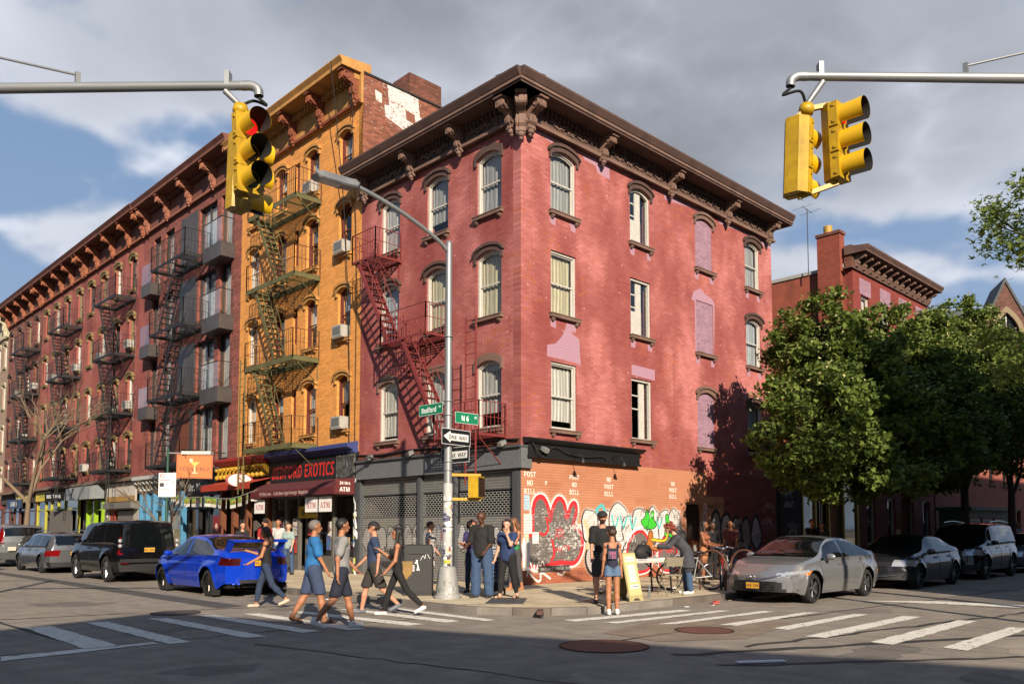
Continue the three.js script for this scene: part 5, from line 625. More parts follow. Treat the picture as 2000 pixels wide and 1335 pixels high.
// ================= beyond the corner building along N 6th Street =================
{
  // one-storey shop between the two tall buildings
  const b = thing('low_shop', 'single storey shop with brass framed windows in the shade of the trees', 'building', [RW + 0.02, 0, 0]); const W = 7.3;
  const dk = mat(0x3a2622, 0.85, { map: T.blot1 }), brass = mat(0x9c8434, 0.4, { metalness: 0.6 });
  mb().bb(0, W, 3.5, 4.3, -0.3, 0.05).build('parapet', dk, b); mb().bb(0, 2.0, SW, 3.5, -0.3, 0).build('pier', mat(0x2e2526, 0.85, { map: T.blot1 }), b); mb().bb(0, W, 4.0, 4.2, -9, -0.3).build('roof', M.dim, b); mb().bb(0, W, SW, 4.0, -9.2, -9).build('back_wall', M.dim, b);
  shopfront(b, [[2.1, 3.2, 'pane'], [3.2, 4.4, 'door'], [4.4, 5.8, 'pane'], [5.8, 7.2, 'pane']], 3.5, { frame: brass, bulk: 0.3 }); mb().bb(0.1, W - 0.1, SW, 3.4, -3, -2.9).build('shop_back', mat(0x2c2622, 0.9), b);
  { const g = mat(0xffffff, 0.85, { map: ctex(256, 512, (c, w, h) => { c.fillStyle = '#3a2c2c'; c.fillRect(0, 0, w, h); const r = rng(51); for (let i = 0; i < 24; i++) tagScrawl(c, r, r() * w * 0.6, r() * h, 90, ['#7a99a8', '#a08a90', '#c9c4c0', '#5a3a48', '#222'][i % 5], 6); }, { clamp: true }) }); board('tagged_panel', b, 1.6, 3.0, 0.03, 1.05, 1.7, 0.02, g, dk); }
  // red building with chimney
  const X0 = 20.9, X1 = 30.1, t = thing('chimney_building', 'red painted building with brick chimney, yellow pot and bracketed brown cornice behind the trees', 'building', [X0, 0, 0]); const WW = X1 - X0;
  const rm = mat(0x8f3a30, 0.85, { map: T.brickSoft, bumpMap: T.brickB, bumpScale: 0.006 }), st = mat(0xa0523c, 0.88, { map: T.blot1 });
  const cols = [1.3, 3.6, 5.9, 8.1], fl = [[10.6, 12.2], [7.5, 9.2], [4.4, 6.1], [0.9, 3.0]], holes = []; fl.forEach(([y0, y1], f) => cols.forEach((x) => { holes.push({ x, w: 0.95, y0, y1 }); addWindow(FR, t, { x, w: 0.95, y0, h: y1 - y0, rise: 0, cur: f % 2, drop: 0.6, sillMat: M.brownPale }); if (f < 3) mb().bb(x - 0.62, x + 0.62, y1 + 0.02, y1 + 0.75, 0.001, 0.012).build('lintel_patch', M.lav, t); }));
  wall(FR, 0.3, WW, SW, 13.2, holes.map((h) => ({ ...h })), 0.3, rm, 'wall', t); mb().bb(0, 0.3, SW, 13.2, -0.3, 0).build('corner_pier', rm, t);
  mb().bb(0, 0.3, SW, 13.35, -12, -0.3).build('side_wall', st, t); mb().bb(-0.06, 0.36, 13.35, 13.5, -12, -0.3).build('coping', paint(0xb9b6ae, 0.6), t); mb().bb(WW - 0.3, WW, SW, 13, -12, -0.3).build('side_wall', st, t); mb().bb(0.3, WW - 0.3, 12.8, 13, -12, -0.3).build('roof', M.dim, t); mb().bb(0.3, WW - 0.3, SW, 13, -12, -11.7).build('back_wall', st, t);
  { const w = windowUnit({ w: 0.9, h: 1.8, frame: 'frameDark', cur: 5, drop: 0.5 }); w.rotation.y = -Math.PI / 2; w.position.set(-0.01, 9.6, -3.1); t.add(w); }
  { const c = part('chimney', t, [-0.05, 9, -0.95]); mb().box(0, 2.9, 0, 0.5, 6.0, 1.05).build('stack', mat(0x9a4a36, 0.88, { map: T.brickSoft, bumpMap: T.brickB, bumpScale: 0.008 }), c); mb().box(0, 5.95, 0, 0.6, 0.14, 1.15).build('cap', M.sideBrick, c); mb().lathe([[0.19, 0], [0.2, 0.35], [0.17, 0.38], [0.15, 0.37]], 16, [0, 6.02, -0.1]).build('pot', paint(0xc39a3a, 0.6), c); }
  { const F = FR, c = part('cornice', t), m = mat(0x6a4f44, 0.75, { map: T.blot1 }); mb().bb(-0.3, WW, 13.2, 13.25, -0.3, 0.1).bb(0, WW, 13.25, 13.85, -0.3, 0.06).build('frieze', m, c); mb().ext([[-0.3, 13.85], [0.7, 13.85], [0.7, 13.92], [0.8, 14.05], [0.8, 14.12], [-0.3, 14.25]], WW + 0.3, { rot: [0, -Math.PI / 2, 0], at: [WW + 0.15, 0, 0] }).build('crown', m, c); for (let k = 0; k < 13; k++) { const g = bracketGeo(0.55, 0.5, 0.18, false).build('bracket', M.brownPale, c); g.position.set(0.2 + k * (WW - 0.4) / 12, 13.84, 0.07); } mb().bb(-0.06, 0.3, 13.2, 14.3, -0.35, 0.02).build('stepped_parapet', M.sideBrick, c); }
  const an = thing('roof_antenna', 'thin metal antenna on the roof beside the chimney with the yellow pot', 'antenna', [20.6, 13.2, -1.9]); mb().rod([0, 0, 0], [0, 3.2, 0], 0.02).build('mast', M.iron, an); mb().rod([-0.9, 3.0, 0.2], [0.9, 3.3, -0.2], 0.012).build('boom', M.iron, an); for (const x of [-0.5, 0.3]) mb().rod([x, 3.1, -0.5], [x, 3.15, 0.5], 0.008).build('rod', M.iron, an);
  // lower houses further on
  const u = thing('salmon_house', 'low salmon red house beyond the trees with dark windows', 'building', [30.3, 0, 0]); const h2 = []; for (let i = 0; i < 9; i++) for (const y0 of [0.9, 4.3]) { const x = 1.5 + i * 2.7; h2.push({ x, w: 0.95, y0, y1: y0 + 1.9 }); addWindow(FR, u, { x, w: 0.95, y0, h: 1.9, rise: 0, cur: -1, frame: 'frameDark', sillMat: M.brownPale }); } wall(FR, 0, 25, SW, 8.0, h2, 0.3, mat(0xa35a4a, 0.88, { map: T.brickSoft }), 'wall', u); mb().bb(0, 25, 8.0, 8.4, -0.3, 0.3).build('cornice', M.brown, u); mb().bb(0, 25, 7.7, 7.9, -10, -0.3).build('roof', M.dim, u); mb().bb(0, 25, SW, 7.7, -10.2, -10).build('back_wall', M.dim, u); mb().bb(24.7, 25, SW, 8, -10, -0.3).build('side_wall', M.dim, u);
  // green kiosk with menu boards
  const k = thing('green_kiosk', 'green street kiosk with three framed menu boards behind the parked cars', 'kiosk', [27.0, SW, 2.4], -0.1); const gp = paint(0x1f5a44, 0.6); mb().bb(0, 5, 0, 2.35, -1.2, 0).build('body', gp, k); mb().bb(-0.15, 5.15, 2.35, 2.5, -1.3, 0.35).build('roof', gp, k); for (let i = 0; i < 3; i++) { const p = part('menu_board', k, [0.9 + i * 1.4, 1.35, 0.03]); mb().box(0, 0, 0, 1.25, 1.35, 0.04).build('frame', mat(0x9a5426, 0.7), p); board('sheet', p, 1.08, 1.18, 0.01, 0, 0, 0.025, textM(1.08, 1.18, '#b9b3a0', (c, w, h) => { c.fillStyle = '#5a6a5c'; c.fillRect(w * 0.1, h * 0.08, w * 0.8, h * 0.08); c.fillStyle = 'rgba(70,66,60,.6)'; for (let j = 0; j < 12; j++) c.fillRect(w * 0.1, h * (0.24 + j * 0.055), w * (0.5 + 0.3 * ((j * 7) % 3) / 2), h * 0.02); }, { px: 128 }), M.white); }
  // gothic gable far off
  const go = thing('gabled_school', 'brick gable with pointed arch window and grey slate roof above the far trees', 'building', [63, 0, -4.8], -1.05); const bk = mat(0x7b5243, 0.88, { map: T.brick }), sl = mat(0x53585c, 0.8, { map: T.brickSoft }), sto = mat(0x8a7a5e, 0.85);
  { const s = new THREE.Shape([[-2.3, 0], [2.3, 0], [2.3, 17.6], [0, 22.8], [-2.3, 17.6]].map((p) => new THREE.Vector2(...p))), hole = new THREE.Path(); hole.moveTo(-0.95, 17.3); hole.lineTo(0.95, 17.3); hole.lineTo(0.95, 18.2); hole.quadraticCurveTo(0.8, 19.2, 0, 19.9); hole.quadraticCurveTo(-0.8, 19.2, -0.95, 18.2); hole.closePath(); s.holes.push(hole); mb().ext(s, 0.4, { at: [0, 0, -0.4] }).build('gable', bk, go); const a = new THREE.Shape(); a.moveTo(-1.3, 17.2); a.lineTo(-1.3, 18.3); a.quadraticCurveTo(-1.1, 19.5, 0, 20.5); a.quadraticCurveTo(1.1, 19.5, 1.3, 18.3); a.lineTo(1.3, 17.2); a.lineTo(0.97, 17.2); a.lineTo(0.97, 18.2); a.quadraticCurveTo(0.8, 19.2, 0, 19.95); a.quadraticCurveTo(-0.8, 19.2, -0.97, 18.2); a.lineTo(-0.97, 17.2); a.closePath(); mb().ext(a, 0.18).build('arch', sto, go); mb().bb(-0.95, 0.95, 17.3, 19.9, -0.25, -0.24).build('pane', M.darkGlass, go); mb().bb(-0.04, 0.04, 17.3, 19.9, -0.24, -0.1).bb(-0.95, 0.95, 18.25, 18.33, -0.24, -0.1).build('mullion', M.white, go); mb().bb(-2.35, 2.35, 16.5, 16.75, -0.2, 0.12).build('string_course', sto, go); }
  mb().bb(-0.9, 0.9, 15.1, 16.1, -0.3, 0.02).build('low_window', M.darkGlass, go); mb().bb(-6, 14, 0, 17, -9, -0.6).build('body', bk, go); mb().ext([[0.2, 17], [-4.5, 21.6], [-9.2, 17]], 20, { rot: [0, -Math.PI / 2, 0], at: [14, 0, -0.2] }).build('slate_roof', sl, go); mb().ext([[-2.5, 17.5], [0, 23.0], [2.5, 17.5], [2.3, 17.5], [0, 22.6], [-2.3, 17.5]], 4.5, { at: [0, 0, -4.4] }).build('gable_roof', sl, go); mb().box(-3.1, 18.0, -0.2, 1.2, 2.2, 1.0).build('turret', bk, go);
}
// ================= trees =================
function leafCloud(clumps, per, size, seed, spread, shape) {       // many small folded leaves gathered in clumps
  const r = rng(seed), P = [], N = [], g1 = () => (r() + r() + r() - 1.5) / 1.5, a = new THREE.Vector3(), b = new THREE.Vector3(), c = new THREE.Vector3(), n = new THREE.Vector3();
  for (const [cx, cy, cz, cr] of clumps) for (let i = 0; i < per; i++) {
    const px = cx + g1() * cr * spread, py = cy + g1() * cr * spread * 0.8, pz = cz + g1() * cr * spread, s = size * (0.65 + r() * 0.7);
    a.set(r() - 0.5, (r() - 0.5) * 0.9, r() - 0.5).normalize(); n.set(r() - 0.5, 0.35 + r() * 0.7, r() - 0.5).normalize(); b.crossVectors(n, a).normalize(); c.crossVectors(a, b).normalize();
    for (const k of shape) { for (const [u, v, w] of k) { P.push(px + (a.x * u + b.x * v + c.x * w) * s, py + (a.y * u + b.y * v + c.y * w) * s, pz + (a.z * u + b.z * v + c.z * w) * s); } }
  }
  const g = new THREE.BufferGeometry(); g.setAttribute('position', new THREE.Float32BufferAttribute(P, 3)); g.computeVertexNormals(); g.setAttribute('uv', new THREE.Float32BufferAttribute(new Float32Array(P.length / 3 * 2), 2)); return g;
}
const heartLeaf = [[[-0.5, 0, 0], [0, -0.42, 0.12], [0.62, 0, 0]], [[-0.5, 0, 0], [0.62, 0, 0], [0, 0.42, 0.12]]];
const mapleLeaf = [[[0, 0, 0], [0.25, -0.2, 0.05], [1, 0, 0]], [[0, 0, 0], [1, 0, 0], [0.25, 0.2, 0.05]], [[0, 0, 0], [0.1, 0.2, 0.04], [0.55, 0.75, 0]], [[0, 0, 0], [0.55, 0.75, 0], [0.3, 0.15, 0.04]], [[0, 0, 0], [0.3, -0.15, 0.04], [0.55, -0.75, 0]], [[0, 0, 0], [0.55, -0.75, 0], [0.1, -0.2, 0.04]]];
const leafM = (c, t = 0.3) => mat(c, 0.75, { phys: true, transmission: t, thickness: 0, side: THREE.DoubleSide, specularIntensity: 0.4 });
M.leaf = leafM(0x788b35, 0.4); M.leafDark = leafM(0x576e29, 0.4); M.bract = leafM(0xc4bf82, 0.2); M.bark = mat(0x43372c, 0.95, { map: T.blot1 }); M.barkPale = mat(0x8a7860, 0.95, { map: T.blot1 });
function limb(b, p, q, r0, r1, r, bend = 0.12) { const m = [(p[0] + q[0]) / 2 + (r() - 0.5) * bend, (p[1] + q[1]) / 2 + (r() - 0.5) * bend, (p[2] + q[2]) / 2 + (r() - 0.5) * bend]; b.rod(p, m, r0, (r0 + r1) / 2, 7).rod(m, q, (r0 + r1) / 2, r1, 7); }
function lindenTree(x, z, lobes, seed, label, trunkH = 3.2) {
  const t = thing('linden_tree', label, 'tree', [x, SW, z], 0, 'leafy trees along the side street'), r = rng(seed), tr = mb();
  limb(tr, [0, 0, 0], [0.1, trunkH, 0], 0.19, 0.14, r); const clumps = [];
  for (const [lx, ly, lz, rx, ry] of lobes) { limb(tr, [0.1, trunkH - 0.3, 0], [lx, ly - ry * 0.2, lz], 0.09, 0.03, r, 0.5); const n = Math.round(26 * rx * ry); for (let i = 0; i < n; i++) { let ux, uy, uz, l; do { ux = r() * 2 - 1; uy = r() * 2 - 1; uz = r() * 2 - 1; l = Math.hypot(ux, uy, uz); } while (l > 1 || l < 0.1); const k = (0.55 + 0.45 * Math.sqrt(r())) / l * Math.min(1, l + 0.45); const cx = lx + ux * k * rx * (1 - 0.25 * uy), cy = ly + uy * k * ry, cz = lz + uz * k * rx; clumps.push([cx, cy, cz, 0.42 + r() * 0.25]); if (r() < 0.3) limb(tr, [lx + ux * 0.2, ly + uy * 0.2, lz + uz * 0.2], [cx, cy, cz], 0.022, 0.008, r, 0.2); } }
  tr.build('trunk', M.bark, t); const cr = part('crown', t);
  mb().add(leafCloud(clumps, 62, 0.15, seed + 1, 0.85, heartLeaf), true).build('foliage', M.leaf, cr); mb().add(leafCloud(clumps, 34, 0.15, seed + 2, 0.8, heartLeaf), true).build('foliage', M.leafDark, cr); mb().add(leafCloud(clumps.filter((c) => c[1] > 5.2), 9, 0.10, seed + 3, 0.95, heartLeaf), true).build('pale_bracts', M.bract, cr); return t;
}
lindenTree(9.3, 4.2, [[-0.3, 5.5, 0.2, 2.4, 2.3], [-2.0, 4.4, 0.4, 1.9, 1.8], [1.6, 5.0, 0.3, 2.1, 2.2], [-0.6, 7.2, -0.1, 1.5, 1.4], [0.2, 3.5, 0.6, 2.5, 1.3], [1.4, 6.6, 0, 1.5, 1.3], [3.0, 4.6, 0.2, 1.7, 1.9]], 21, 'dense green linden tree standing closest to the red corner building');
lindenTree(14.8, 4.2, [[0, 6.0, 0, 2.5, 2.5], [-1.8, 5.0, 0.4, 2.0, 2.0], [1.9, 5.2, 0.2, 2.3, 2.3], [0, 8.0, 0, 1.6, 1.5], [1.8, 7.5, 0, 1.6, 1.5], [0.2, 4.0, 0.4, 2.4, 1.3], [3.2, 5.6, 0, 1.9, 2.2], [3.0, 7.6, 0, 1.4, 1.4]], 22, 'leafy linden tree behind the black parked SUV');
lindenTree(21.0, 4.2, [[0, 7.0, 0, 2.6, 2.8], [2.2, 6.4, 0, 2.4, 2.6], [0.6, 9.3, 0, 1.8, 1.7], [-1.8, 5.4, 0, 2.0, 2.1], [2.0, 8.6, 0, 1.6, 1.6]], 23, 'leafy linden tree standing in front of the green kiosk');
lindenTree(27.5, 4.2, [[0, 6.8, 0, 2.6, 2.6], [2.2, 6.2, 0, 2.4, 2.4], [0.6, 9.0, 0, 1.8, 1.7]], 24, 'smaller linden tree furthest along the side street');
{
  const t = thing('maple_tree', 'maple branches with pointed leaves hanging in from the other side of the street', 'tree', [2.4, SW, 13.9]), r = rng(91), tr = mb(), cl = []; limb(tr, [0, 0, 0], [-0.3, 4.5, -0.4], 0.2, 0.13, r);
  for (let i = 0; i < 84; i++) { const a = r() * 6.28, d = 0.3 + r() * 1.5, q = [-1.0 + Math.cos(a) * d, 4.2 + r() * 3.6, -1.6 + Math.sin(a) * d]; limb(tr, [-0.3, 4.4, -0.4], q, 0.035, 0.01, r, 0.5); cl.push([...q, 0.55]); } tr.build('trunk', M.bark, t); mb().add(leafCloud(cl, 120, 0.11, 92, 0.95, mapleLeaf), true).build('crown', M.leaf, t);
}
function bareTree(x, z, h, seed, label, depth, m, green) {
  const t = thing('bare_tree', label, 'tree', [x, SW, z]), r = rng(seed), b = mb(); let tips = [];
  const grow = (p, d, len, rad, k) => { const q = [p[0] + d[0] * len, p[1] + d[1] * len, p[2] + d[2] * len]; b.rod(p, q, rad, rad * 0.68, k > 2 ? 4 : 6); if (k >= depth) { tips.push(q); return; } const n = k < 2 ? 3 : 2 + (r() < 0.45); for (let i = 0; i < n; i++) { const e = [d[0] + (r() - 0.5) * 1.25, d[1] * 0.8 + (r() - 0.25) * 0.6, d[2] + (r() - 0.5) * 1.25], l = Math.hypot(...e); grow(q, e.map((v) => v / l), len * (0.62 + r() * 0.22), rad * 0.62, k + 1); } };
  grow([0, 0, 0], [0.02, 1, 0.05], h * 0.36, h * 0.021, 0); b.build('trunk', m, t); if (green) mb().add(leafCloud(tips.filter((p, i) => p[1] < h * 0.62 && i % 3 === 0).slice(0, 30).map((p) => [...p, 0.3]), 24, 0.1, seed + 5, 0.9, heartLeaf), true).build('leaves', M.leaf, t); return t;
}
bareTree(-4.1, -30.3, 7.6, 57, 'nearly bare street tree with pale twigs in front of the tenements', 6, M.barkPale, true);
bareTree(-4.0, -13.2, 3.1, 61, 'thin leafless sapling on the pavement before the restaurant', 5, M.barkPale, false);
// building behind the viewer, on the opposite corner, whose roof shades the near asphalt
{
  const o = thing('opposite_building', 'three storey brick corner house across the intersection that shades the road', 'building', [-20.1, 0, 19.0], 0.33); const om = mat(0x7a4a3c, 0.88, { map: T.brick }), h3 = []; for (let i = 0; i < 5; i++) for (const y0 of [4.2, 7.2]) h3.push({ x: -13 + i * 2.8, w: 1, y0, y1: y0 + 1.8 });
  const OF = frameOf([0, 0, 0], Math.PI); const hs = []; for (let i = 0; i < 5; i++) for (const y0 of [4.2, 7.2]) { hs.push({ x: 1.6 + i * 2.8, w: 1, y0, y1: y0 + 1.8 }); } wall(OF, 0, 15, SW, 9.9, hs, 0.3, om, 'wall', o); for (const h of hs) addWindow(OF, o, { ...h, h: 1.8, rise: 0, cur: 1, sillMat: M.brownPale }); mb().bb(-0.3, 0, SW, 9.9, 0.3, 15).build('side_wall', om, o); mb().bb(-15, -14.7, SW, 9.9, 0.3, 15).build('side_wall', om, o); mb().bb(-15, 0, 9.6, 9.9, 0.3, 15).build('roof', M.dim, o); mb().bb(-14.7, -0.3, SW, 9.6, 14.7, 15).build('back_wall', om, o); mb().bb(-15.2, 0.2, 9.9, 10.1, -0.3, 15.2).build('cornice', M.brown, o);
}

// rows of houses on the far sides of both streets: outside the frame, they shade the avenue and the side street and are mirrored in the cars
function farRow(label, F, L, D, H, hex, at, turn) {
  const o = thing('facing_house', label, 'building', at, turn), m = mat(hex, 0.88, { map: T.brick }), hs = []; for (let i = 0; i < Math.floor(L / 2.6); i++) for (let y0 = 4.4; y0 < H - 2.4; y0 += 3.1) hs.push({ x: 1.5 + i * 2.6, w: 1, y0, y1: y0 + 1.8 });
  wall(FR, 0, L, SW, H, hs, 0.3, m, 'wall', o); for (const h of hs) { const u = windowUnit({ w: 1, h: 1.8, frame: 'frameWhite', cur: 1, drop: 0.6 }); u.position.set(h.x, h.y0, -0.1); o.add(u); }
  mb().bb(0, L, H, H + 0.3, -0.3, 0.5).build('cornice', M.brown, o); mb().bb(0, 0.3, SW, H, -D, -0.3).build('side_wall', m, o); mb().bb(L - 0.3, L, SW, H, -D, -0.3).build('side_wall', m, o); mb().bb(0.3, L - 0.3, H - 0.3, H - 0.1, -D, -0.3).build('roof', M.dim, o); mb().bb(0.3, L - 0.3, SW, H, -D, -D + 0.3).build('back_wall', m, o); return o;
}
farRow('long brick house across the side street whose shade falls over the parked dark cars', FR, 44, 10, 14.2, 0x7c4c3e, [44.2, 0, 19.6], Math.PI);
farRow('brick house on the other side of the avenue facing the tenements', FR, 60, 10, 11.2, 0x84564a, [-19.8, 0, -0.2], Math.PI / 2);
{ const w = new THREE.Shape(); struct(mb().bb(-60, -19.9 + 4.8, 0, SW, -120, 0.3), 'far_sidewalk', M.conc); struct(mb().bb(-0.2, 120, 0, SW, 14.9, 60), 'far_sidewalk', M.conc); }
// ================= street furniture =================
M.sigYellow = mat(0xcba30c, 0.5, { map: rep(T.blot, 1.6) }); M.galv = mat(0xa9adae, 0.5, { metalness: 0.55, map: T.blot1 });
{
  const L = thing('lamp_post', 'galvanised corner lamp post with street signs, stickers and a walk signal', 'lamp post', [-3.91, SW, 1.71]);
  mb().lathe([[0.30, 0], [0.30, 0.06], [0.25, 0.1], [0.2, 0.55], [0.17, 0.66], [0.1, 0.68]], 8).build('base', mat(0xffffff, 0.7, { metalness: 0.3, map: ctex(256, 256, (c, w, h) => { c.fillStyle = '#a2a3a0'; c.fillRect(0, 0, w, h); const r = rng(2); for (let i = 0; i < 500; i++) { const g = 90 + r() * 130 | 0; c.fillStyle = `rgba(${g},${g},${g - 6},.5)`; c.fillRect(r() * w, r() * h, 2 + r() * 8, 2 + r() * 12); } }) }), L);
  mb().lathe([[0.1, 0.66], [0.088, 2.5], [0.078, 5], [0.068, 7.62], [0.06, 7.7], [0, 7.72]], 14).build('pole', M.galv, L);
  const stk = ctex(256, 1024, (c, w, h) => { c.fillStyle = '#b5b7b4'; c.fillRect(0, 0, w, h); const r = rng(3); for (let i = 0; i < 130; i++) { const k = ['#e9e7e0', '#f4f2ec', '#cfcac0', '#333', '#b7b23a', '#8a3b4a', '#557', '#ddd', '#efeee8'][i % 9]; c.fillStyle = k; c.save(); c.translate(r() * w, h * 0.12 + r() * h * 0.88); c.rotate((r() - 0.5) * 0.5); c.fillRect(0, 0, 12 + r() * 60, 14 + r() * 55); c.restore(); } c.fillStyle = '#eceae4'; c.fillRect(20, h * 0.02, 60, 110); c.fillStyle = '#222'; c.fillRect(42, h * 0.04, 14, 60); }, { clamp: true });
  { const g = new THREE.CylinderGeometry(0.099, 0.102, 1.75, 16, 1, true); g.translate(0, 1.56, 0); mb().add(g, true).build('sticker_wrap', mat(0xffffff, 0.7, { map: stk }), L); }
  mb().tube([[0, 7.45, 0], [-0.25, 7.62, 0], [-1.2, 7.98, 0], [-2.2, 8.2, 0], [-2.5, 8.22, 0]], 0.045, 40, 10).build('arm', M.galv, L);
  const lu = part('luminaire', L, [-2.45, 8.22, 0]); mb().ext([[-0.05, -0.07], [-0.85, -0.12], [-0.95, -0.2], [-0.9, -0.26], [-0.3, -0.24], [0, -0.2], [0.05, -0.1]].map(([a, b]) => [a * 0.9, b * 0.7 + 0.09]), 0.24, { at: [0, 0, -0.12], bevel: 0.03 }).build('housing', M.galv, lu); mb().box(-0.55, -0.115, 0, 0.42, 0.012, 0.2).build('lens', mat(0xd9dad4, 0.4), lu);
  const sg = (name, w, h, y, ry, off, draw, bg) => { const f = textM(w, h, bg, draw, { px: 128, r: 0.5 }); const k = panel(w, h, 0.012, f, M.galv); k.material = [M.galv, M.galv, M.galv, M.galv, f, M.galv]; k.name = name; k.position.set(...off); k.position.y = y; k.rotation.y = ry; L.add(k); return k; };
  const gr = '#0f7d58', st = (a, b) => (c, w, h) => { c.fillStyle = '#fff'; c.fillRect(0, 0, w, h); c.fillStyle = gr; c.fillRect(3, 3, w - 6, h - 6); c.fillStyle = '#fff'; c.font = 'bold ' + h * 0.66 + 'px sans-serif'; c.save(); c.translate(w * 0.42, h * 0.54); c.scale(0.86, 1); c.fillText(a, 0, 0); c.restore(); c.font = 'bold ' + h * 0.3 + 'px sans-serif'; c.fillText(b, w * 0.88, h * 0.34); };
  sg('street_sign', 0.82, 0.24, 4.06, -Math.PI / 2, [-0.1, 0, -0.47], st('Bedford', 'Av')); sg('street_sign', 0.66, 0.24, 3.86, 0, [0.44, 0, 0.1], st('N 6', 'St'));
  const ow = (c, w, h) => { c.fillStyle = '#ddd'; c.fillRect(0, 0, w, h); c.fillStyle = '#16171a'; c.fillRect(4, 4, w - 8, h - 8); c.fillStyle = '#e4e4e0'; c.beginPath(); c.moveTo(w * 0.06, h * 0.5); c.lineTo(w * 0.3, h * 0.12); c.lineTo(w * 0.3, h * 0.27); c.lineTo(w * 0.93, h * 0.27); c.lineTo(w * 0.93, h * 0.73); c.lineTo(w * 0.3, h * 0.73); c.lineTo(w * 0.3, h * 0.88); c.fill(); c.fillStyle = '#16171a'; c.font = 'bold ' + h * 0.36 + 'px sans-serif'; c.fillText('ONE  WAY', w * 0.56, h * 0.52); };
  sg('one_way_sign', 0.9, 0.34, 3.42, 0.12, [0.12, 0, 0.125], ow); sg('one_way_sign', 0.9, 0.34, 3.04, -Math.PI / 2, [0.115, 0, 0.1], ow).position.x = 0.12; L.children[L.children.length - 1].rotation.y = -Math.PI / 2 + 0.02;
  const cl = mb(); for (const y of [0.9, 1.5, 2.05, 2.72, 2.9, 3.3, 3.9, 4.2, 5.6]) cl.lathe([[0.094, -0.012], [0.106, -0.012], [0.106, 0.012], [0.094, 0.012]], 14, [0, y, 0]); cl.build('clamp_bands', M.galv, L).userData.kind = 'stuff';
  const ps = part('walk_signal', L, [0.55, 2.36, 0.3]); mb().box(0, 0, 0, 0.42, 0.46, 0.22, 0.5).build('housing', M.sigYellow, ps); { const f = panel(0.36, 0.4, 0.02, mat(0x1b1a18, 0.15), M.black); f.name = 'screen'; f.position.set(0.057, 0, 0.105); f.rotation.y = 0.5; ps.add(f); } for (const y of [0.26, -0.26]) mb().bar([-0.5, y, -0.28], [0.1, y, 0.02], 0.06).build('bracket', M.sigYellow, ps);
}
// mast arm with two signal heads: one faces along +z, the other along +x
function signalHead(parent, x, y, z, ry, lit) {
  const h = part('signal_head', parent, [x, y, z], ry), S = 0.29; const b = mb(); for (let k = 0; k < 3; k++) b.ext([[-0.15, 0.01], [-0.13, -0.0], [0.13, 0.0], [0.15, 0.01], [0.15, S - 0.015], [0.13, S - 0.005], [-0.13, S - 0.005], [-0.15, S - 0.015]], 0.1, { at: [0, (1 - k) * S - S / 2, -0.02] }); b.ext([[-0.15, -1.5 * S], [0.15, -1.5 * S], [0.15, 1.5 * S], [-0.15, 1.5 * S]], 0.001, { at: [0, 0, -0.02] }).ext([[-0.14, -0.02], [-0.08, -0.13], [0.08, -0.13], [0.14, -0.02]], 3 * S - 0.01, { rot: [0, -Math.PI / 2, -Math.PI / 2], at: [0, 0, 0] }); b.l.pop(); 
  { const g = new THREE.ExtrudeGeometry(new THREE.Shape([[-0.148, 0.02], [-0.08, 0.13], [0.08, 0.13], [0.148, 0.02]].map((p) => new THREE.Vector2(...p))), { depth: 3 * S - 0.01, bevelEnabled: false }); g.rotateX(-Math.PI / 2); g.translate(0, -1.5 * S + 0.005, 0); b.add(g.applyMatrix4(new THREE.Matrix4().makeScale(1, 1, 1))); }
  b.build('housing', M.sigYellow, h);
  for (let k = 0; k < 3; k++) { const y0 = (1 - k) * S; const v = new THREE.CylinderGeometry(0.125, 0.118, 0.26, 22, 1, true, 0.55, Math.PI * 2 - 1.1); v.rotateY(0); v.rotateX(Math.PI / 2); v.translate(0, y0, 0.21); mb().add(v, true).build('visor', vis, h); mb().add(v.clone().scale(0.97, 0.97, 1).translate(0, y0 * 0.03, 0.001), true).build('visor_lining', visIn, h); mb().add(new THREE.SphereGeometry(0.118, 18, 8, 0, 6.283, 0, 0.9).rotateX(Math.PI / 2).scale(1, 1, 0.5).translate(0, y0, 0.05), true).build('lens', [lensR, lensA, lensG][k] && (k === 0 && lit ? lensLit : [lensR, lensA, lensG][k]), h); const fin = mb(); for (const s of [-1, 1]) fin.box(s * 0.152, y0 + 0.09, 0.045, 0.02, 0.03, 0.03).box(s * 0.152, y0 - 0.09, 0.045, 0.02, 0.03, 0.03); fin.build('latches', M.sigYellow, h).userData.kind = 'stuff'; }
  return h;
}
const visIn = new THREE.MeshStandardMaterial({ color: 0x121212, roughness: 0.8, side: THREE.DoubleSide }), vis = new THREE.MeshStandardMaterial({ color: 0xc39a08, roughness: 0.45, side: THREE.DoubleSide }), lensR = mat(0x3a0a0a, 0.2), lensA = mat(0x2b2008, 0.2), lensG = mat(0x0a1f16, 0.2), lensLit = mat(0x6a0c0c, 0.25, { emissive: new THREE.Color(0xff1a1a), emissiveIntensity: 0.6 });
const RV = [0.716, 0.698];
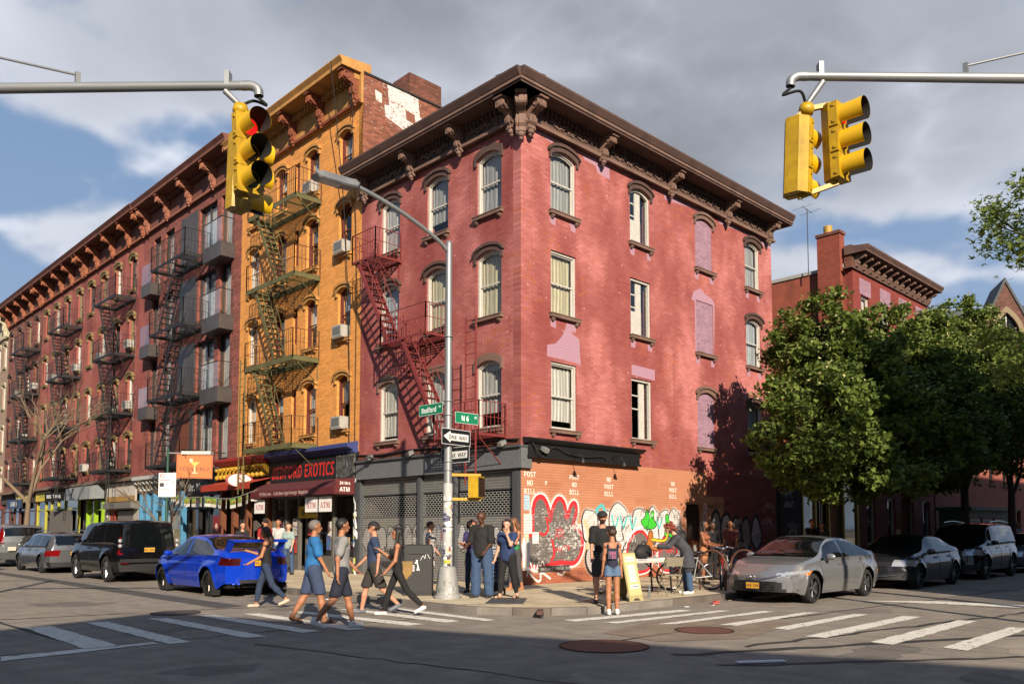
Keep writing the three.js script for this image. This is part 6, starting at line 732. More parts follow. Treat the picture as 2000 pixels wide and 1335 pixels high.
function mastSignal(hub, tip, dir, label, headA, headB, litA) {
  const t = thing('traffic_signal', label, 'traffic light', [tip[0] + RV[0] * 7 * dir, 0, tip[2] + RV[1] * 7 * dir]); const P = (k, y) => [-RV[0] * k * dir, y, -RV[1] * k * dir], y = tip[1];
  mb().lathe([[0.2, 0], [0.2, 0.3], [0.13, 0.4], [0.1, 5], [0.09, y + 1.4], [0, y + 1.45]], 14).build('pole', M.galv, t); mb().rod(P(0, y - 0.15), P(3.2, y - 0.04), 0.085, 0.07, 12).rod(P(3.2, y - 0.04), P(6.9, y), 0.062, 0.05, 12).build('mast_arm', M.galv, t); mb().rod(P(3.0, y - 0.04), P(3.35, y - 0.035), 0.08, 0.08, 12).build('sleeve', M.galv, t); mb().rod(P(0.0, y + 1.3), P(5.1, y + 0.12), 0.014).build('stay_rod', M.galv, t); mb().box(...P(5.1, y + 0.08), 0.05, 0.14, 0.05).build('stay_clamp', M.galv, t);
  const e = P(6.9, y); mb().tube([e, P(7.02, y - 0.005), P(7.08, y - 0.05), P(7.09, y - 0.12)], 0.052, 14, 12).build('elbow', M.galv, t); mb().box(...P(6.75, y + 0.07), 0.1, 0.16, 0.05, 0.78).build('end_bracket', M.galv, t);
  const a = P(6.72, y - 0.06), hx = [hub[0] - t.position.x, hub[1], hub[2] - t.position.z]; mb().rod(a, [hx[0], hx[1] + 0.05, hx[2]], 0.035, 0.03, 8).build('hanger', M.galv, t); mb().tube([P(7.09, y - 0.14), [e[0] - RV[0] * 0.28 * dir, y - 0.22, e[2] - RV[1] * 0.28 * dir], [hx[0] - RV[0] * 0.2 * dir, hx[1] + 0.16, hx[2]], [hx[0], hx[1] + 0.05, hx[2]]], 0.016, 24).build('signal_cable', M.rubber, t);
  mb().lathe([[0, -0.07], [0.07, -0.06], [0.09, 0], [0.07, 0.06], [0, 0.07]], 8, hx).build('hub', M.sigYellow, t); const la = [headA[0] - t.position.x, headA[1], headA[2] - t.position.z], lb = [headB[0] - t.position.x, headB[1], headB[2] - t.position.z];
  for (const q of [[hx, [la[0], la[1] + 0.46, la[2]]], [hx, [lb[0], lb[1] + 0.46, lb[2]]], [[la[0], la[1] - 0.46, la[2]], [lb[0], lb[1] - 0.46, lb[2]]]]) mb().bar(...q, 0.05).build('head_bracket', M.sigYellow, t);
  signalHead(t, ...la, 0, litA); signalHead(t, ...lb, Math.PI / 2, false); for (const c of t.children) if (c.name === 'signal_head') c.rotation.z = 0.05; return t;
}
mastSignal([-11.2, 6.17, 6.9], [-11.13, 6.44, 6.99], -1, 'yellow traffic signal with lit red lens in front of the tenement row', [-11.15, 5.66, 6.96], [-11.05, 5.6, 6.63], true);
mastSignal([-6.48, 6.33, 11.09], [-6.56, 6.71, 11.04], 1, 'yellow traffic signal on a grey mast arm hanging in front of open sky', [-6.24, 5.94, 11.32], [-6.55, 5.78, 11.0], true);
{
  // solar bin
  const b = thing('trash_bin', 'tall black litter bin with white tidy man symbol beside the lamp post', 'bin', [-3.95, SW, 0.75], -Math.PI / 2 + 0.85); b.scale.setScalar(0.92); mb().ext([[-0.33, 0], [0.33, 0], [0.33, 1.1], [0.3, 1.2], [-0.3, 1.2], [-0.33, 1.1]], 0.62, { at: [0, 0, -0.62], bevel: 0.012 }).build('body', mat(0x1b1b1d, 0.45), b);
  board('front_panel', b, 0.58, 1.05, 0.01, 0, 0.6, 0.02, textM(0.58, 1.05, '#1c1c1e', (c, w, h) => { c.strokeStyle = c.fillStyle = '#e6e4de'; c.lineWidth = 4; c.font = h * 0.035 + 'px sans-serif'; c.fillText('bigbelly', w * 0.45, h * 0.06); c.beginPath(); c.arc(w * 0.45, h * 0.28, 9, 0, 7); c.fill(); c.lineWidth = 9; c.beginPath(); c.moveTo(w * 0.45, h * 0.3); c.lineTo(w * 0.5, h * 0.4); c.lineTo(w * 0.46, h * 0.5); c.moveTo(w * 0.5, h * 0.4); c.lineTo(w * 0.55, h * 0.5); c.moveTo(w * 0.46, h * 0.32); c.lineTo(w * 0.36, h * 0.33); c.stroke(); c.lineWidth = 3; for (let i = 0; i < 5; i++) c.strokeRect(w * (0.2 + i * 0.03), h * 0.38, w * 0.03, h * 0.13); tagScrawl(c, rng(6), w * 0.6, h * 0.2, 110, '#e6e4de', 4); }), M.black); mb().bb(-0.24, 0.24, 1.0, 1.12, 0.012, 0.05).build('hopper_handle', M.black, b);
  // street regulation sign on its green pole with a small lamp
  const s = thing('parking_sign', 'white and red parking sign on a green pole behind the blue car', 'sign', [-4.5, SW, -11.9]); mb().rod([0, 0, 0], [0, 4.1, 0], 0.045).build('pole', mat(0x2c5245, 0.6, { metalness: 0.3 }), s); board('sign_plate', s, 0.55, 0.78, 0.012, -0.02, 2.9, 0.055, textM(0.55, 0.78, '#e2e1dc', (c, w, h) => { c.strokeStyle = '#b0343a'; c.lineWidth = 8; c.beginPath(); c.arc(w * 0.2, h * 0.12, w * 0.11, 0, 7); c.stroke(); c.fillStyle = '#b0343a'; c.fillRect(w * 0.05, h * 0.3, w * 0.6, h * 0.03); c.fillStyle = '#333'; c.fillRect(w * 0.06, h * 0.42, w * 0.25, h * 0.16); c.fillRect(w * 0.06, h * 0.66, w * 0.6, h * 0.02); }), M.galv, -0.7); mb().bar([0, 3.95, 0], [0.55, 3.95, 0.5], 0.03).build('lamp_arm', M.galv, s); mb().box(0.7, 3.95, 0.65, 0.95, 0.1, 0.28, -0.75).build('lamp_head', mat(0xc9c8c0, 0.5), s);
  // hanging orange sign
  const v = thing('hanging_sign', 'orange painted hanging sign with a drink glass, on a black bracket', 'sign', [-1.35, 4.1, -17.2], 0); const vf = textM(1.35, 0.95, '#c06a20', (c, w, h) => { c.strokeStyle = '#a4541a'; c.lineWidth = 8; c.strokeRect(8, 8, w - 16, h - 16); c.fillStyle = '#5a2c14'; c.font = 'bold ' + h * 0.2 + 'px serif'; c.fillText('VERA', w * 0.27, h * 0.6); c.fillText('CRUZ', w * 0.73, h * 0.6); c.fillStyle = '#a9b04a'; c.beginPath(); c.moveTo(w * 0.36, h * 0.3); c.lineTo(w * 0.64, h * 0.3); c.lineTo(w * 0.5, h * 0.52); c.fill(); c.fillStyle = '#d8c8a8'; c.fillRect(w * 0.485, h * 0.5, w * 0.03, h * 0.25); c.fillRect(w * 0.42, h * 0.75, w * 0.16, h * 0.04); c.beginPath(); c.arc(w * 0.4, h * 0.24, h * 0.07, 0, 7); c.fill(); }); board('board', v, 1.35, 0.95, 0.06, 0, 0, 0, vf, mat(0xa55a1c, 0.6), -0.35); mb().bar([-0.65, 0.62, 0.22], [1.3, 0.62, -0.1], 0.04).build('bracket', M.iron, v); for (const x of [-0.5, 0.5]) mb().bar([x, 0.63, 0.12 - x * 0.16], [x, 0.46, x * -0.36], 0.02).build('hanger', M.iron, v);
  // bunting of printed cards
  const bu = thing('card_bunting', 'string of small printed cards hung across the restaurant and black shop', 'bunting', [-1.3, 0, 0]); const pts = [[0.2, 3.3, -20.4], [0, 2.92, -18.4], [0, 2.85, -16], [0.1, 2.75, -14.2], [0.5, 3.05, -12.9]]; const cu = new THREE.CatmullRomCurve3(pts.map((p) => new THREE.Vector3(...p))); mb().tube(pts, 0.008, 50, 4).build('cord', M.white, bu);
  const cm = [0, 1].map((k) => textM(0.4, 0.4, '#d9d6cc', (c, w, h) => { c.fillStyle = k ? '#4f8a3a' : '#6a9a3a'; c.fillRect(0, 0, w, h * 0.65); const r = rng(k + 70); for (let i = 0; i < 14; i++) { c.fillStyle = ['#c9b23a', '#b5442a', '#d9c25a', '#7d3a2a'][i % 4]; c.beginPath(); c.arc(r() * w, h * 0.15 + r() * h * 0.5, w * 0.08, 0, 7); c.fill(); } }, { px: 96 })); for (let i = 0; i < 15; i++) { const p = cu.getPoint((i + 0.5) / 15); board('card', bu, 0.36, 0.36, 0.006, p.x, p.y - 0.2, p.z, cm[i % 2], M.white, -Math.PI / 2 + ((i * 37) % 10 - 5) * 0.07).rotation.z = ((i * 53) % 9 - 4) * 0.03; }
  // sandwich board
  const a = thing('sandwich_board', 'cream wooden sandwich board with paper notices and a blue arrow', 'sign', [-1.62, SW, 4.72], 0.15); a.scale.setScalar(0.85); const wood = paint(0xcdbf84, 0.7); const af = textM(0.62, 1.1, '#d2c78e', (c, w, h) => { c.fillStyle = '#e9e7df'; c.fillRect(w * 0.14, h * 0.06, w * 0.72, h * 0.13); c.fillRect(w * 0.22, h * 0.26, w * 0.56, h * 0.42); c.fillRect(w * 0.14, h * 0.74, w * 0.72, h * 0.1); c.fillStyle = 'rgba(110,110,110,.5)'; for (let j = 0; j < 7; j++) c.fillRect(w * 0.3, h * (0.3 + j * 0.05), w * 0.4, h * 0.015); c.fillRect(w * 0.2, h * 0.11, w * 0.6, h * 0.025); c.strokeStyle = '#2a3a6a'; c.lineWidth = 5; c.beginPath(); c.moveTo(w * 0.2, h * 0.79); c.lineTo(w * 0.78, h * 0.79); c.lineTo(w * 0.72, h * 0.77); c.moveTo(w * 0.78, h * 0.79); c.lineTo(w * 0.72, h * 0.81); c.stroke(); });
  for (const k of [1, -1]) { const p = part('leaf', a, [0, 0, 0]); p.rotation.x = -0.2 * k; p.position.z = 0.24 * k; const s2 = new THREE.Shape(); s2.moveTo(-0.32, 0); s2.lineTo(-0.2, 0); s2.quadraticCurveTo(0, 0.16, 0.2, 0); s2.lineTo(0.32, 0); s2.lineTo(0.32, 1.17); s2.lineTo(-0.32, 1.17); mb().ext(s2, 0.025, { at: [0, 0, -0.012] }).build('panel', k > 0 ? wood : paint(0x8a7f36, 0.7), p); if (k > 0) board('notice_face', p, 0.6, 1.0, 0.004, 0, 0.64, 0.017, af, wood); }
  // folding table with papers, black bag
  const t = thing('folding_table', 'white folding table with papers standing along the graffiti wall', 'table', [0.05, SW, 3.75], -0.12); mb().box(0, 0.735, 0, 1.85, 0.045, 0.75).build('top', mat(0xc9c2b4, 0.6), t); for (const s2 of [-1, 1]) mb().bar([s2 * 0.75, 0, -0.3], [s2 * 0.7, 0.71, -0.3], 0.03).bar([s2 * 0.75, 0, 0.3], [s2 * 0.7, 0.71, 0.3], 0.03).bar([s2 * 0.75, 0.1, -0.3], [s2 * 0.75, 0.1, 0.3], 0.025).bar([s2 * 0.72, 0.35, 0], [s2 * 0.2, 0.7, 0], 0.022).build('leg_frame', M.iron, t);
  const paper = mat(0xe4e2dc, 0.8); [[-0.55, 0.1, 0.5, 0.03, 'stack of white papers at the free end of the folding table'], [0.1, 0.15, 0.4, 0.02, 'white papers spread in the middle of the folding table'], [0.5, 0.1, 0.32, 0.045, 'white box of leaflets on the folding table by the red haired woman']].forEach(([x, z, w, h, l]) => solo(mb().box(0.05 + x, SW + 0.76 + h / 2, 3.75 + z + x * 0.12, w, h, 0.34, -0.1), 'paper_stack', paper, l, 'papers'));
  const bag = mb().ball(0, 0.16, 0, 0.22, 0.85, 14, 1.3, 0.7); { const p = bag.l[0].attributes.position; for (let i = 0; i < p.count; i++) { const k = 1 + 0.14 * n3(p.getX(i) * 9, p.getY(i) * 9, p.getZ(i) * 9); p.setXYZ(i, p.getX(i) * k, Math.max(0.0, p.getY(i) * k), p.getZ(i) * k); } } bag.tube([[-0.15, 0.3, 0], [0, 0.42, 0.02], [0.15, 0.3, 0]], 0.015, 12); const bm = solo(bag, 'black_bag', mat(0x151515, 0.75), 'black cloth bag slumped on the folding table', 'bag'); bm.position.set(0.42, SW + 0.76, 3.6);
  // folding chair
  const c = thing('folding_chair', 'beige metal folding chair at the folding table', 'chair', [0.28, SW, 4.45], 2.6); const cm2 = paint(0x8f8770, 0.5); mb().box(0, 0.44, 0.02, 0.4, 0.025, 0.38).build('seat', cm2, c); mb().box(0, 0.74, -0.22, 0.4, 0.2, 0.02, 0, -0.15).build('backrest', cm2, c); for (const s2 of [-1, 1]) { mb().bar([s2 * 0.21, 0, 0.25], [s2 * 0.21, 0.86, -0.24], 0.022).build('leg', cm2, c); mb().bar([s2 * 0.19, 0, -0.26], [s2 * 0.19, 0.46, 0.14], 0.022).build('leg', cm2, c); }
  const wb = thing('water_bottle', 'clear plastic water bottle standing on the pavement by the sandwich board', 'bottle', [-0.75, SW, 4.62]); mb().lathe([[0, 0], [0.033, 0.002], [0.034, 0.12], [0.03, 0.14], [0.034, 0.16], [0.03, 0.2], [0.012, 0.225], [0.012, 0.24]], 14).build('bottle_body', mat(0xdfe8ea, 0.08, { phys: true, transmission: 0.85, thickness: 0 }), wb); mb().lathe([[0, 0.255], [0.014, 0.255], [0.014, 0.236]], 12).build('cap', paint(0x3a6ab0, 0.5), wb);
  // hoop racks and bicycles
  const rustM = mat(0x6a4030, 0.75, { map: T.blot1 }); for (const [x, z, l] of [[2.15, 4.35, 'rusty hoop bicycle rack nearest the folding chair'], [2.95, 4.75, 'rusty hoop bicycle rack beside the silver car']]) solo(mb().tube([[x, SW, z - 0.35], [x, SW + 0.7, z - 0.35], [x, SW + 0.92, z - 0.15], [x, SW + 0.92, z + 0.15], [x, SW + 0.7, z + 0.35], [x, SW, z + 0.35]], 0.028, 40, 8), 'bike_rack', rustM, l, 'bike rack');
  const bike = (x, z, ry, col, label, bars) => { const k = thing('bicycle', label, 'bicycle', [x, SW, z], ry, 'bicycles chained to the racks'), fm = mat(col, 0.35, { metalness: 0.4 }), R = 0.335; for (const s2 of [-1, 1]) { const w = part('wheel', k, [s2 * 0.52, R, 0]); mb().add(new THREE.TorusGeometry(R - 0.018, 0.02, 8, 40)).build('tyre', M.rubber, w); mb().add(new THREE.TorusGeometry(R - 0.04, 0.01, 6, 36)).build('rim', M.chrome, w); const sp = mb(); for (let a = 0; a < 14; a++) sp.rod([0, 0, 0.02 * (a % 2 ? 1 : -1)], [Math.cos(a * 0.449) * (R - 0.045), Math.sin(a * 0.449) * (R - 0.045), 0], 0.0022, 0.0022, 4); sp.rod([0, 0, -0.05], [0, 0, 0.05], 0.02).build('spokes', M.chrome, w); } const T1 = [-0.15, 0.86, 0], BB = [-0.08, 0.29, 0], HT = [0.36, 0.84, 0], HB = [0.39, 0.68, 0]; mb().rod(BB, [-0.19, 0.8, 0], 0.017).rod([-0.17, 0.76, 0], HT, 0.016).rod(BB, HB, 0.019).rod(HT, HB, 0.019).rod(BB, [-0.52, R, 0.05], 0.011).rod(BB, [-0.52, R, -0.05], 0.011).rod([-0.17, 0.74, 0], [-0.52, R, 0.05], 0.01).rod([-0.17, 0.74, 0], [-0.52, R, -0.05], 0.01).build('frame', fm, k); mb().rod(HB, [0.52, R, 0.05], 0.014).rod(HB, [0.52, R, -0.05], 0.014).build('fork', fm, k); mb().ball(-0.22, 0.9, 0, 0.1, 0.4, 12, 1.3, 0.75).rod([-0.19, 0.78, 0], [-0.21, 0.88, 0], 0.013).build('saddle', M.black, k); mb().tube([[0.3, 0.98, -0.28], [0.42, 1.0, -0.14], [0.37, 0.97, 0], [0.42, 1.0, 0.14], [0.3, 0.98, 0.28]], 0.013, 24).rod(HT, [0.37, 0.97, 0], 0.014).build('handlebar', M.chrome, k); mb().add(new THREE.TorusGeometry(0.09, 0.012, 6, 20).translate(-0.08, 0.29, 0.045)).rod([-0.08, 0.29, 0.06], [0.02, 0.16, 0.06], 0.009).rod([-0.08, 0.29, -0.06], [-0.18, 0.42, -0.06], 0.009).build('crankset', M.iron, k); return k; };
  bike(1.75, 4.0, 2.5, 0x9fa4a4, 'silver framed bicycle leaning by the hoop rack next to the grey coat'); bike(2.75, 4.25, 0.5, 0x9a2b22, 'red framed bicycle locked behind the front of the silver car'); bike(3.5, 3.9, 0.75, 0xb9bcbc, 'pale bicycle with swept chrome handlebar behind the others'); bike(-0.1, 3.15, 0.1, 0x2a2a2c, 'dark bicycle standing against the wall beneath the folding table');
  // roof things, bollard, litter
  const dish = (x, y, z, l, r) => { const k = thing('satellite_dish', l, 'satellite dish', [x, y, z], -2.2, 'satellite dishes on the row roofs'); mb().lathe([[0, 0], [r * 0.6, 0.04], [r, 0.14]], 18).build('reflector', new THREE.MeshStandardMaterial({ color: 0x8f9294, roughness: 0.6, side: THREE.DoubleSide }), k).rotation.x = -1.1; mb().rod([0, -0.6, 0], [0, 0, 0], 0.02).rod([0, 0, 0], [0, 0.3, 0.35], 0.01).build('mount', M.iron, k); };
  dish(0.6, 18.25, -27.6, 'round grey satellite dish on the cornice over the first tenement', 0.42); dish(0.8, 18.2, -23.2, 'pale satellite dish on the roof over the glass balconies', 0.35); dish(0.6, 18.2, -36, 'small satellite dish at the party wall of two tenements', 0.3);
  solo(mb().rod([-4.3, SW, -4.7], [-4.3, SW + 1.0, -4.7], 0.035, 0.035, 10).ball(-4.3, SW + 1.0, -4.7, 0.037), 'pavement_post', M.galv, 'short grey metal post at the kerb behind the blue car', 'post');
  solo(mb().box(0.35, 0.03, 5.55, 0.22, 0.04, 0.12, 0.6).box(0.42, 0.05, 5.52, 0.12, 0.03, 0.1, 1.2), 'crumpled_wrapper', mat(0xb04a40, 0.7), 'crumpled red and white wrapper lying in the gutter', 'litter');
  const lr = rng(12); for (let i = 0; i < 16; i++) { const right = i % 2, x = right ? lerp(-1, 6, lr()) : KX - 0.15 - lr() * 0.5, z = right ? KZ + 0.1 + lr() * 0.5 : lerp(-6, 2, lr()); solo(mb().box(x, 0.012, z, 0.05 + lr() * 0.08, 0.01, 0.04 + lr() * 0.05, lr() * 3), 'litter_scrap', lr() < 0.5 ? paper : mat(0x9a8f70, 0.9), 'small scrap of litter lying in the gutter along the kerb', 'litter', 'scraps of litter in the gutter'); }
}
// ================= cars =================
const curve = (k) => { const xs = k.map((p) => p[0]); return (x) => { if (x <= xs[0]) return k[0][1]; for (let i = 1; i < k.length; i++) if (x <= xs[i]) { const t = (x - xs[i - 1]) / (xs[i] - xs[i - 1]); const a = k[Math.max(0, i - 2)], b = k[i - 1], c = k[i], d = k[Math.min(k.length - 1, i + 1)]; const m1 = (c[1] - a[1]) / Math.max(1e-3, c[0] - a[0]) * (c[0] - b[0]), m2 = (d[1] - b[1]) / Math.max(1e-3, d[0] - b[0]) * (c[0] - b[0]), t2 = t * t, t3 = t2 * t; const sm = k.sharp ? b[1] + (c[1] - b[1]) * t : (2 * t3 - 3 * t2 + 1) * b[1] + (t3 - 2 * t2 + t) * m1 * 0.6 + (-2 * t3 + 3 * t2) * c[1] + (t3 - t2) * m2 * 0.6; return sm; } return k[k.length - 1][1]; }; };
const carM = { tyre: mat(0x161616, 0.9), rim: mat(0xa8aaac, 0.3, { metalness: 0.9 }), rimDark: mat(0x55534e, 0.35, { metalness: 0.85 }), glass: mat(0x0d1114, 0.03, { phys: true, specularIntensity: 1, ior: 1.6 }), trim: mat(0x131314, 0.6), under: mat(0x0a0a0a, 0.95), lamp: mat(0xc4c8cc, 0.1, { phys: true, clearcoat: 1, metalness: 0.45 }), red: mat(0x7a0f12, 0.12, { phys: true, clearcoat: 1 }), redDark: mat(0x3c0a0c, 0.1, { phys: true, clearcoat: 1 }), amber: mat(0xd07414, 0.2), plateNY: mat(0xd09312, 0.5), seam: mat(0x101010, 0.8) };
const plateTex = (t) => mat(0xffffff, 0.5, { map: textPlate(0.31, 0.16, (c, w, h) => { c.fillStyle = '#d39b18'; c.fillRect(0, 0, w, h); c.fillStyle = '#28304a'; c.fillRect(0, 0, w, h * 0.13); c.fillRect(0, h * 0.9, w, h * 0.1); c.textAlign = 'center'; c.textBaseline = 'middle'; c.font = 'bold ' + h * 0.52 + 'px sans-serif'; c.fillText(t, w / 2, h * 0.52); }, 96) });
const carPaint = (c, metalness = 0.35, rough = 0.32) => mat(c, rough, { phys: true, clearcoat: 1, clearcoatRoughness: 0.04, specularIntensity: 0.15, metalness });
function makeCar(S, pos, ry, label, group) {
  const car = thing(S.name, label, S.cat ?? 'car', pos, ry, group), top = curve(S.top), belt = curve(S.belt), hwf = curve(S.hw), L0 = S.top[0][0], L1 = S.top[S.top.length - 1][0], nx = Math.round((L1 - L0) / 0.032);
  const wheels = [S.wr, S.wf], ra = S.R + 0.065;
  const pt = (x, s) => {                                 // s 0..1 sill to belt, 1..2 belt to roof edge, 2..3 roof edge to middle
    const b = belt(x), hw = hwf(x), tp = Math.max(top(x), b + 0.012), gh = tp - b; let yb = S.sill + 0.16 * smooth(L1 - 0.5, L1, x) * (S.lift ?? 0.4) + 0.18 * smooth(L0 + 0.5, L0, x) * (S.lift ?? 0.7); for (const w of wheels) { const d = Math.abs(x - w); if (d < ra) yb = Math.max(yb, S.R + Math.sqrt(ra * ra - d * d)); }
    yb = Math.min(yb, b - 0.05); const rw = lerp(hw * 0.9, hw * (S.tumble ?? 0.70), smooth(0.0, 0.5, gh)), ye = b + gh * 0.86; let y, z;
    if (s <= 1) { y = lerp(yb, b, s); const t = (y - S.sill) / (b - S.sill); z = hw * (0.93 + 0.07 * Math.sin(clamp(t * 1.15) * Math.PI * 0.86) - 0.035 * smooth(0.75, 1, t) + (S.crease ?? 0.012) * Math.exp(-((t - 0.72) ** 2) / 0.004)); for (const w of wheels) { const d = Math.hypot(x - w, y - S.R); z += (S.flare ?? 0.018) * Math.exp(-((d - ra) ** 2) / 0.006); } }
    else if (s <= 2) { const t = s - 1; y = lerp(b, ye, t); z = lerp(hw * 0.955, rw, Math.pow(t, 1.15)); }
    else { const t = s - 2, a = t * Math.PI / 2; y = ye + (tp - ye) * Math.sin(a); z = rw * Math.pow(Math.cos(a), 0.62 + 0.38 * t); }
    const ef = smooth(L1 - 0.75, L1, x), er = smooth(L0 + 0.6, L0, x), q = Math.min(1, Math.abs(z) / hwf(0)); const xx = x - ef * (S.noseR ?? 0.34) * q * q + er * (S.tailR ?? 0.2) * q * q - ef * (S.rake ?? 0.1) * clamp((y - 0.5) / 0.4) * 0.6; return [xx, y, z];
  };
  const ss = []; for (let i = 0; i <= 14; i++) ss.push(i / 14); for (let i = 1; i <= 12; i++) ss.push(1 + i / 12); for (let i = 1; i <= 10; i++) ss.push(2 + i / 10);
  const bins = {}, face = (k, a, b, c, d) => { (bins[k] ??= []).push(...a, ...b, ...c, ...a, ...c, ...d); };
  const cls = (x, y, z, s) => {
    for (const r of S.regions ?? []) if (x >= r[1] && x <= r[2] && y >= r[3] && y <= r[4] && Math.abs(z) >= r[5] && Math.abs(z) <= r[6] && (!r[7] || r[7](x, y, Math.abs(z)))) return r[0];
    const b = belt(x), tp = top(x), gh = tp - b;
    if (s > 1.06 && s < 1.9 && gh > 0.16) { const [a0, a1] = S.side; const t = s - 1; if (x > a0 + t * (S.cRake ?? 0.32) && x < a1 - t * (S.aRake ?? 0.62) && !S.pillars.some((p) => Math.abs(x - p - t * 0.02) < 0.035)) return 'side_window'; }
    if (s > 2.12 && gh > 0.05) { const sl = (top(x + 0.02) - top(x - 0.02)) / 0.04; if (sl < -0.24 && x > 0 && x < S.ws) return 'windshield'; if (sl > (S.rwSlope ?? 0.22) && x < 0 && x > S.rw) return 'rear_window'; }
    if (S.rearGlass && x < L0 + 0.25) { } return 'body';
  };
  for (let i = 0; i < nx; i++) { const x0 = lerp(L0, L1, i / nx), x1 = lerp(L0, L1, (i + 1) / nx); for (let j = 0; j + 1 < ss.length; j++) { const a = pt(x0, ss[j]), b = pt(x1, ss[j]), c = pt(x1, ss[j + 1]), d = pt(x0, ss[j + 1]), k = cls((x0 + x1) / 2, (a[1] + c[1]) / 2, (a[2] + c[2]) / 2, (ss[j] + ss[j + 1]) / 2); face(k, a, b, c, d); const m = (p) => [p[0], p[1], -p[2]]; face(k, m(b), m(a), m(d), m(c)); } }
  for (const [x, dir] of [[L1, 1], [L0, -1]]) {            // closing faces of nose and tail in strips
    for (let j = 0; j + 1 < ss.length; j++) { const a = pt(x, ss[j]), d = pt(x, ss[j + 1]); const n = 8; for (let q = 0; q < n; q++) { const z = (p, t) => [p[0] + (S.noseR ?? 0.34) * 0 , p[1], p[2] * t]; const f0 = 1 - q / n, f1 = 1 - (q + 1) / n; const bow = (p, f) => { const e = pt(x, 0.5), k = dir > 0 ? (S.noseR ?? 0.34) : -(S.tailR ?? 0.2), zz = p[2] * f, q2 = Math.min(1, Math.abs(zz) / hwf(0)), q1 = Math.min(1, Math.abs(p[2]) / hwf(0)); return [p[0] + k * (q1 * q1 - q2 * q2), p[1], zz]; }; const A = bow(a, f0), B = bow(a, f1), C = bow(d, f1), D = bow(d, f0); const k = cls((A[0] + C[0]) / 2, (A[1] + C[1]) / 2, (A[2] + C[2]) / 2, 0.5); const mm = (p) => [p[0], p[1], -p[2]]; if (dir > 0) { face(k, A, B, C, D); face(k, mm(B), mm(A), mm(D), mm(C)); } else { face(k, B, A, D, C); face(k, mm(A), mm(B), mm(C), mm(D)); } } }
  }
  const mats = { body: S.paint, side_window: carM.glass, windshield: carM.glass, rear_window: carM.glass, headlight: carM.lamp, taillight: S.tail ?? carM.red, grille: carM.trim, lower_trim: carM.trim, reverse_light: carM.lamp, turn_signal: carM.amber, dark_panel: carM.trim, rear_glass: carM.glass, chrome_trim: M.chrome, cladding: S.clad ?? carM.trim, bumper_insert: carM.trim };
  for (const k of Object.keys(bins)) { let g = new THREE.BufferGeometry(); g.setAttribute('position', new THREE.Float32BufferAttribute(bins[k], 3)); g = smoothNormals(g); g.setAttribute('uv', new THREE.Float32BufferAttribute(new Float32Array(bins[k].length / 3 * 2), 2)); const m = new THREE.Mesh(g, mats[k]); m.name = k; m.castShadow = m.receiveShadow = true; car.add(m); if (['headlight', 'taillight', 'side_window', 'turn_signal'].includes(k)) splitSides(m, car); }
  mb().bb(L0 + 0.2, L1 - 0.35, S.sill + 0.02, 0.62, -hwf(0) + 0.2, hwf(0) - 0.2).build('underbody', carM.under, car);
  for (const [i, wx] of wheels.entries()) for (const s of [-1, 1]) {
    const w = part('wheel', car, [wx, S.R, s * (hwf(wx) - 0.125)]), R = S.R, tw = 0.105; const t = mb().lathe([[R * 0.66, -tw], [R * 0.9, -tw], [R * 0.985, -tw * 0.75], [R, 0], [R * 0.985, tw * 0.75], [R * 0.9, tw], [R * 0.66, tw]], 36); t.l[0].rotateX(Math.PI / 2); t.build('tyre', carM.tyre, w);
    const rm = mb(); { const g = new THREE.LatheGeometry([[R * 0.68, -0.07], [R * 0.68, 0.085], [R * 0.64, 0.09], [R * 0.62, 0.05], [R * 0.60, -0.06]].map((p) => new THREE.Vector2(...p)), 32); g.rotateX(Math.PI / 2); rm.add(g, true); } const n = S.spokes ?? 5; for (let a = 0; a < n; a++) { const th = a / n * 6.283, sp = S.twin ? [-0.13, 0.13] : [0]; for (const o of sp) { const b2 = th + o; rm.bar([Math.cos(th) * R * 0.1, Math.sin(th) * R * 0.1, s * 0.055], [Math.cos(b2) * R * 0.64, Math.sin(b2) * R * 0.64, s * 0.07], S.twin ? R * 0.07 : R * 0.17, 0.03); } } { const g = new THREE.CylinderGeometry(R * 0.16, R * 0.18, 0.05, 14); g.rotateX(Math.PI / 2); g.translate(0, 0, s * 0.055); rm.add(g); } rm.build('rim', S.rim ?? carM.rim, w); const dsk = new THREE.CylinderGeometry(R * 0.6, R * 0.6, 0.02, 24); dsk.rotateX(Math.PI / 2); mb().add(dsk).build('brake_disc', carM.under, w);
  }
  // shut lines, handles, mirrors
  const line = (x, s0, s1) => { const p = []; for (let i = 0; i <= 12; i++) { const [a, y, z] = pt(x + (i / 12) * 0.03, lerp(s0, s1, i / 12)); p.push([a, y, z + 0.001]); } for (const s of [-1, 1]) mb().tube(p.map(([a, y, z]) => [a, y, z * s]), 0.0045, 16, 4).build('door_gap', carM.seam, car); };
  for (const x of S.doors) line(x, 0.1, 0.99);
  for (const x of S.handles) { const [a, y, z] = pt(x, 0.86); for (const s of [-1, 1]) mb().box(a, y, s * (z + 0.018), 0.2, 0.03, 0.03).build('door_handle', S.handleM ?? S.paint, car); }
  { const [a, y, z] = pt(S.mirror, 1.08); for (const s of [-1, 1]) { const g = new THREE.SphereGeometry(0.1, 12, 8); g.scale(0.75, 0.75, 1.15); g.translate(a, y + 0.07, s * (z + 0.12)); mb().add(g, true).box(a, y + 0.03, s * (z + 0.03), 0.05, 0.03, 0.12).build('mirror', S.mirrorM ?? S.paint, car); } }
  S.extra?.(car, pt, mats); return car;
}
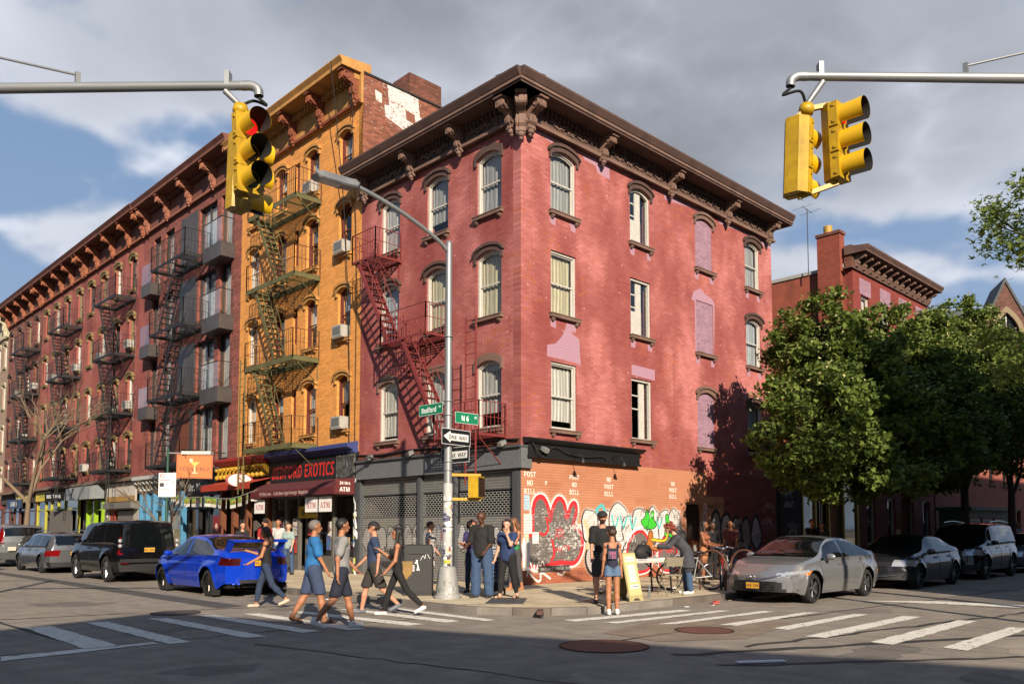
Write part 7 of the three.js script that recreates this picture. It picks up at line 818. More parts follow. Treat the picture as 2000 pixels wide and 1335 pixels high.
function smoothNormals(g) { const p = g.attributes.position, n = p.count, acc = new Map(), key = (i) => Math.round(p.getX(i) * 2e3) + ',' + Math.round(p.getY(i) * 2e3) + ',' + Math.round(p.getZ(i) * 2e3), fn = []; const a = new THREE.Vector3(), b = new THREE.Vector3(), c = new THREE.Vector3(); for (let i = 0; i < n; i += 3) { a.fromBufferAttribute(p, i); b.fromBufferAttribute(p, i + 1); c.fromBufferAttribute(p, i + 2); const q = b.clone().sub(a).cross(c.clone().sub(a)); fn.push(q); for (let k = 0; k < 3; k++) { const s = key(i + k); const l = acc.get(s) ?? []; l.push(q); acc.set(s, l); } } const N = new Float32Array(n * 3); for (let i = 0; i < n; i++) { const f = fn[Math.floor(i / 3)], s = new THREE.Vector3(), fl = f.length() || 1; for (const q of acc.get(key(i))) { const ql = q.length(); if (ql > 1e-12 && q.dot(f) / (ql * fl) > 0.72) s.add(q); } if (s.lengthSq() < 1e-16) s.copy(f); s.normalize(); N.set([s.x, s.y, s.z], i * 3); } g.setAttribute('normal', new THREE.BufferAttribute(N, 3)); return g; }
function splitSides(m, car) { const p = m.geometry.attributes.position, n = m.geometry.attributes.normal; car.remove(m); for (const s of [-1, 1]) { const P = [], N = []; for (let i = 0; i < p.count; i += 3) { if (Math.sign(p.getZ(i) + p.getZ(i + 1) + p.getZ(i + 2)) !== s) continue; for (let k = 0; k < 3; k++) { P.push(p.getX(i + k), p.getY(i + k), p.getZ(i + k)); N.push(n.getX(i + k), n.getY(i + k), n.getZ(i + k)); } } if (!P.length) continue; const g = new THREE.BufferGeometry(); g.setAttribute('position', new THREE.Float32BufferAttribute(P, 3)); g.setAttribute('normal', new THREE.Float32BufferAttribute(N, 3)); g.setAttribute('uv', new THREE.Float32BufferAttribute(new Float32Array(P.length / 3 * 2), 2)); const q = new THREE.Mesh(g, m.material); q.name = m.name; q.castShadow = q.receiveShadow = true; car.add(q); } }
const plate = (car, x, y, face, t) => { const k = panel(0.31, 0.16, 0.012, plateTex(t), carM.trim); k.name = 'number_plate'; k.position.set(x, y, 0); k.rotation.y = face * Math.PI / 2; car.add(k); };
// sedan outline shared by several cars; o changes it
const sedan = (o) => ({ name: 'parked_sedan', top: [[-2.36, 0.93], [-2.2, 1.06], [-1.75, 1.10], [-1.55, 1.13], [-0.75, 1.41], [-0.2, 1.455], [0.25, 1.43], [1.1, 1.02], [1.4, 0.955], [2.0, 0.84], [2.28, 0.70], [2.38, 0.6]], belt: [[-2.36, 0.9], [-1.8, 0.97], [-0.5, 0.94], [0.9, 0.9], [1.6, 0.84], [2.38, 0.58]], hw: [[-2.36, 0.78], [-1.9, 0.88], [-0.6, 0.905], [0.8, 0.905], [1.7, 0.89], [2.2, 0.82], [2.38, 0.76]], sill: 0.2, R: 0.325, wr: -1.36, wf: 1.4, side: [-1.75, 1.2], pillars: [-0.12], ws: 1.25, rw: -1.75, doors: [1.02, -0.12, -1.1], handles: [0.12, -0.95], mirror: 0.78, ...o });
// silver sedan facing the crossing
makeCar(sedan({ paint: carPaint(0x8f9193, 0.55, 0.32), spokes: 5, twin: true, regions: [['headlight', 1.6, 2.5, 0.56, 0.74, 0.42, 1, (x, y, z) => y > 0.565 + (z - 0.42) * 0.22 && y < 0.66 + (z - 0.42) * 0.14], ['turn_signal', 1.5, 1.85, 0.62, 0.70, 0.8, 1], ['grille', 2.05, 2.5, 0.26, 0.50, 0, 0.66, (x, y, z) => z < 0.50 + (0.5 - y) * 0.7], ['lower_trim', 1.9, 2.5, 0.18, 0.24, 0, 0.7], ['taillight', -2.5, -2.0, 0.78, 0.95, 0.5, 1]], extra: (c) => {
  for (let k = 0; k < 7; k++) mb().box(2.40 - 0.006 * k, 0.285 + k * 0.033, 0, 0.012, 0.01, 1.0 + (6 - k) * 0.03).build('grille_bar', metal(0x5a5c5e, 0.3), c); mb().tube([[2.24, 0.62, -0.55], [2.41, 0.56, -0.25], [2.44, 0.555, 0], [2.41, 0.56, 0.25], [2.24, 0.62, 0.55]], 0.014, 24).build('chrome_strip', M.chrome, c); mb().add(new THREE.TorusGeometry(0.055, 0.009, 6, 20).rotateY(Math.PI / 2).scale(1, 0.72, 1).translate(2.45, 0.585, 0)).add(new THREE.TorusGeometry(0.028, 0.008, 6, 16).rotateY(Math.PI / 2).translate(2.452, 0.59, 0)).build('badge', M.chrome, c); plate(c, 2.455, 0.40, 1, 'GAB 1041'); for (const s of [-1, 1]) mb().tube([[2.05, 0.5, s * 0.72], [2.12, 0.38, s * 0.72], [1.98, 0.30, s * 0.8]], 0.014, 10).build('bumper_slash', carM.trim, c); mb().box(0.9, 1.0, -0.42, 0.01, 0.06, 0.18, 0, 0, 0.7).build('windshield_sticker', M.white, c); } }), [3.42, 0, 6.08], Math.PI, 'silver sedan with black barred grille and yellow plate, parked nearest the crossing', 'cars parked along the side street');
makeCar(sedan({ paint: carPaint(0x24262a, 0.15, 0.35), top: [[-2.3, 0.95], [-2.15, 1.06], [-1.75, 1.10], [-1.5, 1.14], [-0.75, 1.41], [-0.2, 1.45], [0.2, 1.43], [1.0, 1.02], [1.35, 0.96], [1.95, 0.86], [2.2, 0.74], [2.3, 0.62]], spokes: 7, regions: [['headlight', 1.55, 2.5, 0.62, 0.78, 0.42, 1], ['turn_signal', 1.4, 1.62, 0.64, 0.74, 0.75, 1], ['grille', 2.0, 2.5, 0.62, 0.74, 0, 0.42], ['lower_trim', 1.9, 2.5, 0.24, 0.40, 0, 0.72], ['taillight', -2.5, -1.95, 0.78, 0.95, 0.5, 1]], extra: (c) => { mb().tube([[2.1, 0.42, -0.74], [2.31, 0.36, -0.3], [2.33, 0.35, 0], [2.31, 0.36, 0.3], [2.1, 0.42, 0.74]], 0.012, 20).build('chrome_strip', M.chrome, c); plate(c, 2.33, 0.5, 1, 'FXK 7730'); mb().box(0.85, 0.99, -0.5, 0.01, 0.05, 0.18, 0, 0, 0.7).build('windshield_sticker', M.white, c); } }), [9.5, 0, 6.1], Math.PI, 'dark grey sedan with bright headlamp parked behind the silver sedan', 'cars parked along the side street');
const suv = (o) => ({ name: 'parked_suv', top: [[-2.3, 1.05], [-2.27, 1.3], [-2.2, 1.68], [-1.95, 1.77], [-0.8, 1.81], [0.2, 1.78], [0.55, 1.7], [1.15, 1.2], [1.4, 1.13], [2.0, 1.05], [2.25, 0.92], [2.35, 0.78]], belt: [[-2.3, 1.04], [-1.9, 1.14], [0, 1.11], [1.2, 1.06], [1.8, 1.0], [2.35, 0.76]], hw: [[-2.3, 0.86], [-2.0, 0.94], [0, 0.96], [1.6, 0.95], [2.15, 0.88], [2.35, 0.82]], sill: 0.3, R: 0.385, wr: -1.45, wf: 1.42, side: [-2.12, 1.3], cRake: 0.1, pillars: [-0.1, -1.15], ws: 1.3, rw: -2.4, rwSlope: 9, doors: [1.0, -0.1, -1.1], handles: [0.15, -0.9], mirror: 0.85, tumble: 0.8, tailR: 0.08, noseR: 0.2, crease: 0.006, lift: 0.2, ...o });
makeCar(suv({ paint: carPaint(0x0a0b0c, 0, 0.3), spokes: 6, regions: [['headlight', 1.75, 2.5, 0.78, 0.96, 0.5, 1], ['grille', 2.1, 2.5, 0.62, 0.9, 0, 0.48], ['lower_trim', 1.9, 2.5, 0.3, 0.48, 0, 0.8], ['taillight', -2.5, -2.1, 0.95, 1.4, 0.75, 1]], extra: (c) => { for (const s of [-1, 1]) mb().tube([[-1.9, 1.82, s * 0.7], [-0.8, 1.88, s * 0.72], [0.2, 1.83, s * 0.7]], 0.018, 16).build('roof_rail', M.chrome, c); plate(c, 2.36, 0.55, 1, 'EYT 2286'); } }), [15.4, 0, 6.0], Math.PI, 'glossy black SUV parked between the dark sedan and the grey sedan', 'cars parked along the side street');
makeCar(sedan({ paint: carPaint(0x5b6470, 0.6, 0.3), spokes: 9, regions: [['headlight', 1.6, 2.5, 0.6, 0.76, 0.42, 1], ['grille', 2.1, 2.5, 0.5, 0.68, 0, 0.4], ['lower_trim', 1.9, 2.5, 0.22, 0.36, 0, 0.7], ['taillight', -2.5, -2.0, 0.75, 0.93, 0.5, 1]] }), [21.2, 0, 5.95], Math.PI, 'blue grey sedan parked furthest along the side street', 'cars parked along the side street');
// blue sports sedan seen from behind
const blueP = carPaint(0x1040c8, 0.3, 0.28);
makeCar(sedan({ paint: blueP, tail: carM.redDark, top: [[-2.28, 0.92], [-2.15, 1.06], [-1.85, 1.10], [-1.55, 1.13], [-0.7, 1.43], [-0.2, 1.475], [0.25, 1.45], [1.05, 1.06], [1.35, 0.99], [1.95, 0.87], [2.2, 0.74], [2.3, 0.62]], spokes: 8, twin: true, rim: carM.rimDark, flare: 0.045, regions: [['taillight', -2.5, -1.95, 0.74, 0.93, 0.48, 1], ['dark_panel', -2.5, -2.0, 0.30, 0.42, 0, 0.5], ['headlight', 1.6, 2.5, 0.62, 0.78, 0.45, 1], ['grille', 2.0, 2.5, 0.4, 0.6, 0, 0.5]], extra: (c) => {
  const sp = part('rear_spoiler', c, [-2.12, 1.1, 0]); mb().ext([[-0.2, 0.2], [0.12, 0.235], [0.14, 0.255], [-0.2, 0.245]], 1.36, { at: [0, 0, -0.68], bevel: 0.008 }).build('wing', blueP, sp); for (const s of [-1, 1]) mb().ext([[0.02, -0.02], [0.34, -0.03], [0.12, 0.25], [-0.16, 0.22]], 0.035, { at: [0, 0, s * 0.66 - 0.017] }).build('wing_support', blueP, sp);
  plate(c, -2.315, 0.80, -1, 'FDL 4512'); for (const s of [-1, 1]) for (const o of [0, 0.12]) { const g = new THREE.CylinderGeometry(0.05, 0.05, 0.16, 16, 1, true); g.rotateZ(Math.PI / 2); g.translate(-2.26, 0.28, s * (0.5 + o)); mb().add(g, true).build('exhaust_tip', new THREE.MeshStandardMaterial({ color: 0x8a8a8a, metalness: 1, roughness: 0.25, side: THREE.DoubleSide }), c); } for (const s of [-1, 1]) for (const x of [-1.75, 1.0]) mb().box(x, 0.2, s * 0.84, 0.03, 0.3, 0.2).build('mud_flap', M.rubber, c); mb().box(-2.33, 0.95, 0, 0.02, 0.03, 0.13).build('badge', M.chrome, c); } }), [-5.72, 0, -5.35], Math.PI / 2, 'bright blue sports sedan with tall rear wing parked by the smoke shop', 'cars parked along the avenue');
// boxy black SUV
makeCar(suv({ paint: carPaint(0x0b0c0d, 0, 0.3), top: [[-2.38, 1.05], [-2.36, 1.45], [-2.32, 1.78], [-2.1, 1.87], [-1.0, 1.9], [-0.2, 1.86], [0.5, 1.83], [0.75, 1.76], [1.3, 1.22], [1.55, 1.17], [2.1, 1.12], [2.35, 1.0], [2.42, 0.85]], belt: [[-2.38, 1.04], [-1.9, 1.15], [0, 1.13], [1.3, 1.12], [2.0, 1.08], [2.42, 0.84]], spokes: 7, R: 0.4, side: [-2.22, 1.42], cRake: 0.05, pillars: [-0.05, -1.2], tumble: 0.85, tailR: 0.05, clad: carM.trim, regions: [['taillight', -2.6, -2.25, 0.85, 1.4, 0.78, 1], ['rear_glass', -2.6, -2.25, 1.16, 1.72, 0, 0.72], ['lower_trim', -2.6, -2.1, 0.3, 0.62, 0, 1], ['headlight', 1.9, 2.6, 0.85, 1.05, 0.5, 1], ['grille', 2.2, 2.6, 0.7, 1.0, 0, 0.5]], extra: (c) => { plate(c, -2.44, 0.98, -1, 'GKC 3862'); mb().box(-2.45, 0.66, 0, 0.05, 0.1, 1.7).build('bumper', carM.trim, c); for (const s of [-1, 1]) mb().box(-2.43, 0.6, s * 0.7, 0.02, 0.05, 0.22).build('reflector', carM.red, c); for (const s of [-1, 1]) mb().ball(-2.4, 1.25, s * 0.84, 0.06, 1, 10).ball(-2.4, 1.1, s * 0.84, 0.06, 1, 10).build('round_lamp', carM.lamp, c); } }), [-5.6, 0, -12.75], Math.PI / 2, 'boxy black SUV with round tail lamps and yellow plate, parked behind the blue sedan', 'cars parked along the avenue');
makeCar(suv({ name: 'parked_wagon', paint: carPaint(0x83868a, 0.7, 0.3), top: [[-2.42, 0.85], [-2.4, 1.0], [-2.2, 1.36], [-2.0, 1.44], [-0.8, 1.5], [0.1, 1.48], [0.4, 1.42], [1.15, 1.0], [1.4, 0.95], [2.0, 0.86], [2.3, 0.74], [2.42, 0.6]], belt: [[-2.42, 0.84], [-1.9, 0.94], [0, 0.93], [1.2, 0.9], [1.8, 0.84], [2.42, 0.58]], hw: [[-2.42, 0.8], [-2.1, 0.88], [0, 0.91], [1.6, 0.9], [2.2, 0.84], [2.42, 0.76]], sill: 0.2, R: 0.32, tumble: 0.74, regions: [['taillight', -2.6, -2.0, 0.62, 0.82, 0.45, 1], ['rear_glass', -2.6, -2.05, 0.98, 1.36, 0, 0.6], ['headlight', 1.8, 2.6, 0.6, 0.78, 0.45, 1], ['lower_trim', -2.6, -2.2, 0.25, 0.42, 0, 0.9]], extra: (c) => { for (const s of [-1, 1]) mb().tube([[-1.9, 1.47, s * 0.62], [-0.8, 1.56, s * 0.63], [0.1, 1.5, s * 0.62]], 0.018, 16).build('roof_rail', M.chrome, c); plate(c, -2.47, 0.72, -1, 'DRM 9054'); } }), [-5.6, 0, -19.85], Math.PI / 2, 'silver estate car with roof rails parked ahead of the black SUV', 'cars parked along the avenue');
makeCar(suv({ paint: carPaint(0x8d9192, 0.6, 0.32), clad: mat(0x3b3d3e, 0.7), regions: [['taillight', -2.5, -2.0, 1.0, 1.72, 0.72, 1], ['rear_glass', -2.5, -2.05, 1.2, 1.64, 0, 0.7], ['cladding', -2.6, 2.6, 0.2, 0.62, 0, 1], ['headlight', 1.75, 2.5, 0.78, 0.98, 0.5, 1]], extra: (c) => { const g = new THREE.CylinderGeometry(0.33, 0.33, 0.2, 28); g.rotateZ(Math.PI / 2); g.translate(-2.45, 1.0, 0.18); mb().add(g).build('spare_wheel_cover', mat(0x1d1d1f, 0.55), c); const k = panel(0.31, 0.16, 0.012, mat(0xc9c4b0, 0.5), carM.trim); k.name = 'number_plate'; k.position.set(-2.4, 0.78, -0.45); k.rotation.y = -Math.PI / 2; c.add(k); } }), [-5.6, 0, -26.6], Math.PI / 2, 'silver compact SUV with black spare wheel cover on its tail', 'cars parked along the avenue');
// ================= people =================
// distance to tapered capsules, blended; anisotropy flattens front to back
function fieldOf(prims, k = 0.03) {
  const n = prims.length, A = new Float64Array(n * 10); prims.forEach((p, i) => { const d = [p.b[0] - p.a[0], p.b[1] - p.a[1], (p.b[2] - p.a[2]) * (p.f ?? 1)], l2 = d[0] * d[0] + d[1] * d[1] + d[2] * d[2]; A.set([p.a[0], p.a[1], p.a[2], d[0], d[1], d[2], l2 || 1e-9, p.ra, p.rb ?? p.ra, p.f ?? 1], i * 10); });
  return (x, y, z) => { let m = 1e9; for (let i = 0; i < n; i++) { const o = i * 10, f = A[o + 9], px = x - A[o], py = y - A[o + 1], pz = (z - A[o + 2]) * f; let t = (px * A[o + 3] + py * A[o + 4] + pz * A[o + 5]) / A[o + 6]; t = t < 0 ? 0 : t > 1 ? 1 : t; const qx = px - A[o + 3] * t, qy = py - A[o + 4] * t, qz = pz - A[o + 5] * t, d = Math.sqrt(qx * qx + qy * qy + qz * qz) - (A[o + 7] + (A[o + 8] - A[o + 7]) * t); if (m > 1e8) m = d; else { const h = 0.5 + 0.5 * (m - d) / k, c = h < 0 ? 0 : h > 1 ? 1 : h; m = m + (d - m) * c - k * c * (1 - c); } } return m; };
}
function nets(f, lo, hi, s) {                            // naive surface nets
  const nx = Math.ceil((hi[0] - lo[0]) / s) + 1, ny = Math.ceil((hi[1] - lo[1]) / s) + 1, nz = Math.ceil((hi[2] - lo[2]) / s) + 1, V = new Float32Array(nx * ny * nz), id = (i, j, k) => (k * ny + j) * nx + i;
  for (let k = 0; k < nz; k++) for (let j = 0; j < ny; j++) for (let i = 0; i < nx; i++) V[id(i, j, k)] = f(lo[0] + i * s, lo[1] + j * s, lo[2] + k * s);
  const vi = new Int32Array(nx * ny * nz).fill(-1), P = [], I = [];
  for (let k = 0; k + 1 < nz; k++) for (let j = 0; j + 1 < ny; j++) for (let i = 0; i + 1 < nx; i++) { let m = 0, c = 0, sx = 0, sy = 0, sz = 0; const g = (a, b, d) => V[id(i + a, j + b, k + d)]; for (let e = 0; e < 8; e++) if (g(e & 1, (e >> 1) & 1, e >> 2) < 0) m |= 1 << e; if (m === 0 || m === 255) continue; for (let e = 0; e < 8; e++) for (const ax of [1, 2, 4]) { if (e & ax) continue; const q = e | ax, a = (m >> e) & 1, b = (m >> q) & 1; if (a === b) continue; const va = g(e & 1, (e >> 1) & 1, e >> 2), vb = g(q & 1, (q >> 1) & 1, q >> 2), t = va / (va - vb); c++; sx += (e & 1) + (ax === 1 ? t : 0); sy += ((e >> 1) & 1) + (ax === 2 ? t : 0); sz += (e >> 2) + (ax === 4 ? t : 0); } vi[id(i, j, k)] = P.length / 3; P.push(lo[0] + (i + sx / c) * s, lo[1] + (j + sy / c) * s, lo[2] + (k + sz / c) * s); }
  const quad = (a, b, c, d, fl) => { if (a < 0 || b < 0 || c < 0 || d < 0) return; if (fl) I.push(a, b, c, a, c, d); else I.push(a, c, b, a, d, c); };
  for (let k = 1; k + 1 < nz; k++) for (let j = 1; j + 1 < ny; j++) for (let i = 1; i + 1 < nx; i++) { const v = V[id(i, j, k)] < 0; if (v !== V[id(i + 1, j, k)] < 0) quad(vi[id(i, j - 1, k - 1)], vi[id(i, j, k - 1)], vi[id(i, j, k)], vi[id(i, j - 1, k)], v); if (v !== V[id(i, j + 1, k)] < 0) quad(vi[id(i - 1, j, k - 1)], vi[id(i - 1, j, k)], vi[id(i, j, k)], vi[id(i, j, k - 1)], v); if (v !== V[id(i, j, k + 1)] < 0) quad(vi[id(i - 1, j - 1, k)], vi[id(i, j - 1, k)], vi[id(i, j, k)], vi[id(i - 1, j, k)], v); }
  const geo = new THREE.BufferGeometry(); geo.setAttribute('position', new THREE.Float32BufferAttribute(P, 3)); geo.setIndex(I); geo.computeVertexNormals(); return boxUV(geo.toNonIndexed());
}
const bounds = (prims, pad) => { const lo = [1e9, 1e9, 1e9], hi = [-1e9, -1e9, -1e9]; for (const p of prims) for (const q of [p.a, p.b]) for (let i = 0; i < 3; i++) { const r = Math.max(p.ra, p.rb ?? p.ra) + pad; lo[i] = Math.min(lo[i], q[i] - r); hi[i] = Math.max(hi[i], q[i] + r); } return [lo, hi]; };
const add3 = (a, b, k = 1) => [a[0] + b[0] * k, a[1] + b[1] * k, a[2] + b[2] * k], mix3 = (a, b, t) => [lerp(a[0], b[0], t), lerp(a[1], b[1], t), lerp(a[2], b[2], t)];
const skin = { fair: mat(0xc08a6c, 0.6), tan: mat(0xa8704e, 0.6), brown: mat(0x8a5638, 0.6), dark: mat(0x55331f, 0.55), pale: mat(0xcb9c80, 0.6) };
// o: h height, w build, arms [[swing, out, elbow, in] x2 right/left], legs [[swing, out, knee] x2], lean, head [yaw, pitch]
function person(o, at, face, label) {
  const s = (o.h ?? 1.75) / 1.75, W = o.w ?? 1, t = thing('person', label, 'person', at, face), lean = o.lean ?? 0, P = {};
  const hipY = o.hipY ?? 0.93, sp = (y, z = 0) => { const d = y - hipY; return [0, hipY + d * Math.cos(lean), d * Math.sin(lean) + z]; };
  P.pel = [0, hipY, 0]; P.che = sp(1.27, 0.01); P.nek = sp(1.46, -0.005); P.hed = add3(sp(1.62, 0.02), [Math.sin(o.head?.[0] ?? 0) * 0.02, 0, Math.sin(o.head?.[1] ?? 0) * 0.06]);
  const limbs = []; for (const i of [0, 1]) { const sd = i ? 1 : -1, [sw, out, el, inn = 0] = o.arms[i]; const sh = add3(sp(1.39), [sd * 0.165 * W, 0, 0]), d1 = [sd * Math.sin(out), -Math.cos(sw) * Math.cos(out), Math.sin(sw) * Math.cos(out)], e = add3(sh, d1, 0.285), a2 = sw + el, d2 = [sd * (Math.sin(out) * 0.5 - Math.sin(inn)), -Math.cos(a2), Math.sin(a2)], l = Math.hypot(...d2), w = add3(e, d2.map((v) => v / l), 0.25); const [ls, lo2, kn] = o.legs[i], hp = [sd * 0.092 * W, hipY - 0.02, 0], k1 = [sd * Math.sin(lo2), -Math.cos(ls) * Math.cos(lo2), Math.sin(ls) * Math.cos(lo2)], k = add3(hp, k1, 0.43), b2 = ls - kn, an = add3(k, [sd * Math.sin(lo2) * 0.4, -Math.cos(b2), Math.sin(b2)], 0.42); limbs.push({ sd, sh, e, w, hd: d2.map((v) => v / l), hp, k, an, ft: b2 }); }
  const low = Math.min(...limbs.map((l) => l.an[1] - 0.075)); // feet on the ground
  const all = [P.pel, P.che, P.nek, P.hed, ...limbs.flatMap((l) => [l.sh, l.e, l.w, l.hp, l.k, l.an])]; for (const p of all) p[1] -= low;
  const toe = (l) => { const a = clamp(l.ft * 0.6, -0.5, 0.35); return [l.an[0] + l.sd * 0.02, Math.max(0.028, l.an[1] - 0.055 + Math.sin(a) * 0.12), l.an[2] + Math.cos(a) * 0.15]; };
  const c = (a, b, ra, rb, f) => ({ a, b, ra, rb, f }), g = o.girth ?? 1;
  const torso = [c(P.pel, add3(P.pel, [0, 0.08, 0]), 0.125 * W * g, 0.12 * W * g, 1.15), c(add3(P.pel, [0, 0.1, 0.01]), P.che, 0.115 * W * g, 0.135 * W, 1.3), c(limbs[0].sh, limbs[1].sh, 0.054, 0.054, 1.0), c(P.che, P.nek, 0.13 * W, 0.055, 1.3)], chest = o.female ? [c(add3(P.che, [-0.07, 0.0, 0.085]), add3(P.che, [0.07, 0.0, 0.085]), 0.062, 0.062, 1)] : [];
  const arm = (l) => [c(l.sh, l.e, 0.05 * W, 0.038), c(l.e, l.w, 0.037, 0.025)], leg = (l) => [c(l.hp, l.k, 0.085 * W * g, 0.055 * g), c(l.k, mix3(l.k, l.an, 0.35), 0.052 * g, 0.056 * g), c(mix3(l.k, l.an, 0.35), l.an, 0.056 * g, 0.036)], foot = (l) => [c(add3(l.an, [0, -0.035, -0.03]), toe(l), 0.036, 0.03)];
  const hand = (l) => [c(l.w, add3(l.w, l.hd, 0.075), 0.024, 0.03, 1.25)];
  const bp = [...torso, ...chest, c(P.nek, P.hed, 0.052, 0.05), ...limbs.flatMap((l) => [...arm(l), ...leg(l), ...foot(l), ...hand(l)])], bodyF = fieldOf(bp, 0.025), [blo, bhi] = bounds(bp, 0.03), cell = 0.019;
  const body = mb().add(nets(bodyF, blo, bhi, cell), true);
  const hy = o.head?.[0] ?? 0, hp2 = o.head?.[1] ?? 0, HM = new THREE.Matrix4().makeRotationFromEuler(new THREE.Euler(hp2, hy, 0, 'YXZ')).setPosition(...P.hed), hc = (a, b, ra, rb, f) => c(a, b, ra, rb, f);
  const hp = [hc([0, 0.03, -0.012], [0, 0.035, -0.005], 0.092, 0.09, 0.95), hc([0, -0.03, 0.03], [0, -0.055, 0.045], 0.062, 0.046), hc([0, 0.01, 0.088], [0, -0.018, 0.104], 0.011, 0.016), hc([-0.088, 0.0, -0.005], [-0.09, 0.02, -0.012], 0.014, 0.016), hc([0.088, 0.0, -0.005], [0.09, 0.02, -0.012], 0.014, 0.016), hc([-0.03, -0.05, 0.075], [0.03, -0.05, 0.075], 0.012, 0.012)], headF = fieldOf(hp, 0.018);
  { const hg = nets(headF, [-0.13, -0.13, -0.13], [0.13, 0.15, 0.15], 0.0095); hg.applyMatrix4(HM); body.add(hg, true); }
  for (const l of limbs) { const q = new THREE.Vector3(...l.hd), x = new THREE.Vector3(0, 0, 1).cross(q); if (x.lengthSq() < 0.05) x.set(1, 0, 0); x.normalize(); const n = q.clone().cross(x), cu = o.curl ?? 0.5; for (let k = 0; k < 5; k++) { const th = k === 4, u = th ? l.sd * -0.028 : (k - 1.5) * 0.0155, b0 = new THREE.Vector3(...l.w).addScaledVector(q, th ? 0.03 : 0.085).addScaledVector(x, u * (th ? 1 : 1)), L1 = th ? 0.035 : [0.036, 0.042, 0.039, 0.03][k], d1 = q.clone().multiplyScalar(Math.cos(cu * 0.6)).addScaledVector(n, Math.sin(cu * 0.6)).addScaledVector(x, th ? -l.sd * 0.7 : 0).normalize(), m = b0.clone().addScaledVector(d1, L1), d2 = q.clone().multiplyScalar(Math.cos(cu * 1.5)).addScaledVector(n, Math.sin(cu * 1.5)).normalize(), e = m.clone().addScaledVector(d2, L1 * 0.85); body.rod(b0.toArray(), m.toArray(), 0.0095, 0.0088, 6).rod(m.toArray(), e.toArray(), 0.0088, 0.0072, 6).ball(...m.toArray(), 0.0088, 1, 6).ball(...e.toArray(), 0.0072, 1, 6); } }
  const bm = body.build('body', skin[o.skin ?? 'fair'], t); bm.scale.setScalar(s);
  const onHead = (b, name, m) => { for (const q of b.l) q.applyMatrix4(HM); const k = b.build(name, m, t); k.scale.setScalar(s); return k; };
  for (const sx of [-1, 1]) onHead(mb().ball(sx * 0.034, 0.022, 0.079, 0.011, 0.8, 8), 'eye', mat(0x1c1512, 0.3)); onHead(mb().box(0, -0.052, 0.0885, 0.042, 0.007, 0.006), 'mouth', mat(0x7d3b33, 0.6));
  const cloth = (prims, name, m, clip, infl, wr = 0.006, k = 0.03) => { const f0 = fieldOf(prims.map((p) => ({ ...p, ra: p.ra + infl, rb: (p.rb ?? p.ra) + infl })), k), f = (x, y, z) => { let d = f0(x, y, z); if (Math.abs(d) < 0.06) { d += wr * n3(x * 13 + 3, y * 8, z * 13) + wr * 0.6 * n3(x * 30, y * 18, z * 30); d = Math.max(d, clip(x, y, z)); } return d; }; const [lo, hi] = bounds(prims, infl + 0.03); const q = mb().add(nets(f, lo, hi, cell), true).build(name, m, t); q.scale.setScalar(s); return q; };
  const yN = P.nek[1], up = (p) => p[1];
  const T = o.top; if (T) { const sl = T.sleeve ?? 0.6, pr = [...torso, ...chest]; if (sl > 0) for (const l of limbs) { if (sl <= 1) pr.push(c(l.sh, mix3(l.sh, l.e, sl), 0.042 * W, 0.046 * W)); else pr.push(c(l.sh, l.e, 0.053 * W, 0.042), c(l.e, mix3(l.e, l.w, sl - 1), 0.042, 0.033)); } if (T.skirt) for (const l of limbs) pr.push(c(l.hp, mix3(l.hp, l.k, T.skirt), 0.11 * W * g, 0.13 * W * (T.flare ?? 1))), T.skirt && pr.push(c(P.pel, mix3(mix3(limbs[0].hp, limbs[0].k, T.skirt), mix3(limbs[1].hp, limbs[1].k, T.skirt), 0.5), 0.12, 0.13 * (T.flare ?? 1))); const hem = T.skirt ? mix3(limbs[0].hp, limbs[0].k, T.skirt)[1] * 0.5 + mix3(limbs[1].hp, limbs[1].k, T.skirt)[1] * 0.5 : P.pel[1] - (T.hem ?? 0.06); cloth(pr, T.name ?? 'shirt', T.m, (x, y, z) => Math.max(hem - y, T.tank ? Math.max((y - (yN - 0.045)) * 0.9, Math.abs(x) > 0.075 && Math.abs(x) < 0.125 ? -1 : y - (yN - 0.1) - (Math.abs(x) < 0.08 ? -0.03 : 0)) : Math.hypot(x, z - P.nek[2]) < 0.085 ? y - (yN + 0.0) - (Math.hypot(x, z - P.nek[2] - 0.06) < 0.07 ? -0.04 : 0) : -1), T.infl ?? 0.014, T.wr ?? 0.008, 0.035); }
  const B = o.bottom; if (B) { const pr = [c(P.pel, add3(P.pel, [0, 0.07, 0]), 0.125 * W * g, 0.118 * W * g, 1.15)]; for (const l of limbs) { const n = B.len; pr.push(c(l.hp, n < 1 ? mix3(l.hp, l.k, n) : l.k, 0.088 * W * g, n < 1 ? lerp(0.088, 0.062, n) * W * g + (B.wide ?? 0) : 0.058 * g + (B.wide ?? 0) * 0.5)); if (n > 1) pr.push(c(l.k, mix3(l.k, l.an, 0.35), 0.056 * g + (B.wide ?? 0) * 0.5, 0.059 * g + (B.wide ?? 0) * 0.7), c(mix3(l.k, l.an, 0.35), mix3(l.k, l.an, n - 1), 0.059 * g + (B.wide ?? 0) * 0.7, 0.042 + (B.wide ?? 0))); } const [l0, l1] = limbs; const hemY = B.len < 1 ? -0.01 + Math.min(mix3(l0.hp, l0.k, B.len)[1], mix3(l1.hp, l1.k, B.len)[1]) - 0.02 : 0; cloth(pr, B.name ?? 'trousers', B.m, (x, y) => Math.max(y - (P.pel[1] + 0.1), hemY - y), B.infl ?? 0.012, B.wr ?? 0.007, 0.012); }
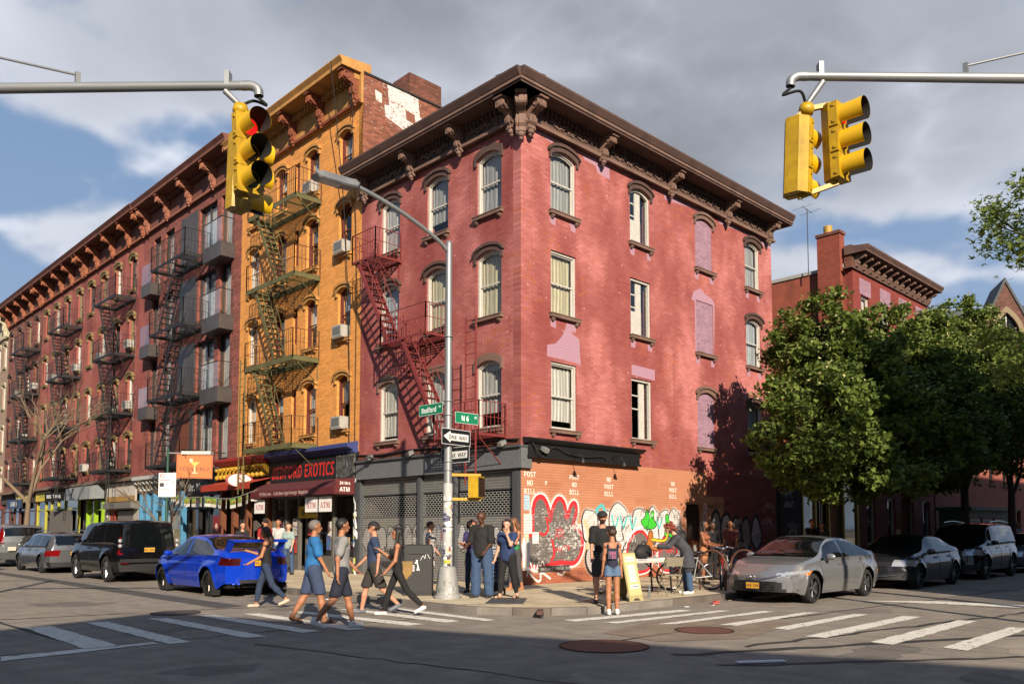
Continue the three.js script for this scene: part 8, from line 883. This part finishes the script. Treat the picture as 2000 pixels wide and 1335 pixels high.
  for (const l of limbs) { const tp = toe(l), h = add3(l.an, [0, -0.035, -0.035]), f = fieldOf([c(h, tp, 0.041, 0.036), c(add3(h, [0, 0.03, 0.01]), add3(l.an, [0, o.shoe?.high ? 0.05 : 0.0, 0]), 0.042, 0.042)], 0.03); const fl = Math.min(h[1], tp[1]) - 0.036, slope = (tp[1] - h[1]) / Math.max(0.05, tp[2] - h[2]); if (o.shoe?.sandal) { const k = mb().bar([h[0], h[1] - 0.034, h[2]], [tp[0], tp[1] - 0.024, tp[2] + 0.04], 0.085, 0.018).bar([tp[0] - 0.045, tp[1] + 0.012, tp[2] - 0.05], [tp[0] + 0.045, tp[1] + 0.012, tp[2] - 0.05], 0.022, 0.05).build('sandal', o.shoe.m, t); k.scale.setScalar(s); } else { const q = mb().add(nets((x, y, z) => Math.max(f(x, y, z), h[1] - 0.04 + slope * (z - h[2]) - y, y - (l.an[1] + (o.shoe?.high ? 0.05 : 0.0))), [Math.min(h[0], tp[0]) - 0.07, fl - 0.04, h[2] - 0.07], [Math.max(h[0], tp[0]) + 0.07, l.an[1] + 0.11, tp[2] + 0.07], 0.012), true).build('shoe', o.shoe?.m ?? M.black, t); q.scale.setScalar(s); } }
  const H = o.hair; if (H) { const hm = H.m, pr = [c([0, 0.038, -0.022], [0, 0.043, -0.012], 0.096, 0.094, 0.95)]; if (H.long) { pr.push(c([0, 0.0, -0.07], [0, -H.long * 0.6, -0.085], 0.07, 0.075, 1.3), c([0, -H.long * 0.5, -0.085], [0.01, -H.long, -0.07], 0.072, 0.03, 1.3)); for (const sx of [-1, 1]) pr.push(c([sx * 0.075, 0.03, -0.02], [sx * 0.085, -H.long * 0.7, 0.0], 0.035, 0.03)); } if (H.bob) for (const sx of [-1, 0, 1]) pr.push(c([sx * 0.08, 0.05, -0.03 - (sx ? 0 : 0.05)], [sx * 0.1, -H.bob, -0.02 - (sx ? 0 : 0.07)], 0.05, 0.05)); if (H.bun) pr.push(c([0, 0.12, -0.08], [0, 0.13, -0.09], 0.05, 0.045)); if (H.curly) for (let i = 0; i < 26; i++) { const a = i * 2.4, y = 0.14 - i * 0.0095, r2 = 0.1; pr.push(c([Math.cos(a) * r2, y, Math.sin(a) * r2 - 0.035], [Math.cos(a) * r2 * 1.1, y - 0.01, Math.sin(a) * r2 * 1.1 - 0.035], 0.035, 0.03)); } const f = fieldOf(pr, 0.02), [lo, hi] = bounds(pr, 0.03); onHead(mb().add(nets((x, y, z) => Math.max(f(x, y, z) + 0.007 * n3(x * 70, y * 26, z * 70), z > 0.0 ? Math.min(0.2, (z - 0.0) * 1.0 - Math.max(0, y - (H.brow ?? 0.052)) * 1.9 - (Math.abs(x) > 0.07 ? (H.side ?? 0.015) : 0)) : -1, H.long || H.bob || H.curly ? -1 : (-0.035 - y) - (z < -0.04 ? 0.03 : 0)), lo, hi, 0.011), true), 'hair', hm); }
  if (o.beard) onHead(mb().add(nets((x, y, z) => Math.max(headF(x, y, z) - 0.008, y + 0.022, 0.0 - z + 0.0), [-0.12, -0.13, -0.02], [0.12, 0.02, 0.14], 0.0095), true), 'beard', o.beard);
  if (o.cap) { const f = (x, y, z) => Math.max(headF(x, y, z) - 0.016, 0.048 - y); const k = mb().add(nets(f, [-0.14, 0.03, -0.14], [0.14, 0.18, 0.14], 0.0095), true), br = new THREE.CylinderGeometry(0.085, 0.088, 0.008, 20, 1, false, -1.35, 2.7); br.scale(0.95, 1, 1.15); br.translate(0, 0.056, 0.075); k.add(br); onHead(k, 'cap', o.cap); }
  if (o.shades) onHead(mb().box(-0.036, 0.02, 0.092, 0.055, 0.036, 0.012).box(0.036, 0.02, 0.092, 0.055, 0.036, 0.012).box(0, 0.028, 0.094, 0.03, 0.008, 0.008).box(0.083, 0.026, 0.04, 0.006, 0.01, 0.11).box(-0.083, 0.026, 0.04, 0.006, 0.01, 0.11), 'sunglasses', mat(0x0d0d0f, 0.12));
  t.limbs = limbs; t.P = P; t.sc = s; return t;
}
const cl = (c, r = 0.88) => mat(c, r, { map: T.grain1 }), hairM = { black: mat(0x17120f, 0.6), brown: mat(0x3a2418, 0.6), light: mat(0x6e4a30, 0.6), grey: mat(0x6d675f, 0.7), red: mat(0x7a3018, 0.65), auburn: mat(0x4a2016, 0.65) };
const denim = mat(0x3f5a7d, 0.9, { map: T.grain1 }), denimDark = mat(0x2a3c58, 0.9, { map: T.grain1 }), blk = cl(0x141415), whiteShoe = mat(0xdedcd8, 0.6), navy = cl(0x1d2438);
// something held or worn: placed at a joint of the person, in the person's own axes
const heldAt = (p, i, b, name, m, label, cat, off = [0, 0, 0]) => { const l = p.limbs[i], w = new THREE.Vector3(l.w[0] + l.hd[0] * 0.09 + off[0], l.w[1] + l.hd[1] * 0.09 + off[1], l.w[2] + l.hd[2] * 0.09 + off[2]).multiplyScalar(p.sc).applyAxisAngle(new THREE.Vector3(0, 1, 0), p.rotation.y).add(p.position), k = solo(b, name, m, label, cat); k.position.copy(w); k.rotation.y = p.rotation.y; return k; };
const phoneB = () => mb().box(0, 0.03, 0.02, 0.072, 0.14, 0.01, 0, -0.6), phoneM = mat(0x121216, 0.2);
const walkA = [[0.34, 0.03, 0.16], [-0.34, 0.03, 0.45]], walkB = [[-0.4, 0.03, 0.55], [0.42, 0.03, 0.2]], stand = [[0.03, 0.05, 0.04], [-0.05, 0.06, 0.05]];
const pol1 = person({ h: 1.79, skin: 'tan', arms: [[-0.35, 0.14, 0.35], [0.38, 0.14, 0.35]], legs: [[-0.3, 0.02, 0.42], [0.3, 0.02, 0.08]], head: [0.2, 0], top: { m: cl(0x9a9a98), sleeve: 0.72, hem: 0.12, infl: 0.024 }, bottom: { m: navy, len: 0.86, wide: 0.012, name: 'shorts', infl: 0.018 }, shoe: { m: whiteShoe, high: true }, hair: { m: hairM.black } }, [-7.85, 0, 3.78], 1.2, 'man in grey polo shirt, navy shorts and white sneakers striding over the zebra crossing');
person({ h: 1.76, w: 1.08, girth: 1.08, skin: 'tan', arms: [[0.25, 0.12, 0.25], [-0.2, 0.12, 0.2]], legs: [[0.24, 0.03, 0.06], [-0.26, 0.03, 0.28]], head: [0.1, 0], top: { m: cl(0x2477b8), sleeve: 0.75, hem: 0.12, infl: 0.028 }, bottom: { m: cl(0x3b4c6c), len: 0.92, wide: 0.012, name: 'shorts', infl: 0.018 }, shoe: { sandal: true, m: mat(0x33241c, 0.8) }, hair: { m: hairM.grey } }, [-7.72, 0, 2.72], 1.15, 'grey haired man in bright blue polo and blue shorts crossing in sandals');
person({ h: 1.76, skin: 'fair', arms: [[0.3, 0.1, 0.5], [-0.3, 0.1, 0.4]], legs: walkA, head: [-0.1, 0], top: { m: cl(0x2c3f62), sleeve: 0.7, hem: 0.08, infl: 0.022 }, bottom: { m: cl(0x36322f), len: 0.92, wide: 0.03, name: 'shorts', infl: 0.016 }, shoe: { m: mat(0x6a6d74, 0.7) }, cap: mat(0x17161a, 0.8), shades: true, hair: { m: hairM.brown } }, [-6.05, 0, 2.1], -2.15, 'man in navy shirt, black cap and sunglasses walking beside the woman in black');
const bw = person({ h: 1.66, w: 0.86, female: true, skin: 'tan', arms: [[0.5, 0.1, 1.7], [0.15, 0.1, 0.55]], legs: [[0.4, 0.02, 0.12], [-0.45, 0.02, 0.35]], head: [-0.1, 0], top: { m: blk, sleeve: 0, tank: true, infl: 0.008, wr: 0.003 }, bottom: { m: blk, len: 1.9, infl: 0.006, wr: 0.003, name: 'leggings' }, shoe: { m: whiteShoe }, hair: { m: hairM.black, long: 0.36 } }, [-5.95, 0, 2.72], -2.25, 'long haired woman in black vest and black leggings walking in white sneakers');
{ const k = solo(mb().ext([[-0.13, 0], [0.13, 0], [0.11, -0.22], [0.0, -0.34], [-0.11, -0.22]], 0.05, { bevel: 0.015 }), 'shoulder_bag', mat(0x9a7a45, 0.85, { map: T.blot1 }), 'tan patterned shoulder bag on the hip of the woman in black', 'bag'); k.position.set(-5.7, 0.98, 2.62); k.rotation.y = -0.7; }
const pw = person({ h: 1.66, w: 0.86, female: true, skin: 'tan', arms: [[0.55, 0.08, 1.3], [0.3, 0.1, 0.75]], legs: walkA, head: [0, 0.25], top: { m: blk, sleeve: 0, tank: true, hem: 0.16, infl: 0.022 }, bottom: { m: denimDark, len: 1.82, infl: 0.008, name: 'jeans' }, shoe: { m: mat(0xc0b09a, 0.7) }, hair: { m: hairM.brown, long: 0.3 } }, [-6.95, 0, -0.42], -2.2, 'woman in black sleeveless top and torn jeans looking at her phone behind the blue car'); heldAt(pw, 0, phoneB(), 'mobile_phone', phoneM, 'phone held up by the woman in torn jeans', 'phone');
const floral = mat(0xffffff, 0.9, { map: ctex(256, 256, (c, w, h) => { c.fillStyle = '#d2cdc8'; c.fillRect(0, 0, w, h); const r = rng(14); for (let i = 0; i < 130; i++) { c.fillStyle = r() < 0.75 ? '#2b2627' : '#8a7d78'; c.beginPath(); c.ellipse(r() * w, r() * h, 4 + r() * 16, 3 + r() * 7, r() * 3, 0, 7); c.fill(); } }, { rep: [2.4, 2.4] }) });
person({ h: 1.64, w: 1.05, girth: 1.08, female: true, skin: 'fair', arms: [[0.05, 0.1, 0.3], [0.15, 0.1, 0.5]], legs: stand, head: [0.2, 0.1], top: { m: floral, sleeve: 0.35, skirt: 0.85, flare: 1.05, name: 'dress', infl: 0.02 }, shoe: { sandal: true, m: mat(0x9a8468, 0.8) }, hair: { m: hairM.auburn } }, [-2.2, SW, -1.05], 0.75, 'woman in black and white patterned dress waiting by the shutters');
person({ h: 1.82, w: 1.14, girth: 1.15, skin: 'dark', arms: [[0.25, 0.14, 0.9], [0.2, 0.16, 0.6, 0.3]], legs: stand, head: [0.1, 0.42], top: { m: cl(0x1d1b1b), sleeve: 0.85, hem: 0.14, infl: 0.03, wr: 0.012 }, bottom: { m: denim, len: 1.95, wide: 0.035, infl: 0.016, wr: 0.012, name: 'jeans' }, shoe: { m: mat(0x2e2723, 0.7) } }, [-3.3, SW, 2.12], -1.15, 'bald man in black T-shirt and blue jeans standing next to the lamp post');
person({ h: 1.66, w: 0.92, female: true, skin: 'fair', arms: [[0.5, 0.08, 1.2], [0.3, 0.1, 0.8]], legs: stand, head: [0, 0.2], top: { m: cl(0x3c2f6a), sleeve: 0.6, infl: 0.016 }, bottom: { m: denimDark, len: 1.9, infl: 0.008, name: 'jeans' }, shoe: { m: M.black }, hair: { m: hairM.auburn, bob: 0.04 } }, [-2.45, SW, 0.85], -1.0, 'woman in purple top half hidden behind the bald man');
person({ h: 1.66, w: 1.12, girth: 1.16, female: true, skin: 'pale', arms: [[0.1, 0.14, 0.35], [0.75, 0.1, 2.15, 0.35]], legs: [[0.16, 0.04, 0.05], [-0.14, 0.05, 0.14]], head: [0.2, 0.15], top: { m: cl(0x253d6c), sleeve: 0.5, hem: 0.12, infl: 0.022 }, bottom: { m: blk, len: 1.85, infl: 0.008, wr: 0.004, name: 'leggings' }, shoe: { sandal: true, m: mat(0x1c1a1a, 0.7) }, hair: { m: hairM.black, bob: 0.1 } }, [-2.95, SW, 2.55], -1.35, 'dark haired woman in blue T-shirt and black leggings touching her face');
const stripe = mat(0xffffff, 0.9, { map: ctex(64, 256, (c, w, h) => { ['#3d5a60', '#3d5a60', '#2a2c3a', '#c9765a', '#2a2c3a', '#d8cfc4', '#2e6a4a', '#2a8a4a'].forEach((k, i) => { c.fillStyle = k; c.fillRect(0, i * h / 8, w, h / 8); }); }, { rep: [2, 2.0] }) });
const tw = person({ h: 1.72, w: 0.88, female: true, skin: 'tan', arms: [[0.45, 0.1, 1.45, 0.3], [0.4, 0.1, 1.3, 0.35]], legs: [[0.12, 0.04, 0.08], [-0.1, 0.04, 0.1]], head: [-0.1, 0.4], top: { m: stripe, sleeve: 0, tank: true, hem: 0.12, infl: 0.012 }, bottom: { m: cl(0x4b4a4c), len: 1.7, infl: 0.006, wr: 0.004, name: 'leggings' }, shoe: { sandal: true, m: mat(0xb08a60, 0.8) }, hair: { m: hairM.light, long: 0.24 } }, [-1.3, SW, 1.1], -1.7, 'woman in striped vest and grey leggings reading her phone at the building corner'); heldAt(tw, 0, phoneB(), 'mobile_phone', phoneM, 'phone in the hands of the woman in the striped vest', 'phone');
{ const g = new THREE.PlaneGeometry(0.2, 0.62, 8, 14), p = g.attributes.position; for (let i = 0; i < p.count; i++) p.setZ(i, Math.sin(p.getX(i) * 48) * 0.02 * (0.6 - p.getY(i))); g.computeVertexNormals(); const k = mb().add(g, true); for (let i = 0; i < 12; i++) k.bar([-0.095 + i * 0.017, -0.31, 0], [-0.095 + i * 0.017, -0.38, 0.01], 0.006); const m = solo(k, 'white_scarf', new THREE.MeshStandardMaterial({ color: 0xcfccc6, roughness: 0.9, side: THREE.DoubleSide }), 'white fringed scarf hanging from the arm of the woman in striped vest', 'scarf'); m.position.set(-1.2, SW + 0.86, 1.38); m.rotation.y = -0.4; }
const pinkT = ctex(128, 128, (c, w, h) => { c.fillStyle = '#232743'; c.fillRect(0, 0, w, h); }, { clamp: true });
const gl = person({ h: 1.62, w: 0.84, female: true, skin: 'tan', arms: [[-0.05, 0.12, 0.15], [0.05, 0.12, 0.15]], legs: [[0.05, 0.03, 0.03], [-0.03, 0.03, 0.05]], head: [0.2, 0], top: { m: cl(0x20243e), sleeve: 0, tank: true, hem: 0.1, infl: 0.014 }, bottom: { m: mat(0x5d7a9a, 0.9, { map: T.grain1 }), len: 0.28, wide: 0.02, infl: 0.014, name: 'denim_shorts' }, shoe: { m: whiteShoe, high: true }, hair: { m: hairM.brown, bun: true, bob: 0.0 } }, [-2.98, 0, 5.42], 2.5, 'woman in navy vest and denim shorts standing with her back turned at the kerb');
{ const k = panel(0.17, 0.15, 0.003, textM(0.17, 0.15, '#20243e', (c, w, h) => { c.fillStyle = '#d0528c'; c.font = 'bold ' + h * 0.5 + 'px serif'; c.fillText('193', w / 2, h * 0.3); c.fillText('12', w * 0.62, h * 0.76); }), navy); k.name = 'shirt_print'; k.position.set(0.03, 1.12, -0.135); k.rotation.y = Math.PI; gl.add(k); }
person({ h: 1.8, w: 1.06, skin: 'fair', arms: [[0.1, 0.12, 0.4], [0.15, 0.12, 0.5]], legs: stand, head: [0, 0.1], top: { m: blk, sleeve: 0.75, hem: 0.12, infl: 0.026 }, bottom: { m: cl(0x34343a), len: 0.9, wide: 0.012, infl: 0.018, name: 'shorts' }, shoe: { m: M.black, high: true }, cap: mat(0x16171a, 0.8), beard: hairM.brown, hair: { m: hairM.brown } }, [-2.42, SW, 4.72], -0.75, 'bearded man in black T-shirt and black cap facing the woman in denim shorts');
person({ h: 1.66, w: 0.95, female: true, skin: 'pale', lean: 0.55, arms: [[0.75, 0.08, 0.75, 0.1], [0.75, 0.08, 0.85, 0.1]], legs: stand, head: [0, 0.55], top: { m: cl(0x45454e), sleeve: 1.9, skirt: 0.72, flare: 1.35, name: 'coat', infl: 0.026, wr: 0.01 }, bottom: { m: denim, len: 1.93, infl: 0.014, wide: 0.012, name: 'jeans' }, shoe: { m: whiteShoe }, hair: { m: hairM.red, curly: true } }, [0.78, SW, 4.55], -2.45, 'red haired woman in long grey coat bending over the folding table');
person({ h: 1.68, w: 0.88, female: true, skin: 'brown', arms: [[0.3, 0.1, 1.0, 0.2], [0.35, 0.1, 1.0, 0.2]], legs: stand, head: [0.3, 0], top: { m: mat(0x9a5a38, 0.8), sleeve: 0, tank: true, infl: 0.006 }, bottom: { m: mat(0xa8744e, 0.85), len: 0.5, infl: 0.012, name: 'shorts' }, shoe: { m: M.black }, hair: { m: hairM.black, long: 0.3 } }, [3.9, SW, 3.0], 0.2, 'dark haired woman in tan shorts standing behind the bicycles');
[[5.6, 2.2, -0.3, 0x1d1d20, 'dark', 'person in black top in the tree shade near the bicycles'], [7.6, 1.6, -1.2, 0x5a2222, 'brown', 'person in dull red shirt in the shade by the tagged pier'], [11.0, 2.6, -0.6, 0x17181a, 'tan', 'person in black shirt standing by the brass framed windows'], [12.2, 2.4, -1.4, 0x2a3a44, 'fair', 'person in slate shirt standing by the brass framed windows'], [18.2, 2.8, -0.9, 0xb9b6ae, 'brown', 'person in white shirt behind the black side street SUV'], [30.5, 3.6, -0.8, 0x8a9ab0, 'brown', 'person in pale blue shirt beside the green kiosk']].forEach(([x, z, f, c, sk, l], i) => person({ h: 1.66 + (i % 3) * 0.06, skin: sk, arms: [[0.15, 0.08, 0.5], [0.2, 0.1, 0.7]], legs: stand, top: { m: cl(c), infl: 0.018 }, bottom: { m: i % 2 ? denimDark : blk, len: 1.9, infl: 0.012 }, hair: { m: hairM.black, ...(i % 2 ? { bob: 0.06 } : {}) } }, [x, SW, z], f, l));
[[-2.1, -9.8, -0.6, 0xa5161c, 'fair', {}, 'man in bright red T-shirt outside the smoke shop'], [-1.75, -8.9, -1.0, 0x9fb5b0, 'pale', { bob: 0.03 }, 'woman in pale teal top beside the man in red'], [-2.3, -11.0, -0.4, 0x1a1a1c, 'fair', { long: 0.2 }, 'dark clothed person left of the man in red'], [-1.2, -10.6, -0.8, 0xc9c9c6, 'tan', {}, 'man in white shirt behind the man in red'], [-3.2, -23.2, -0.7, 0x1b1b1d, 'fair', { long: 0.2 }, 'woman in black waistcoat beside the silver estate car'], [-2.2, -17.5, -0.9, 0xb0aca4, 'tan', {}, 'pedestrian in light shirt passing behind the black SUV']].forEach(([x, z, f, c, sk, hr, l], i) => person({ h: [1.76, 1.64, 1.68, 1.78, 1.66, 1.74][i], female: !!(hr.bob || hr.long), skin: sk, arms: [[0.2, 0.1, 0.6], [0.1, 0.1, 0.4]], legs: i === 5 ? walkA : stand, head: [0.3, 0], top: { m: cl(c), infl: 0.018 }, bottom: { m: i % 2 ? denim : blk, len: 1.9, infl: 0.012 }, hair: { m: i === 2 ? hairM.black : hairM.brown, ...hr }, cap: i === 0 ? mat(0x17161a, 0.8) : undefined }, [x, SW, z], f, l));
// plaid shopping trolley
{ const k = thing('shopping_trolley', 'blue plaid shopping trolley beside the woman in blue T-shirt', 'trolley', [-2.75, SW, 1.95], -0.9), pl = mat(0xffffff, 0.9, { map: ctex(128, 128, (c, w, h) => { c.fillStyle = '#4f6f9a'; c.fillRect(0, 0, w, h); for (let i = 0; i < 4; i++) { c.fillStyle = 'rgba(20,28,48,.75)'; c.fillRect(0, i * 32, w, 12); c.fillStyle = 'rgba(215,215,205,.6)'; c.fillRect(i * 32, 0, 9, h); } }, { rep: [3, 3] }) }); mb().ext([[-0.17, 0.32], [0.17, 0.32], [0.2, 0.75], [0.12, 0.84], [-0.14, 0.82], [-0.19, 0.72]], 0.28, { at: [0, 0, -0.14], bevel: 0.02 }).build('bag', pl, k); mb().ext([[-0.16, 0.12], [0.16, 0.12], [0.18, 0.31], [-0.18, 0.31]], 0.26, { at: [0, 0, -0.13], bevel: 0.015 }).build('lower_bag', blk, k); mb().tube([[-0.14, 0.1, -0.2], [-0.15, 0.85, -0.2], [-0.1, 1.0, -0.26], [0.1, 1.0, -0.26], [0.15, 0.85, -0.2], [0.14, 0.1, -0.2]], 0.012, 30).build('frame', M.steel, k); for (const s2 of [-1, 1]) { const g = new THREE.CylinderGeometry(0.085, 0.085, 0.03, 20); g.rotateZ(Math.PI / 2); g.translate(s2 * 0.19, 0.085, -0.14); mb().add(g).build('wheel', M.rubber, k); } }
renderer.render(scene, camera);
